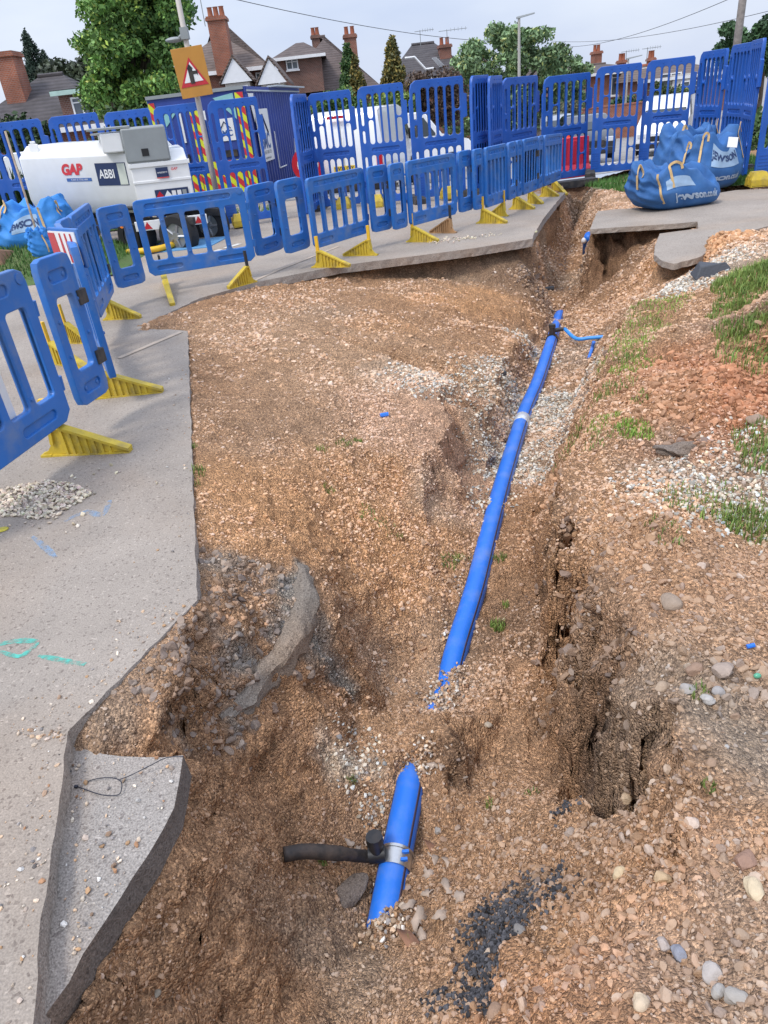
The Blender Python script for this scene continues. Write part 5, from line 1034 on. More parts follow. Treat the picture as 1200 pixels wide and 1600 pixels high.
def make_bag(label, loc, rz, W_, Dp, H_, seed, m, lean=(0,0), patch=None, words=(), straps=(), sag=.0, flap=0, slump=None):
    def surf(th, t, off=0.0):
        # t 0..1 from the ground up; squarish plan, bulging low, gathered and folded at the top
        c, s_ = math.cos(th), math.sin(th); e = .55 + .25*t
        x = math.copysign(abs(c)**e, c); y = math.copysign(abs(s_)**e, s_)
        belly = (.80 + .2*math.sin(min(t*2.6, 1)*math.pi/2)) * (1 - .22*max(t-.45, 0)/.55) if t < 1 else .78
        if t < .08: belly *= .86 + .14*math.sqrt(t/.08)
        fold = (.02 + .16*max(t-.35, 0)) * (math.sin(th*7+seed+t*3) * .5 + math.sin(th*13+seed*2-t*6)*.35)
        r = belly * (1 + fold) + off/ (W_/2)
        z = H_*t + (.19*H_*t*t)*(math.sin(th*4+seed)*.6 + math.sin(th*9+seed*3)*.4)
        z -= sag*t*t*(.5+.5*math.cos(th - (slump or 0)))*H_
        kq = 1 - .85*max(0, math.cos(th+1.5))**3
        n_ = .018*snoise(x+seed, y, t*2)*(.4+t)*kq + kq*.014*(abs(math.sin(th*5.3+seed+t*9+2*math.sin(t*5+th*2)))-.6)*(.35+t) - kq*.02*abs(math.sin(t*14+th*3+seed))**6
        return Vector((x*W_/2*r + lean[0]*t + n_, y*Dp/2*r + lean[1]*t + n_, max(z, .0)))
    r_ = empty('bulk_bag', label, 'bulk bag', loc, rz, 'blue bulk bags')
    nu, nv = 72, 26; V = []
    for j in range(nv+1):
        for i in range(nu): V.append(surf(2*math.pi*i/nu, j/nv))
    Fc = [(j*nu+i, j*nu+(i+1)%nu, (j+1)*nu+(i+1)%nu, (j+1)*nu+i) for j in range(nv) for i in range(nu)]
    o0 = len(V); cz = sum(v.z for v in V[-nu:])/nu       # inward sunken top
    for k, (f, dz) in enumerate(((.72,.02),(.4,-.10),(.05,-.16))):
        for i in range(nu):
            p = V[nv*nu+i]; V.append(Vector((lean[0] + (p.x-lean[0])*f, lean[1] + (p.y-lean[1])*f, p.z*(.5 if k else .85) + cz*(.5 if k else .15) + dz*H_*1.2 + .03*math.sin(i*.9+seed))))
    for k in range(3): Fc += [((nv+k)*nu+i, (nv+k)*nu+(i+1)%nu, (nv+k+1)*nu+(i+1)%nu, (nv+k+1)*nu+i) for i in range(nu)]
    Fc.append(tuple(range(len(V)-nu, len(V))))
    mb = MB(); mb.add(V, Fc); sk = mb.build('sack', m, r_, smooth=True)
    def on(u, t, off): return surf(u, t, off)
    if patch:
        u0, u1, t0, t1, mm = patch; mb = MB(); a_ = 12; b_ = 8
        mb.add([on(u0+(u1-u0)*i/a_, t0+(t1-t0)*j/b_, .006) for j in range(b_+1) for i in range(a_+1)], [(j*(a_+1)+i, j*(a_+1)+i+1, (j+1)*(a_+1)+i+1, (j+1)*(a_+1)+i) for j in range(b_) for i in range(a_)]); mb.build('print_panel', mm, sk, smooth=True)
    for (txt, u, t, size, mm, off) in words:
        V2, F2 = text_mesh(txt, size, .004*size/.1, 0)
        V3 = [on(u + x/(W_/2)*.62, t + z/H_, off) for x, y, z in V2]
        mb = MB(); mb.add(V3, F2); mb.build('lettering', mm, sk, fix=False)
    for (u, t, h, du, w2) in straps:
        a = surf(u, t, .01); b = surf(u+du, min(t, .98), .01)
        h *= .6; w2 *= .8; pts_ = spline([surf(u, max(t-.45,.05), .012), surf(u, t-.12, .014), a, a.lerp(b,.5)*1.02 + Vector((0,0,h)), b, surf(u+du, t-.1, .012)], 5) if du > .05 else spline([surf(u, tt, .012) for tt in (max(t-.75,.04), max(t-.5,.06), t-.25, t)] + [surf(u,t,.01) + Vector((0,0,h))], 5)
        mb = MB(); rings = []
        for i, p_ in enumerate(pts_):
            q_ = pts_[min(i+1,len(pts_)-1)] - pts_[max(i-1,0)]; out_ = Vector((p_.x, p_.y, .001)).normalized(); sd_ = q_.cross(out_).normalized()*w2
            rings.append([p_ + sd_, p_ + sd_ + out_*.006, p_ - sd_ + out_*.006, p_ - sd_])
        mb.loft(rings); mb.build('strap', M['strap'], sk, smooth='auto')
    return r_
HP = math.pi
q1 = G(1062, 322); q2 = G(1092, 300)
make_bag('slumped blue bulk bag lying foremost on the footway with its mouth drooping left', (q1.x, q1.y + .10, .0), R(8), 1.22, .80, .54, 1.3, M['bag'], lean=(-.26,-.05), patch=(-1.90,-1.45,.52,.74,M['bag_patch']), words=[('jewson.co.uk', -1.36, .30, .14, M['bag_white'], .014)], straps=[(-2.05,.93,.10,.0,.018),(-1.75,.98,.04,.2,.02),(-2.85,.98,.09,.16,.02)], sag=.15, slump=0)
make_bag('upright blue bulk bag with a large pale name panel behind the slumped one', (q2.x+.17, q2.y + .32, .0), R(16), 1.08, .9, .72, 4.1, M['bag'], patch=(-1.86,-1.20,.46,.84,M['bag_patch']), words=[('JEWSON', -1.54, .66, .14, M['bag_ink'], .012), ('Jewson.co.uk', -1.5, .24, .12, M['bag_white'], .012)], straps=[(-2.3,.98,.05,.22,.02),(-.8,.99,.12,.25,.022),(-2.95,.99,.09,.18,.02)])
make_bag('rearmost blue bulk bag of the three at the right, partly hidden', (q2.x+.22, q2.y + 1.1, .0), R(5), 1.0, .85, .76, 2.2, M['bag'], straps=[(-2.2,.99,.16,.18,.022),(-1.3,.99,.12,.25,.022),(-.5,.99,.14,.2,.022)])
mb = MB(); mb.box(-.07,.07,-.006,.006,-.07,.07); o = mb.build('paper_label', M['white'], loc=(q2.x+.36, q2.y-.14, .64)); o.rotation_euler = (R(-20), R(8), R(-10)); tag(o, 'white paper label on the upright blue bulk bag', 'label')
qb = D(50, 388, 11.5)
make_bag('bright blue bulk bag on the grass bank in front of the fuel bowser', (qb.x+.0, qb.y+.35, qb.z-.06), R(4), 1.2, .9, .62, 5.2, M['bag_l'], lean=(.08,0), patch=(-1.86,-1.40,.50,.86,M['bag_patch']), words=[('JEWSON', -1.66, .68, .13, M['bag_ink'], .012), ('jewson.co.uk', -1.2, .2, .10, M['bag_white'], .012)], straps=[(-1.30,.95,.08,.0,.02),(-.6,.98,.10,.2,.022),(-2.3,.98,.08,.15,.02)])
make_bag('second bright blue bulk bag at the left edge, mostly out of the photo', (qb.x-1.12, qb.y-.05, .25), R(20), .9, .8, .42, 3.3, M['bag_l'])
make_bag('crumpled small blue bag between the left bulk bag and the striped board', (*D(68, 395, 10.6)[:2], .28), R(20), .30, .25, .32, 2.9, M['bag_l'], straps=[(-1.2,.9,.05,.0,.012)])
a, b = D(8, 205, 11.2), D(62, 378, 11.0); mb = MB(); mb.tube([a - b, (0,0,0), (b-a)*.12], .016, 8); tag(mb.build('wooden_stake', mat('weathered_wood', (.34,.27,.2), .85, var=.3, vscale=20), smooth=True, loc=b), 'thin weathered wooden stake leaning over the left bulk bag', 'stake')

# ------------------------------------------------------------------ fuel bowser trailer
M['bwhite'] = mat('bowser_white', (.80,.80,.78), .32, var=.03, dirt=(.6,.57,.5), dirt_amt=.15, dscale=4, coat=.2); M['bgrey'] = mat('locker_grey', (.27,.29,.29), .5, var=.06); M['navy'] = mat('navy_print', (.015,.03,.09), .5); M['pred'] = mat('red_print', (.62,.04,.05), .5); M['tyre'] = mat('tyre', (.016,.016,.017), .85, bump=.2)
M['chrome'] = mat('grey_wheel', (.35,.36,.37), .35, .7)
B0 = D(218, 332, 11.9); L0 = D(46, 332, 12.7)
dirv = Vector((B0.x-L0.x, B0.y-L0.y, 0)); Lb = dirv.length; rzb = math.atan2(dirv.y, dirv.x)
bow = empty('fuel_bowser', 'white fuel bowser trailer with a grey locker on top and printed side', 'trailer', (L0.x, L0.y, 0), rzb)
bow.rotation_euler = (0, R(2.6), rzb)
Z0, Z1, Z2 = .74, 1.47, 1.62; WB = 1.25
def octo(x, y0=0, y1=WB, z0=Z0, z1=Z1, z2=Z2, ch=.22): return [(x,y0+ch*.5,z0-.1),(x,y0,z0+.12),(x,y0,z1),(x,y0+ch,z2),(x,y1-ch,z2),(x,y1,z1),(x,y1,z0+.12),(x,y1-ch*.5,z0-.1)]
mb = MB(); mb.loft([octo(0.04,.04,WB-.04,Z0+.03,Z1-.03,Z2-.04,.24), octo(.0+.07), octo(Lb-.03), octo(Lb,.02,WB-.02,Z0,Z1-.02,Z2-.02)]); tank = mb.build('tank', M['bwhite'], bow, bevel=.03)
for x in (.32, Lb-.12):
    mb = MB(); mb.box(x-.09,x+.09,.1,.12,Z2-.1,Z2+.03); mb.box(x-.05,x+.05,.1,.12,Z2+.03,Z2+.07); mb.build('lifting_lug', M['bwhite'], bow, bevel=.008)
mb = MB(); mb.box(Lb-.72,Lb-.42,.3,.7,Z2-.02,Z2+.1); mb.build('filler_neck', M['bwhite'], bow, bevel=.01)
mb = MB(); mb.box(Lb-.78,Lb-.15,.22,.8,Z2+.1,Z2+.125); mb.build('filler_lid', M['bgrey'], bow)
# cabinet at the near end, turned more to the viewer
cab = empty('cabinet', None, None); cab.parent = bow; cab.location = (Lb, .0, 0); cab.rotation_euler = (0, R(-1), R(35)); del_ = None
CW = .86
mb = MB(); mb.loft([[(0,0,.62),(0,0,1.36),(0,.12,1.48),(0,1.1,1.48),(0,1.1,.62)],[(CW,.0,.62),(CW,.0,1.30),(CW-.03,.14,1.48),(CW-.06,1.1,1.48),(CW-.06,1.1,.62)]]); mb.build('cabinet_body', M['bwhite'], cab, bevel=.02)
mb = MB(); mb.box(-.01,CW+.02,-.02,.02,1.27,1.33); mb.box(0,CW,-.012,.0,1.05,1.09); mb.build('door_rail', M['bwhite'], cab, bevel=.006)
mb = MB(); mb.box(-.02,CW*.72,-.03,.5,1.34,1.80); mb.build('locker', M['bgrey'], cab, bevel=.025)
mb = MB(); mb.box(-.32,-.02,.0,.4,1.5,1.76); mb.build('locker_bracket', M['bwhite'], cab, bevel=.02)
mb = MB(); mb.box(-.48,.12,-.02,.5,1.80,1.825); mb.build('locker_top', M['bgrey'], cab)
mb = MB(); mb.box(.22,.32,-.036,-.03,1.42,1.52, 0); mb.build('latch', M['black_plastic'], cab)
def decal(parent, name, x0, x1, z0, z1, m, y=-.004, t=.003):
    mb = MB(); mb.box(x0,x1,y-t,y,z0,z1); return mb.build(name, m, parent)
def word(parent, txt, x, z, size, m, y=-.008, bold=.0, shear=0, xs=1, name='lettering', ry=0):
    V2, F2 = text_mesh(txt, size, bold, .001, shear, xs); mb = MB(); mb.add([(a_, b_*.6, c_) for a_, b_, c_ in V2], F2); o = mb.build(name, m, parent, fix=False, loc=(x, y, z)); return o
word(bow, 'GAP', Lb*.48, 1.28, .20, M['pred'], bold=.010, shear=.2); decal(bow, 'print_strip', Lb*.42, Lb*.64, 1.12, 1.165, mat('blue_print', (.05,.13,.35), .5)); word(bow, 'PLANT & TOOL HIRE', Lb*.535, 1.142, .034, M['white'], -.010)
decal(bow, 'name_panel', Lb*.695, Lb*.955, 1.05, 1.36, M['navy']); decal(bow, 'name_panel_end', Lb*.885, Lb*.95, 1.06, 1.35, mat('pale_panel', (.55,.58,.5), .5), -.0085); word(bow, 'ABBI', Lb*.785, 1.205, .17, M['white'], -.011, .003, xs=.82)
decal(cab, 'small_label', .36, .54, 1.12, 1.25, M['navy'], -.022); word(cab, 'western', .45, 1.185, .045, M['white'], -.028); decal(cab, 'small_label_edge', .36, .54, 1.105, 1.118, M['pred'], -.022); word(cab, 'GAP', .63, 1.215, .05, M['pred'], -.022, .001, .2)
decal(cab, 'hazard_strip', .28, .78, .76, .95, M['navy'], -.008)
for k, mm in enumerate((M['redrefl'], M['white'])):
    mb = MB(); mb.prism([(-.055,0),(0,-.075),(.055,0),(0,.075)], -.004, .0); mb.build('hazard_diamond', mm, cab, loc=(.35 + k*.12, -.013, .855))
for k in range(3): decal(cab, 'hazard_sign', .53+k*.08, .59+k*.08, .79, .92, M['white'] if k < 2 else M['bgrey'], -.013)
mb = MB(); mb.box(-.12,.98,-.04,.0,.40,.54); rail = mb.build('light_board', M['bwhite'], cab, bevel=.006)
for x in (.0, .78):
    mb = MB(); mb.prism([(0,0),(.13,0),(.065,.105)], -.047, -.041); mb.build('triangle_reflector', M['redrefl'], cab, loc=(x, 0, .42))
mb = MB(); mb.tube([(-.35,-.05,.5),(-.35,-.09,.5)], .035, 12); mb.build('amber_lamp', mat('amber_lamp', (.85,.22,.02), .3), bow, loc=(Lb-.0,0,-.02))
mb = MB(); mb.box(Lb-.35,Lb-.15,.0,.35,.15,.5); mb.build('mudflap_box', M['black_plastic'], bow, bevel=.01)
mb = MB(); mb.box(.1,Lb+.8,.15,.22,.46,.56); mb.box(.1,Lb+.8,WB-.25,WB-.18,.46,.56); mb.box(-1.0,.3,WB/2-.05,WB/2+.05,.44,.52); mb.build('chassis', M['rubber'], bow)
def wheel(parent, loc, r=.3, w_=.2, rz=0):
    mb = MB(); prof = [(r*.6,-w_/2),(r*.93,-w_/2),(r,-w_/2*.7),(r,w_/2*.7),(r*.93,w_/2),(r*.6,w_/2)]
    mb.loft([[(p[0]*math.cos(a), p[1], p[0]*math.sin(a)) for p in prof] for a in [2*math.pi*k/24 for k in range(25)]], cap=False); o = mb.build('wheel', M['tyre'], parent, smooth='auto', loc=loc); o.rotation_euler = (0,0,rz)
    mb = MB(); mb.tube([(0,-w_/2*.75,0),(0,w_/2*.75,0)], r*.62, 20); mb.tube([(0,-w_/2*.98,0),(0,-w_/2*.7,0)], [r*.2,r*.25], 12)
    for k in range(5): a = 2*math.pi*k/5; mb.tube([(r*.15*math.cos(a),-w_/2*.85,r*.15*math.sin(a)),(r*.55*math.cos(a),-w_/2*.8,r*.55*math.sin(a))], r*.07, 6)
    mb.build('rim', M['chrome'], o, smooth='auto'); return o
wheel(bow, (Lb+.48,.18,.30), .31, .22); wheel(bow, (Lb-.30,.18,.30), .31, .22); wheel(bow, (Lb+.48,WB-.1,.30), .31, .22)
mb = MB(); mb.loft([[(Lb-.75,y,.60),(Lb-.65,y,.72),(Lb-.0,y,.76),(Lb+.1,y,.7),(Lb+.1,y,.66),(Lb-.0,y,.71),(Lb-.62,y,.67)] for y in (-.03,.25)]); mb.build('mudguard', M['black_plastic'], bow, bevel=.01)
q = G(262, 386); mb = MB(); mb.loft([[(-.95,-.45,0),(.75,-.55,0),(.95,.4,0),(-.7,.5,0)],[(-.95,-.45,.012),(.75,-.55,.012),(.95,.4,.012),(-.7,.5,.012)]]); tag(mb.build('spill_mat', mat('spill_mat', (.10,.27,.48), .8), loc=q), 'pale blue spill mat on the ground under the bowser', 'mat')
c = spline([D(196,382,11.6), D(215,383,11.55), D(245,378,11.6), D(270,368,11.9), D(285,355,12.3)], 6); c = [Vector((p.x, p.y, .06)) for p in c]; mb = MB(); mb.tube([p - c[0] for p in c], .045, 10); tag(mb.build('hose', M['yellow2'], smooth=True, loc=c[0]), 'thick yellow hose lying on the ground beside the bowser wheels', 'hose')

# ------------------------------------------------------------------ container cabin
M['cblue'] = mat('container_blue', (.022,.05,.26), .5, var=.12, vscale=2, dirt=(.05,.09,.3), dirt_amt=.3); M['chevy'] = mat('fluorescent_yellow', (.66,.68,.03), .5); M['chevr'] = mat('chevron_red', (.58,.03,.04), .5); M['teal'] = mat('teal_print', (.25,.52,.52), .5)
cc = D(405, 285, 18.5); lf = D(258, 285, 18.9); rb = D(480, 230, 25.3)
cont = empty('site_cabin', 'dark blue site cabin with red and yellow chevrons on its end and a white sign', 'cabin', (cc.x, cc.y, hz(cc.x, cc.y)), 0)
zb = hz(cc.x, cc.y); HT = 2.28 - zb; 
v1 = Vector((lf.x-cc.x, lf.y-cc.y, 0)); v2 = Vector((rb.x-cc.x, rb.y-cc.y, 0))
v2 = v2.normalized()*6.5; 
mb = MB(); base_ = [Vector((0,0,0)), v2, v2+v1, v1]
mb.loft([[p + Vector((0,0,.25)) for p in base_], [p + Vector((0,0,HT)) for p in base_]]); mb.build('body', M['cblue'], cont, bevel=.02)
def facef(o, d, n):   # frame on a wall: x along d, y outward n
    r_ = bpy.data.objects.new('end_wall', None); return r_
e1_ = v1.normalized(); rz1 = math.atan2(-e1_.y, -e1_.x); rz2 = math.atan2(v2.y, v2.x)
def wall_child(name, mb_or, m, org, rz, y=0):
    o = mb_or.build(name, m, cont, loc=org); o.rotation_euler = (0,0,rz); return o
W1 = v1.length
mb = MB()
for k in range(22):
    x = .12 + k*.29; mb.loft([[(x,0,.3),(x+.04,-.035,.3),(x+.12,-.035,.3),(x+.16,0,.3)],[(x,0,HT-.12),(x+.04,-.035,HT-.12),(x+.12,-.035,HT-.12),(x+.16,0,HT-.12)]])
wall_child('corrugated_side', mb, M['cblue'], (0,0,0), rz2)
mb = MB(); mb.box(-.02,6.5,-.05,-.0,HT-.12,HT); mb.box(.0,.1,-.06,0,.25,HT); mb.box(-.02,6.5,-.05,0,.2,.32); wall_child('frame', mb, M['cblue'], (0,0,0), rz2)
mb = MB(); mb.box(.0,6.4,-.075,-.052,HT-.10,HT-.07); mb.box(2.4,6.4,-.25,0,HT+.0,HT+.03); wall_child('roof_trim', mb, mat('pale_trim', (.45,.5,.52), .5), (0,0,0), rz2)
# white sign on the side
sg = MB(); sg.box(0,1.30,-.012,0,0,1.12); sg_o = wall_child('sign_board', sg, M['white'], v2.normalized()*.38 + Vector((v2.y, -v2.x, 0)).normalized()*.07 + Vector((0,0,HT-1.58)), rz2)
M['logo'] = mat('logo_blue', (.03,.10,.30), .5)
for t_, x, z, sz, mm, bd in (('SMC',.65,.42,.46,M['logo'],.012),('PLANT HIRE LTD',.65,.19,.11,M['bgrey'],.0),('smcplanthire.co.uk',.65,.075,.08,M['bgrey'],.001)): word(sg_o, t_, x, z, sz, mm, -.016, bd)
mb = MB(); mb.tube([(.28,-.02,.62),(.52,-.02,.98),(.60,-.02,.99)], .028, 6); mb.tube([(.60,-.02,.99),(.98,-.02,.62)], .022, 6); mb.tube([(.56,-.02,1.0),(1.0,-.02,.60)], .012, 6); mb.build('digger_arm', M['navy'], sg_o)
mb = MB(); mb.loft([[(.04,-.01,HT-.14),(.55,-.01,HT-.14),(.30,-.01,HT-.72)],[(.04,-.02,HT-.14),(.55,-.02,HT-.14),(.30,-.02,HT-.72)]]); wall_child('corner_print', mb, M['white'], Vector((v2.y, -v2.x, 0)).normalized()*.055, rz2)
mb = MB(); wall_child('locking_bar', MB().tube([(4.0,-.12,.3),(4.0,-.2,1.35)], .02, 6), M['white'], (0,0,0), rz2); mb.tube([(2.2,-.06,.75),(2.2,-.06,1.6)], .015, 6); mb.tube([(2.2,-.06,.75),(3.1,-.06,.75)], .015, 6); wall_child('locking_bar', mb, M['white'], (0,0,0), rz2)
# chevron end (x from the far left edge toward the near corner)
org = v1; ou = Vector((-e1_.y, e1_.x, 0)); ou = -ou if ou.y > 0 else ou
def end_piece(name, mb, m, y=.0): return wall_child(name, mb, m, org + ou*y, rz1)
def chev(x0, x1, z0, z1, slope=1):
    """diagonal bands clipped to a board"""
    bd = end_piece('chevron_board', MB().box(x0,x1,-.015,0,z0,z1), M['chevy'])
    w_ = x1-x0; h = z1-z0; band = .16; mb = MB(); k = -w_*1.5 - h
    import itertools
    def clip(poly, f):
        o = []
        for i in range(len(poly)):
            a, b = poly[i], poly[(i+1)%len(poly)]; fa, fb = f(a), f(b)
            if fa >= 0: o.append(a)
            if (fa >= 0) != (fb >= 0): t = fa/(fa-fb); o.append((a[0]+(b[0]-a[0])*t, a[1]+(b[1]-a[1])*t))
        return o
    while k < w_ + h*1.5:
        poly = [(x0,z0),(x1,z0),(x1,z1),(x0,z1)]
        for f in (lambda p: (p[0]-x0)+slope*(p[1]-z0)-k, lambda p: k+band-((p[0]-x0)+slope*(p[1]-z0))): poly = clip(poly, f) if len(poly) > 2 else poly
        if len(poly) > 2: mb.loft([[(x,-.019,z) for x, z in poly],[(x,-.0155,z) for x, z in poly]])
        k += band*2
    o = mb.build('red_band', M['chevr'], bd, fix=True)
chev(.02,.17,.5,HT-.12); chev(W1*.46-.1,W1*.46,.5,HT-.2); chev(W1-.22,W1-.03,.4,HT-.1); chev(W1*.46+.02,W1*.46+.12,.5,HT-.2); chev(W1*.46+.12,W1-.24,.45,1.15); chev(.18,W1*.46-.12,.45,1.15)
mb = MB(); mb.box(W1*.66,W1*.66+.42,-.02,0,1.55,2.0); sp2 = end_piece('small_sign', mb, M['white']); word(sp2, 'SMC', W1*.66+.21, 1.70, .17, M['logo'], -.024, .004)
mb = MB(); mb.tube([(W1*.66+.1,-.026,1.80),(W1*.66+.2,-.026,1.94),(W1*.66+.34,-.026,1.80)], .012, 6); mb.build('digger_arm', M['navy'], sp2)
for k in (.55,.30): end_piece('door_hinge', MB().box(W1*k,W1*k+.06,-.03,0,1.6,2.2), M['white'])
for k in (W1*.66+.1, W1*.2): end_piece('handle', MB().box(k,k+.3,-.03,0,1.22,1.36), M['black_plastic'])
mb = MB(); mb.loft([[(W1*.68,y,HT-.16),(W1-.26,y,HT-.10),(W1-.26,y,HT-.62)] for y in (-.014,-.002)]); end_piece('corner_print', mb, M['teal']); mb = MB(); mb.loft([[(.22,y,HT-.30),(.8,y,HT-.22),(.35,y,HT-.62)] for y in (-.014,-.002)]); end_piece('corner_print', mb, M['teal'])
mb = MB(); mb.box(.0,W1,-.04,0,HT-.05,HT+.02); end_piece('roof_trim', mb, M['bgrey'])
q = D(481, 257, 18.7); r_ = empty('reflective_disc', 'round red and white marker standing beside the blue cabin', 'marker', (q.x, q.y, q.z-.5))
mb = MB(); mb.tube([(0,0,.5),(0,.04,.5)], .38, 24); mb.build('disc', M['redrefl'], r_); mb = MB(); mb.tube([(0,-.005,.5),(0,-.001,.5)], .25, 24); mb.build('disc_centre', M['white'], r_); mb = MB(); mb.tube([(0,.02,.2),(0,.02,-.3)], .02, 8); mb.build('stand', M['steel'], r_)

# ------------------------------------------------------------------ sign on its post
pz = D(318, 200, 13.75); post = empty('sign_post', 'tall pale lamp post leaning out of frame behind the orange road sign', 'post', (pz.x, pz.y, 0))
mb = MB(); mb.tube([(0,0,0),(0,0,1.4),(0,0,5.5)], [.052,.046,.036], 14); mb.build('shaft', mat('pale_post', (.50,.46,.41), .6, var=.1, dirt=(.45,.33,.26), dirt_amt=.5), post, smooth=True)
mb = MB(); mb.sphere((-.2,.1,2.86), .10, 14, 8, (1.5,.8,.4)); mb.tube([(-.1,.06,2.88),(0,0,2.93)], .03, 8); mb.box(-.06,.06,-.07,.07,2.84,3.0); mb.build('bracket', M['bgrey'], post, smooth='auto')
sc_ = D(300, 113, 13.6); sp3 = empty('road_sign', 'orange road works sign with a red triangle showing a side road', 'sign', sc_, R(-4))
sp3.rotation_euler = (0, R(-3), R(2))
mb = MB(); mb.box(-.255,.255,-.01,0,-.345,.345); mb.build('plate', mat('sign_orange', (.48,.22,.035), .5, var=.08, vscale=4), sp3, bevel=.004)
def tri(s_, y0, y1, m, name, rr=.0):
    mb = MB(); mb.prism([(-s_,-s_*.86),(s_,-s_*.86),(0,s_*.92)], y0, y1); return mb.build(name, m, sp3, bevel=.0)
tri(.225,-.016,-.011,M['redrefl'],'red_triangle'); tri(.155,-.021,-.0165,M['white'],'white_triangle')
mb = MB(); mb.box(-.055,.015,-.026,-.0215,-.155,.05); mb.loft([[(-.07,y,.05),(.03,y,.05),(-.02,y,.12)] for y in (-.026,-.0215)]); mb.box(.0155,.075,-.026,-.0215,-.03,.015); mb.box(.0755,.09,-.026,-.0215,-.045,.03); mb.build('symbol', M['black_plastic'], sp3)

# ------------------------------------------------------------------ vehicles beyond the barriers
M['vwhite'] = mat('van_white', (.80,.81,.82), .25, var=.02, coat=.6); M['glass'] = mat('dark_glass', (.02,.03,.035), .08, spec=.8); M['vblack'] = mat('car_black', (.012,.013,.015), .2, coat=.8); M['vsilver'] = mat('car_silver', (.42,.44,.46), .28, .5, coat=.5); M['vgreen'] = mat('green_glass_tint', (.10,.28,.25), .15); M['plate_y'] = mat('plate_yellow', (.75,.52,.03), .4)
def vehicle(name, label, cat, loc, rz, Lg, Wd, Hh, paint, side, glass_side, glass_front, glass_rear, wheels=(.75, None), plate=None, z0=.22):
    """x points forward; side = closed outline (x, z) as fractions; glasses as outlines in x,z"""
    r_ = empty(name, label, cat, loc, rz)
    prof = [((a-.5)*Lg, z0 + b*(Hh-z0)) for a, b in side]
    def yw(z): t = (z-z0)/(Hh-z0); return Wd/2*(1 - .03*(1-t) if t < .5 else 1 - .14*((t-.5)/.5)**1.6)
    mb = MB(); zs_ = [p[1] for p in prof]
    rings = [[(x, s_*yw(z)*k, z) for x, z in prof] for s_, k in ((-1,.93),(-1,1),(1,1),(1,.93))]
    rings[0] = [(x*.985, -yw(z)+.05 if False else -yw(z), z) for x, z in prof]; 
    cxp = sum(p[0] for p in prof)/len(prof); czp = sum(p[1] for p in prof)/len(prof)
    rr = [[(cxp+(x-cxp)*.97, -yw(z), czp+(z-czp)*.96) for x, z in prof], [(x, -yw(z)+.07, z) for x, z in prof], [(x, yw(z)-.07, z) for x, z in prof], [(cxp+(x-cxp)*.97, yw(z), czp+(z-czp)*.96) for x, z in prof]]
    mb.loft(rr); body = mb.build('body', paint, r_, smooth='auto')
    for s_ in (-1, 1):
        for gl in glass_side:
            pts_ = [((a-.5)*Lg, z0 + b*(Hh-z0)) for a, b in gl]
            mb = MB(); mb.loft([[(x, s_*(yw(z)+.004), z) for x, z in pts_], [(x, s_*(yw(z)-.03), z) for x, z in pts_]]); mb.build('window', M['glass'], r_)
    for nm, gl in (('windscreen', glass_front), ('rear_window', glass_rear)):
        if not gl: continue
        (a0, b0), (a1, b1) = gl; x0, z0_, x1, z1_ = (a0-.5)*Lg, z0+b0*(Hh-z0), (a1-.5)*Lg, z0+b1*(Hh-z0); sg_ = 1 if nm == 'windscreen' else -1
        mb = MB(); w0, w1 = yw(z0_)-.12, yw(z1_)-.14; mb.loft([[(x0+sg_*.02,-w0,z0_),(x0+sg_*.02,w0,z0_),(x1+sg_*.02,w1,z1_),(x1+sg_*.02,-w1,z1_)],[(x0-sg_*.03,-w0,z0_),(x0-sg_*.03,w0,z0_),(x1-sg_*.03,w1,z1_),(x1-sg_*.03,-w1,z1_)]]); mb.build(nm, M['glass'], r_)
    for wx in (-Lg*.31, Lg*.31):
        for s_ in (-1, 1):
            w_ = wheel(r_, (wx, s_*(Wd/2-.09), .31), .32, .2, 0 if s_ < 0 else math.pi)
            mb = MB(); mb.tube([(wx, s_*(Wd/2-.02), .33),(wx, s_*(Wd/2+.004), .33)], .38, 20); mb.build('wheel_arch', M['black_plastic'], r_)
    xb = (min(p[0] for p in prof)); xf = max(p[0] for p in prof)
    for s_ in (-1, 1):
        mb = MB(); mb.box(xb-.015, xb+.08, s_*(Wd/2-.10)-.07, s_*(Wd/2-.10)+.07, .75, 1.1 if Hh > 1.7 else .92); mb.build('tail_light', M['redrefl'], r_, bevel=.01)
        mb = MB(); mb.box(xf-.12, xf+.01, s_*(Wd/2-.25)-.14, s_*(Wd/2-.25)+.14, .62, .78); mb.build('headlight', mat('headlamp', (.6,.62,.65), .15) if 'headlamp' not in bpy.data.materials else bpy.data.materials['headlamp'], r_, bevel=.02)
    mb = MB(); mb.box(xb-.04, xb+.1, -Wd/2+.05, Wd/2-.05, .28, .48); mb.build('rear_bumper', M['black_plastic'] if Hh > 1.7 else paint, r_, bevel=.03)
    mb = MB(); mb.box(xf-.1, xf+.03, -Wd/2+.06, Wd/2-.06, .26, .46); mb.build('front_bumper', M['black_plastic'] if Hh > 1.7 else paint, r_, bevel=.03)
    mb = MB(); mb.box(xf-.02, xf+.012, -.45, .45, .5, .68); mb.build('grille', M['black_plastic'], r_)
    return r_, xb, xf
VAN_S = [(0,0),(.005,.5),(.02,.86),(.05,.97),(.12,1),(.62,1),(.70,.96),(.80,.62),(.97,.46),(1,.34),(1,0)]
VAN_G = [[(.66,.58),(.66,.86),(.70,.88),(.775,.62),(.775,.58)]]
CAR_S = [(0,.05),(0,.45),(.02,.55),(.10,.93),(.18,1),(.5,1),(.56,.97),(.72,.60),(.95,.48),(1,.35),(1,0),(.02,0)]
CAR_G = [[(.12,.60),(.155,.88),(.36,.92),(.36,.60)],[(.38,.60),(.38,.92),(.52,.92),(.66,.62)]]
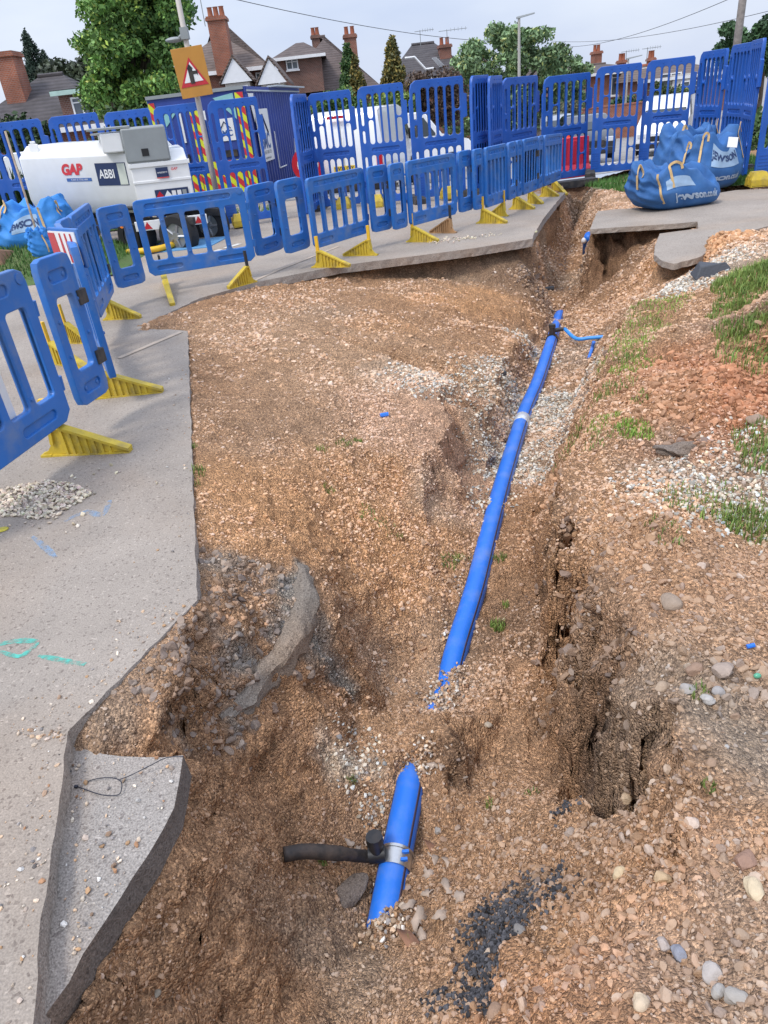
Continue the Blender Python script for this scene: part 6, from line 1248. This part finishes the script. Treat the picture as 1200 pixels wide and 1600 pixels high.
VS2 = [(0,0),(.0,.45),(.03,.93),(.06,.985),(.12,1),(.55,1),(.62,.97),(.74,.60),(.95,.46),(1,.32),(1,0)]
rr = D(603, 290, 18.6); hd = math.atan2(.965, .26)
zv = -.42; Lv, Wv, Hv = 4.9, 1.95, 2.02
cv = Vector((rr.x, rr.y, zv)) + Vector((math.cos(hd), math.sin(hd), 0))*Lv/2 + Vector((-math.sin(hd), math.cos(hd), 0))*Wv/2
va, xb, xf = vehicle('van', 'white panel van seen from its rear doors, nearest behind the tall barriers', 'van', cv, hd, Lv, Wv, Hv, M['vwhite'], VAN_S, VAN_G, ((.80,.62),(.70,.95)), None)
mb = MB(); mb.box(xb-.012,xb+.05,-.14,.30,Hv-.16,Hv-.10); mb.build('brake_light', M['redrefl'], va)
mb = MB(); mb.box(xb-.02,xb,-.26,.26,.74,.86); pl = mb.build('number_plate', M['plate_y'], va)
V2, F2 = text_mesh('HV74 OJY', .11, .002, .001); mb = MB(); mb.add([(xb-.024+b*.3, -a, .80+c) for a, b, c in V2], F2); mb.build('lettering', M['navy'], pl, fix=False)
mb = MB(); mb.box(xb-.006,xb+.002,-.006,.006,.5,Hv-.2); mb.build('door_seam', M['bgrey'], va)
mb = MB(); mb.box(Lv*.5-1.5,Lv*.5-1.3,-Wv/2-.22,-Wv/2-.02,1.15,1.42); mb.build('wing_mirror', M['black_plastic'], va, bevel=.03)
vb = D(636, 235, 28.5); vehicle('van', 'second white van seen side on with dark side windows', 'van', (vb.x+.1, 28.8, hz(vb.x, 28.8)+.28), R(4), 4.5, 1.85, 2.05, M['vwhite'], VS2, [[(.50,.58),(.50,.88),(.60,.9),(.685,.62),(.685,.58)],[(.30,.58),(.30,.88),(.46,.88),(.46,.58)]], ((.74,.62),(.62,.95)), ((.0,.5),(.03,.9)))
q = D(1050, 240, 31); vehicle('van', 'white van facing the site at the right, behind the tall barriers', 'van', (q.x+.1, 32, -1.15), R(-118), 4.6, 1.85, 1.95, M['vwhite'], VS2, [[(.50,.58),(.50,.88),(.60,.9),(.685,.62),(.685,.58)]], ((.74,.60),(.62,.94)), None)
q = D(925, 230, 30); vehicle('car', 'black hatchback parked beyond the red water barrier', 'car', (q.x, 31, -1.0), R(-100), 4.2, 1.8, 1.48, M['vblack'], CAR_S, CAR_G, ((.72,.62),(.56,.94)), ((.02,.6),(.12,.93)))
q = D(885, 200, 38); vehicle('car', 'silver car parked under the leafy tree beyond the cone', 'car', (q.x, 40, -1.2), R(-95), 4.2, 1.8, 1.5, M['vsilver'], CAR_S, CAR_G, ((.72,.62),(.56,.94)), None)
q = D(95, 230, 19.5); vehicle('car', 'white car parked behind the leftmost tall barriers and the hedge', 'car', (q.x, 20.6, hz(-8,20)+.35), R(6), 4.3, 1.8, 1.55, M['vwhite'], CAR_S, [[(.38,.62),(.38,.9),(.50,.9),(.62,.62)]], ((.72,.62),(.56,.94)), None)
q = D(150, 225, 18.3); mb = MB(); 

# ------------------------------------------------------------------ trees
def canopy(clumps, n, leaf, tint, shellp=.5, squash=1.0, var=.35, yellow=.0):
    """clumps: (x,y,z,rx,ry,rz)"""
    cl_ = np.array(clumps, float); wgt = (cl_[:,3]*cl_[:,4]*cl_[:,5])**(2/3); k = rng.choice(len(cl_), n, p=wgt/wgt.sum())
    d = rng.normal(size=(n,3)); d /= np.linalg.norm(d, axis=1, keepdims=True); r = (rng.random(n)**.45)[:,None]; p = cl_[k,:3] + d*r*cl_[k,3:6]
    # sub-clumps give uneven light and dark bunches
    p += rng.normal(0, 1, (n,3))*.03
    a = rng.normal(size=(n,3)); a /= np.linalg.norm(a, axis=1, keepdims=True); b = np.cross(a, rng.normal(size=(n,3))); b /= np.linalg.norm(b, axis=1, keepdims=True)
    s_ = leaf*rng.uniform(.6,1.3,n)[:,None]
    V = np.stack([p - a*s_, p + b*s_*.55, p + a*s_, p - b*s_*.55], 1).reshape(-1,3); V[:,2] = V[:,2]
    F_ = (np.arange(n)*4)[:,None] + np.arange(4)[None]
    ct = rng.uniform(.65, 1.35, len(cl_))[k][:,None]; c = np.array(tint)*ct*rng.uniform(1-var, 1+var, (n,1)); yl = (rng.random(n) < yellow)[:,None]; c = np.where(yl, c*np.array([2.6,1.9,1.4]), c)
    return V, F_, np.repeat(np.clip(c, .004, .6), 4, 0)
M['leaf'] = mat('leaf', (1,1,1), .55, attr='tint', var=.1, spec=.35); M['bark'] = mat('bark', (.12,.09,.065), .9, var=.3, vscale=6, bump=.6, bscale=20)
def tree(name, label, base, clumps, n, leaf, tint, trunk_r, top, limbs=6, yellow=0, var=.35, group=None, cat='tree'):
    r_ = empty(name, label, cat, base, 0, group); b = Vector(base)
    V, F_, c = canopy(clumps, n, leaf, tint, yellow=yellow, var=var); np_mesh('crown', V - np.array(base), F_, M['leaf'], c, parent=r_)
    mb = MB(); mb.tube([(0,0,-.1),(.02,0,top*.4),(0,.03,top)], [trunk_r, trunk_r*.75, trunk_r*.25], 9)
    for k in range(limbs):
        c_ = Vector(random.choice(clumps)[:3]) - b; z_ = min(top*random.uniform(.3,.7), max(c_.z*.8, .3)); mb.tube([(0,0,z_), (c_.x*.5, c_.y*.5, (z_+c_.z)*.5 + .1), tuple(c_)], [trunk_r*.45, trunk_r*.3, trunk_r*.1], 6)
    mb.build('trunk', M['bark'], r_, smooth=True); return r_
def blobs(n, px0, px1, py0, py1, Y, dY, r0, r1, shape=lambda u, v: True, zmin=-9):
    o = []; t = 0
    while len(o) < n and t < 5000:
        t += 1; u, v = random.random(), random.random()
        if not shape(u, v): continue
        yy = Y + random.uniform(-dY, dY); p = D(px0+(px1-px0)*u, py0+(py1-py0)*v, yy); r = random.uniform(r0, r1)
        if p.z < zmin: continue
        o.append((p.x, p.y, p.z, r*random.uniform(.8,1.3), r, r*random.uniform(.6,.95)))
    return o
b0 = D(200, 230, 24); tree('broadleaf_tree', 'large dense green tree rising behind the left tall barriers', (b0.x, 24, hz(-6,24)), blobs(150, 140, 283, -70, 185, 24, 1.4, .24, .52, lambda u, v: abs(u-.5) < .5 - max(0, v-.8)*.9 + .06*math.sin(v*25)), 64000, .07, (.135,.25,.06), .2, 4.2, 14, .12, .4)
b0 = D(812, 220, 46); tree('broadleaf_tree', 'wide light green tree behind the lamp post', (b0.x, 46, -1.3), blobs(170, 700, 928, 46, 200, 46, 2.2, .28, .7, lambda u, v: v > abs((u-.48)/.52)**2.2*.62 + .05*math.sin(u*34)), 36000, .12, (.17,.26,.12), .22, 4.5, 14, .08, .35)
def conifer(label, px, ytop, ybot, wpx, Y, tint, yellow, n=14000, name='conifer'):
    t = D(px, ytop, Y); bt = D(px + (ybot-ytop)*.13, ybot, Y); Hc = t.z - bt.z; W_ = abs(D(px+wpx/2, ybot, Y).x - D(px-wpx/2, ybot, Y).x)/2; cl_ = []
    for k in range(90):
        h = random.random()**1.2; r = W_*(1-h)**.75*random.uniform(.5,1); a = random.uniform(0,6.3); rr_ = W_*(.16 + .22*(1-h)); cl_.append((t.x + r*math.cos(a)*.8, Y + r*math.sin(a)*.8, bt.z + Hc*h*.94, rr_, rr_, rr_*1.5))
    tree(name, label, (t.x, Y, min(bt.z - .6, hz(t.x, Y))), cl_, n, Hc*.022 + .02, tint, .12, Hc*.9, 4, yellow, .4)
conifer('small green conifer left of the golden one', 541, 66, 170, 46, 36, (.06,.12,.04), .08)
conifer('golden tipped conifer in front of the dark roof', 553, 84, 175, 40, 35, (.12,.12,.04), .3)
conifer('tall golden green conifer between two houses', 611, 54, 175, 56, 36, (.13,.135,.05), .35, 20000)
conifer('dark bluish fir on the skyline at the left', 37, 44, 125, 44, 70, (.035,.06,.04), 0, 7000)
conifer('smaller dark fir right of the tall one on the skyline', 65, 76, 125, 32, 70, (.035,.06,.04), 0, 4000)
tree('broadleaf_tree', 'low grey green tree on the skyline left of the big tree', (*D(115,150,60)[:2], -1.3), blobs(22, 85, 145, 104, 140, 60, 2, .8, 1.4), 6000, .22, (.05,.065,.035), .3, 4, 4)
tree('broadleaf_tree', 'small green tree left of the telegraph pole', (*D(1142,150,42)[:2], -1.3), blobs(34, 1122, 1166, 42, 110, 42, 1, .3, .55, lambda u, v: abs(u-.5) < .18+v*.4), 8000, .12, (.06,.12,.05), .14, 3.2, 6)
tree('broadleaf_tree', 'small green tree right of the telegraph pole', (*D(1188,150,42)[:2], -1.3), blobs(30, 1168, 1215, 38, 110, 42, 1, .3, .55, lambda u, v: abs(u-.5) < .18+v*.4), 8000, .12, (.06,.12,.05), .14, 3.2, 6)
def shrub(label, px0, px1, py0, py1, Y, n, leaf, tint, name='shrub', k=30, yl=.05):
    bl = blobs(k, px0, px1, py0, py1, Y, .6, .25, .5, zmin=-1.6); b_ = D((px0+px1)/2, py1, Y); r_ = empty(name, label, 'shrub', (b_.x, b_.y, hz(b_.x, b_.y))); V, F_, c = canopy(bl, n, leaf, tint, yellow=yl)
    np_mesh('foliage', V - np.array(r_.location), F_, M['leaf'], c, parent=r_); mb = MB(); mb.tube([(0,0,-.1),(0,0,max(.4, b_.z - r_.location.z + .3))], .05, 6); mb.build('stem', M['bark'], r_)
shrub('bright green shrub above the roof of the first white van', 575, 650, 158, 190, 31, 5000, .08, (.13,.2,.04))
shrub('green shrub behind the container corner', 500, 560, 150, 190, 33, 4000, .08, (.07,.14,.04))
shrub('brown bare hedge behind the second white van', 640, 722, 118, 190, 34, 9000, .07, (.10,.065,.045), 'hedge', 60, 0)
shrub('dark hedge beside the lamp post', 735, 830, 150, 225, 40, 7000, .10, (.045,.075,.03), 'hedge', 50)
shrub('flowering pale shrub beyond the silver car', 868, 905, 165, 200, 43, 2500, .09, (.16,.17,.11))
shrub('green garden hedge in front of the pale right hand house', 1025, 1085, 140, 175, 46, 6000, .1, (.09,.13,.045), 'hedge', 40)
shrub('dark green bush below the big left tree', 165, 300, 178, 235, 22.5, 9000, .07, (.05,.10,.03), 'bush', 60)
shrub('low evergreen hedge far left behind the cottage', -20, 80, 195, 235, 26, 6000, .09, (.04,.07,.03), 'hedge', 40)
shrub('green hedge by the brick house gate', 960, 1010, 160, 180, 48, 3000, .1, (.05,.09,.035), 'hedge', 24)
shrub('small leafy bush growing past the right fence corner', 1180, 1240, 180, 250, 20, 4000, .07, (.07,.13,.04), 'bush', 30)

# ------------------------------------------------------------------ houses
def brick_mat(name, c1, c2, sc=1.0, mortar=(.3,.26,.22)):
    m = bpy.data.materials.new(name); m.use_nodes = True; t = m.node_tree; b = t.nodes['Principled BSDF']; b.inputs['Roughness'].default_value = .9
    co = N(t,'ShaderNodeTexCoord').outputs['Object']; sx = N(t,'ShaderNodeSeparateXYZ'); t.links.new(co, sx.inputs[0]); ad = N(t,'ShaderNodeMath', operation='ADD'); t.links.new(sx.outputs[0], ad.inputs[0]); t.links.new(sx.outputs[1], ad.inputs[1])
    cb = N(t,'ShaderNodeCombineXYZ'); t.links.new(ad.outputs[0], cb.inputs[0]); t.links.new(sx.outputs[2], cb.inputs[1])
    bt = N(t,'ShaderNodeTexBrick'); bt.inputs['Scale'].default_value = 4*sc; bt.inputs['Color1'].default_value = (*c1,1); bt.inputs['Color2'].default_value = (*c2,1); bt.inputs['Mortar'].default_value = (*mortar,1); bt.inputs['Mortar Size'].default_value = .02; t.links.new(cb.outputs[0], bt.inputs[0])
    ns = N(t,'ShaderNodeTexNoise'); ns.inputs['Scale'].default_value = 1.5; ns.inputs['Detail'].default_value = 8; t.links.new(co, ns.inputs[0]); mr = N(t,'ShaderNodeMapRange'); mr.inputs[1].default_value = .3; mr.inputs[2].default_value = .7; mr.inputs[3].default_value = .7; mr.inputs[4].default_value = 1.2; t.links.new(ns.outputs[0], mr.inputs[0])
    v = N(t,'ShaderNodeVectorMath', operation='SCALE'); t.links.new(bt.outputs[0], v.inputs[0]); t.links.new(mr.outputs[0], v.inputs['Scale']); t.links.new(v.outputs[0], b.inputs['Base Color']); return m
def tile_mat(name, col):
    m = bpy.data.materials.new(name); m.use_nodes = True; t = m.node_tree; b = t.nodes['Principled BSDF']; b.inputs['Roughness'].default_value = .85
    co = N(t,'ShaderNodeTexCoord').outputs['Object']; wv = N(t,'ShaderNodeTexWave', bands_direction='Z'); wv.inputs['Scale'].default_value = 2.4; wv.inputs['Distortion'].default_value = .6; wv.inputs['Detail'].default_value = 3; t.links.new(co, wv.inputs[0])
    ns = N(t,'ShaderNodeTexNoise'); ns.inputs['Scale'].default_value = 2.2; ns.inputs['Detail'].default_value = 10; ns.inputs['Roughness'].default_value = .7; t.links.new(co, ns.inputs[0])
    vo_ = N(t,'ShaderNodeTexVoronoi'); vo_.inputs['Scale'].default_value = 3; t.links.new(co, vo_.inputs[0]); sp_ = N(t,'ShaderNodeSeparateColor'); t.links.new(vo_.outputs['Color'], sp_.inputs[0])
    mr = N(t,'ShaderNodeMapRange'); mr.inputs[1].default_value = .3; mr.inputs[2].default_value = .7; mr.inputs[3].default_value = .65; mr.inputs[4].default_value = 1.35; t.links.new(ns.outputs[0], mr.inputs[0])
    m2 = N(t,'ShaderNodeMapRange'); m2.inputs[3].default_value = .85; m2.inputs[4].default_value = 1.1; t.links.new(wv.outputs[0], m2.inputs[0]); mm = N(t,'ShaderNodeMath', operation='MULTIPLY'); t.links.new(mr.outputs[0], mm.inputs[0]); t.links.new(m2.outputs[0], mm.inputs[1])
    rgb = N(t,'ShaderNodeRGB'); rgb.outputs[0].default_value = (*col,1); v = N(t,'ShaderNodeVectorMath', operation='SCALE'); t.links.new(rgb.outputs[0], v.inputs[0]); t.links.new(mm.outputs[0], v.inputs['Scale']); t.links.new(v.outputs[0], b.inputs['Base Color'])
    bp = N(t,'ShaderNodeBump'); bp.inputs['Strength'].default_value = .5; bp.inputs['Distance'].default_value = .05; t.links.new(wv.outputs[0], bp.inputs['Height']); t.links.new(bp.outputs[0], b.inputs['Normal']); return m
M['brick'] = brick_mat('brick', (.26,.085,.05), (.20,.07,.045)); M['brick2'] = brick_mat('brick_orange', (.36,.11,.055), (.28,.09,.05)); M['brick3'] = brick_mat('tile_hung_brick', (.20,.085,.06), (.14,.065,.05))
M['tiles'] = tile_mat('roof_tiles', (.105,.08,.072)); M['tiles2'] = tile_mat('roof_tiles_dark', (.065,.057,.058)); M['tiles3'] = tile_mat('roof_tiles_brown', (.13,.095,.078)); M['upvc'] = mat('white_frame', (.8,.8,.8), .4); M['render_w'] = mat('pale_render', (.6,.57,.52), .85, var=.08); M['hglass'] = mat('window_glass', (.09,.11,.13), .1, spec=.8); M['ply'] = mat('white_board', (.78,.79,.8), .6, var=.04); M['bargegreen'] = mat('pale_green_fascia', (.42,.58,.52), .6); M['pot'] = mat('chimney_pot', (.38,.13,.07), .8)
def X(px, py, Y): return D(px, py, Y).x
def window(parent, x, y, z, w_, h, n=2, ry=-1):
    """frame on a wall facing the street (-y)"""
    mb = MB(); t = .06; mb.box(x,x+w_,y-.06,y-.0,z,z+t); mb.box(x,x+w_,y-.06,y,z+h-t,z+h); mb.box(x,x+t,y-.06,y,z+t,z+h-t); mb.box(x+w_-t,x+w_,y-.06,y,z+t,z+h-t)
    for k in range(1, n): xx = x + w_*k/n; mb.box(xx-t/2,xx+t/2,y-.058,y,z+t,z+h-t)
    mb.box(x+t,x+w_-t,y-.052,y-.01,z+h*.68,z+h*.68+.04); f = mb.build('window', M['upvc'], parent); mb = MB(); mb.box(x+t,x+w_-t,y-.02,y-.012,z+t,z+h-t); mb.build('pane', M['hglass'], f)
    mb = MB(); mb.box(x-.05,x+w_+.05,y-.12,y,z-.07,z-.003); mb.build('sill', M['upvc'], f); return f
def chimney(parent, px0, px1, ytop, ybot, Y, m, dy=.7, pots=2, base=None):
    a, b = D(px0, ytop, Y), D(px1, ytop, Y); zb_ = D(px0, ybot, Y).z - 1.0; o = Vector(parent.location); x0, x1 = a.x-o.x, b.x-o.x; y0 = Y-o.y; zt = a.z-o.z
    mb = MB(); mb.box(x0,x1,y0,y0+dy,zb_-o.z,zt-.18); mb.box(x0-.07,x1+.07,y0-.07,y0+dy+.07,zt-.18,zt-.06); mb.box(x0-.03,x1+.03,y0-.03,y0+dy+.03,zt-.06,zt)
    c = mb.build('chimney', m, parent)
    for k in range(pots): xx = x0 + (x1-x0)*(k+.5)/pots; mb = MB(); mb.tube([(xx,y0+dy/2,zt),(xx,y0+dy/2,zt+.36),(xx,y0+dy/2,zt+.40)], [.13,.11,.14], 12); mb.build('chimney_pot', M['pot'], c, smooth='auto')
    return c
def house(name, label, x0, x1, Y, depth, zeave, zridge, wall, tiles, hip=2.0, ridge_axis='x', wins=(), z0=-1.4, ov=.35):
    r_ = empty(name, label, 'house', ((x0+x1)/2, Y, z0)); o = r_.location; a, b = x0-o.x, x1-o.x; ze, zr = zeave-z0, zridge-z0
    mb = MB(); mb.box(a,b,0,depth,0,ze); mb.build('wall', wall, r_)
    mb = MB(); A = [(a-ov,-ov,ze),(b+ov,-ov,ze),(b+ov,depth+ov,ze),(a-ov,depth+ov,ze)]
    if ridge_axis == 'x': rd = [(a-ov+hip, depth/2, zr), (b+ov-hip, depth/2, zr)]; fs = [(0,1,5,4),(1,2,5),(2,3,4,5),(3,0,4),(3,2,1,0)]
    else: rd = [((a+b)/2, -ov+hip, zr), ((a+b)/2, depth+ov-hip, zr)]; fs = [(0,1,4),(1,2,5,4),(2,3,5),(3,0,4,5),(3,2,1,0)]
    mb.add(A + rd, fs); rf = mb.build('roof', tiles, r_, fix=True)
    mb = MB(); mb.box(a-ov,b+ov,-ov-.05,-ov-.003,ze-.14,ze+.03); mb.build('gutter', M['upvc'], r_)
    mb = MB(); mb.tube([rd[0], rd[1]], .11, 8); mb.build('ridge_tiles', M['pot'] if tiles is M['tiles3'] else tiles, rf)
    for (wx, wz, ww, wh, n) in wins: window(r_, wx-o.x, 0, wz-z0, ww, wh, n)
    return r_
def aerial(parent, px, ytop, ybot, Y, w_=.6):
    o = Vector(parent.location); a, b = D(px, ytop, Y)-o, D(px+(ybot-ytop)*.03, ybot, Y)-o; mb = MB(); mb.tube([a, Vector((a.x, a.y, b.z))], .022, 6); mb.tube([a + Vector((-w_*.4,0,-.06)), a + Vector((w_,0,-.04))], .018, 6)
    for k in range(5): mb.tube([a + Vector((w_*(.2+k*.18),-.0,-.14)), a + Vector((w_*(.2+k*.18),0,.06))], .01, 4)
    mb.build('aerial', M['bgrey'], parent)
# left cottage with long dark roof and dormer
Y = 31; xa, xb_ = X(-90,150,Y), X(150,150,Y); zr = D(70,118,Y+3.5).z; ze = D(60,205,Y).z
h1 = house('cottage', 'cottage at the left with a long dark roof and a green edged dormer', xa, xb_, Y, 8, max(ze,1.1), zr, M['brick'], M['tiles2'], hip=2.6)
chimney(h1, -14, 17, 82, 128, Y+2, M['brick2'], 1.0, 0)
o = Vector(h1.location); p0, p1 = D(100,145,Y)-o, D(148,185,Y)-o
mb = MB(); mb.box(p0.x-.25,p1.x+.3,.0,4.0,p1.z-.3,p0.z-.05); dm = mb.build('dormer', M['brick3'], h1); mb = MB(); mb.box(p0.x-.45,p1.x+.5,-.2,4.2,p0.z-.05,p0.z+.1); mb.build('dormer_roof', M['tiles2'], dm); mb = MB(); mb.box(p0.x-.45,p1.x+.5,-.24,-.205,p0.z-.08,p0.z+.07); mb.build('fascia', M['bargegreen'], dm)
q0 = D(109,150,Y)-o; q1_ = D(143,180,Y)-o; window(h1, q0.x, 0, q1_.z, q1_.x-q0.x+.15, q0.z-q1_.z-.05, 2)
# house with two white gables
Y = 42; xa, xb_ = X(262,110,Y), X(413,110,Y); zr = D(330,44,Y+4).z; ze = D(340,112,Y).z
h2 = house('house', 'brick house with a tall chimney and two white boarded front gables', xa, xb_, Y, 9, ze, zr, M['brick'], M['tiles3'], hip=3.2, wins=[(X(400,120,Y),D(400,95,Y).z-1.7,1.0,1.2,2)])
chimney(h2, 322, 350, 26, 82, Y-.6, M['brick2'], 1.1, 3)
aerial(h2, 312, -6, 42, Y+1, .0)
o = Vector(h2.location)
for (pa, pt, pc, ya, yt) in ((345,368,394,127,90),(402,423,448,129,91)):
    a, t_, c = D(pa, ya, Y-2)-o, D(pt, yt, Y-2)-o, D(pc, ya-1, Y-2)-o; zb_ = min(a.z, c.z)
    mb = MB(); mb.prism([(a.x, zb_), (c.x, zb_), ((a.x+c.x)/2, t_.z)], -2.0, -1.9); gb = mb.build('gable', M['ply'], h2)
    mb = MB(); k = .10; cx0 = (a.x+c.x)/2; mb.loft([[(a.x-k, y, zb_-.04),(cx0, y, t_.z+.02),(c.x+k, y, zb_-.04),(c.x+k, y, zb_+.06),(cx0, y, t_.z+.14),(a.x-k, y, zb_+.06)] for y in (-2.05, 3)]); mb.build('gable_roof', M['tiles3'], h2)
    mb = MB(); mb.box(a.x+.15,c.x-.15,-1.85,0,-(zb_*0)-0.0,zb_-.02); mb.build('bay', M['render_w'], h2); window(h2, a.x+.25, -1.86, zb_-1.5, c.x-a.x-.5, 1.35, 4)
for k in range(2): q = D(437 + 35*k - 30, 72 + k*9, Y)-o
mb = MB(); q = D(445-85+75, 90, Y)-o
# house with brick dormer
Y = 48; xa, xb_ = X(430,110,Y), X(588,110,Y); zr = D(510,56,Y+4).z; ze = D(500,150,Y).z
h3 = house('house', 'dark roofed house with a hipped brick dormer and a red chimney', xa, xb_, Y, 9, ze, zr, M['brick3'], M['tiles'], hip=3.4)
chimney(h3, 537, 556, 54, 84, Y+1.5, M['brick'], 1.0, 2); chimney(h3, 486, 499, 55, 66, Y+4.5, M['brick3'], .8, 2)
o = Vector(h3.location); a, c = D(432,92,Y-1)-o, D(506,132,Y-1)-o
mb = MB(); mb.box(a.x,c.x,-1,3.5,c.z-.3,a.z); dm = mb.build('dormer', M['brick3'], h3)
mb = MB(); e = .3; r0 = D(470,66,Y+1)-o; mb.add([(a.x-e,-1-e,a.z),(c.x+e,-1-e,a.z),(c.x+e,4,a.z),(a.x-e,4,a.z),(a.x+1.1,1.2,r0.z),(c.x-.9,1.2,r0.z)], [(0,1,5,4),(1,2,5),(2,3,4,5),(3,0,4),(3,2,1,0)]); mb.build('dormer_roof', M['tiles'], dm); mb = MB(); mb.box(a.x-e,c.x+e,-1-e-.05,-1-e-.003,a.z-.13,a.z+.02); mb.build('fascia', M['upvc'], dm)
q0, q1_ = D(446,93,Y-1)-o, D(467,108,Y-1)-o; window(h3, q0.x, -1, q1_.z, q1_.x-q0.x, q0.z-q1_.z, 2)
# house beyond the hedge with chimney and aerials
Y = 52; xa, xb_ = X(615,110,Y), X(735,110,Y); zr = D(660,68,Y+4).z; ze = D(690,120,Y).z
h4 = house('house', 'small roofed house with white bargeboards and two aerials', xa, xb_, Y, 9, ze, zr, M['brick'], M['tiles2'], hip=2.0)
chimney(h4, 687, 705, 70, 100, Y+2, M['brick'], 1.0, 2); aerial(h4, 656, 47, 72, Y+3, .9); aerial(h4, 698, 46, 66, Y+2, 1.3)
o = Vector(h4.location); a = D(640,90,Y-.5)-o; c = D(665,108,Y-.5)-o
mb = MB(); mb.tube([(a.x-.3,-.55,a.z),(a.x+.3,-.55,a.z),(c.x,-.55,c.z),(c.x+.5,-.55,c.z)], .07, 6); mb.build('bargeboard', M['upvc'], h4)
q = D(686,100,Y+1)-o; mb = MB(); mb.loft([[(-.5,-.5,.3),(-.2,-.5,.3),(.6,.2,-.4),(.3,.2,-.4)],[(-.5,-.56,.36),(-.2,-.56,.36),(.6,.14,-.34),(.3,.14,-.34)]]); mb.build('roof_window', M['upvc'], h4, loc=q)
# brick houses at the right
Y = 56; xa, xb_ = X(880,110,Y), X(922,110,Y); h5 = house('house', 'gabled roof end with a red chimney showing right of the leafy tree', xa, xb_, Y+4, 9, D(910,112,Y+4).z, D(893,80,Y+8).z, M['brick'], M['tiles'], hip=1.0, ridge_axis='x')
chimney(h5, 930, 941, 80, 112, Y+4, M['brick2'], 1.0, 2)
Y = 54; xa, xb_ = X(915,150,Y), X(1004,150,Y); ze = D(950,113,Y).z; zr = D(960,98,Y+4).z
h6 = house('house', 'red brick house with white windows behind the far tall barriers', xa, xb_, Y, 9, ze, zr, M['brick2'], M['tiles'], hip=1.5, wins=[(X(954,140,Y), D(954,150,Y).z, 1.15, 1.5, 2),(X(966,140,Y), D(966,150,Y).z, .9, 1.5, 2),(X(954,170,Y), D(954,172,Y).z-.3, 1.4, .9, 3)])
chimney(h6, 970, 979, 94, 108, Y+3, M['brick2'], .8, 2); aerial(h6, 979, 79, 96, Y+3, .9)
Y = 50; xa, xb_ = X(1000,150,Y), X(1078,150,Y); ze = D(1040,122,Y).z; zr = D(1040,99,Y+4).z
h7 = house('house', 'long brown roofed house with a pale rendered end at the right', xa, xb_+1.6, Y, 9, ze, zr, M['brick'], M['tiles3'], hip=.6, wins=[(X(1030,140,Y), D(1030,148,Y).z, 1.3, 1.1, 2)])
o = Vector(h7.location); a, c = D(1052,117,Y-.3)-o, D(1078,175,Y-.3)-o; mb = MB(); mb.box(a.x,c.x,-.3,0,c.z,a.z); mb.build('rendered_bay', M['render_w'], h7); window(h7, a.x+.5, -.31, a.z-1.4, 1.1, 1.0, 2)
chimney(h7, 1017, 1024, 90, 100, Y+4, M['brick2'], .7, 2); aerial(h7, 1012, 74, 100, Y+4, .9); mb = MB(); q = D(993, 92, Y+3)-o; mb.tube([q, q + Vector((.9,0,.3))], .03, 6)
house('house', 'roof of a house just beyond the right fence corner', X(1085,150,60), X(1140,150,60), 60, 9, D(1110,125,60).z, D(1110,104,64).z, M['brick'], M['tiles2'], hip=2)
# low garden wall across the road
for (pa, pb, ya, yb, Y, lb) in ((905,1010,172,176,44,'low red brick garden wall in front of the brick house'),(1010,1085,170,168,44,'low brick garden wall in front of the brown roofed house')):
    a, b = D(pa, ya, Y), D(pb, yb, Y); mb = MB(); mb.box(0, b.x-a.x-.05, 0, .25, 0, max(a.z+1.4, .5)); mb.box(-.02, b.x-a.x-.03, -.03, .28, max(a.z+1.4, .5)+.001, max(a.z+1.4,.5)+.07); tag(mb.build('garden_wall', M['brick2'], loc=(a.x, Y, -1.4)), lb, 'wall')

# ------------------------------------------------------------------ street furniture and wires
def lamp(label, px, ytop, Y, arm, r=.06):
    t = D(px, ytop, Y); z0 = hz(t.x, Y); r_ = empty('street_lamp', label, 'street lamp', (t.x, Y, z0)); h = t.z - z0
    mb = MB(); mb.tube([(0,0,-.1),(0,0,1.3),(0,0,1.32),(0,0,h)], [r*1.4,r*1.4,r,r*.7], 12); mb.build('column', mat('lamp_column', (.42,.40,.36), .6) if 'lamp_column' not in bpy.data.materials else bpy.data.materials['lamp_column'], r_, smooth='auto')
    mb = MB(); mb.loft([[(-.1,-.07,h-.03),(-.1,.07,h-.03),(-.1,.05,h+.05),(-.1,-.05,h+.05)],[(arm,-.09,h+.08),(arm,.09,h+.08),(arm,.06,h+.13),(arm,-.06,h+.13)]]); mb.build('lantern', M['bgrey'], r_, bevel=.01); return r_
lamp('slim street lamp in front of the wide light green tree', 811, 28, 34, .62, .075)
lamp('thin street lamp in front of the brick house', 982, 92, 46, .75, .06)
t = D(1163, -20, 26); r_ = empty('telegraph_pole', 'wooden telegraph pole rising out of the top right of the photo', 'pole', (t.x, 26, hz(t.x,26))); mb = MB(); mb.tube([(0,0,-.2),(0,0,8)], [.13,.10], 12); mb.build('pole', mat('pole_wood', (.25,.22,.2), .85, var=.25, vscale=10), r_, smooth=True)
mb = MB(); mb.tube([(-.5,0,7.6),(.5,0,7.6)], .03, 6); mb.build('crossbar', M['bgrey'], r_)
def cable(label, a, b, sag, r=.012):
    a, b = Vector(a), Vector(b); mb = MB(); mb.tube([a.lerp(b, k/24) - a - Vector((0,0,sag*4*(k/24)*(1-k/24))) for k in range(25)], r, 5); tag(mb.build('overhead_wire', M['rubber'], smooth=True, loc=a), label, 'wire')
cable('overhead wire crossing from the left chimney toward the middle sky', D(355,-4,30), D(810,66,50), .3, .012)
cable('upper overhead wire running down from the telegraph pole', D(1163,-12,26), D(860,72,60), .5, .010)
cable('lower overhead wire running from the right edge behind the tree', D(1230,10,30), D(860,64,60), .4, .010)
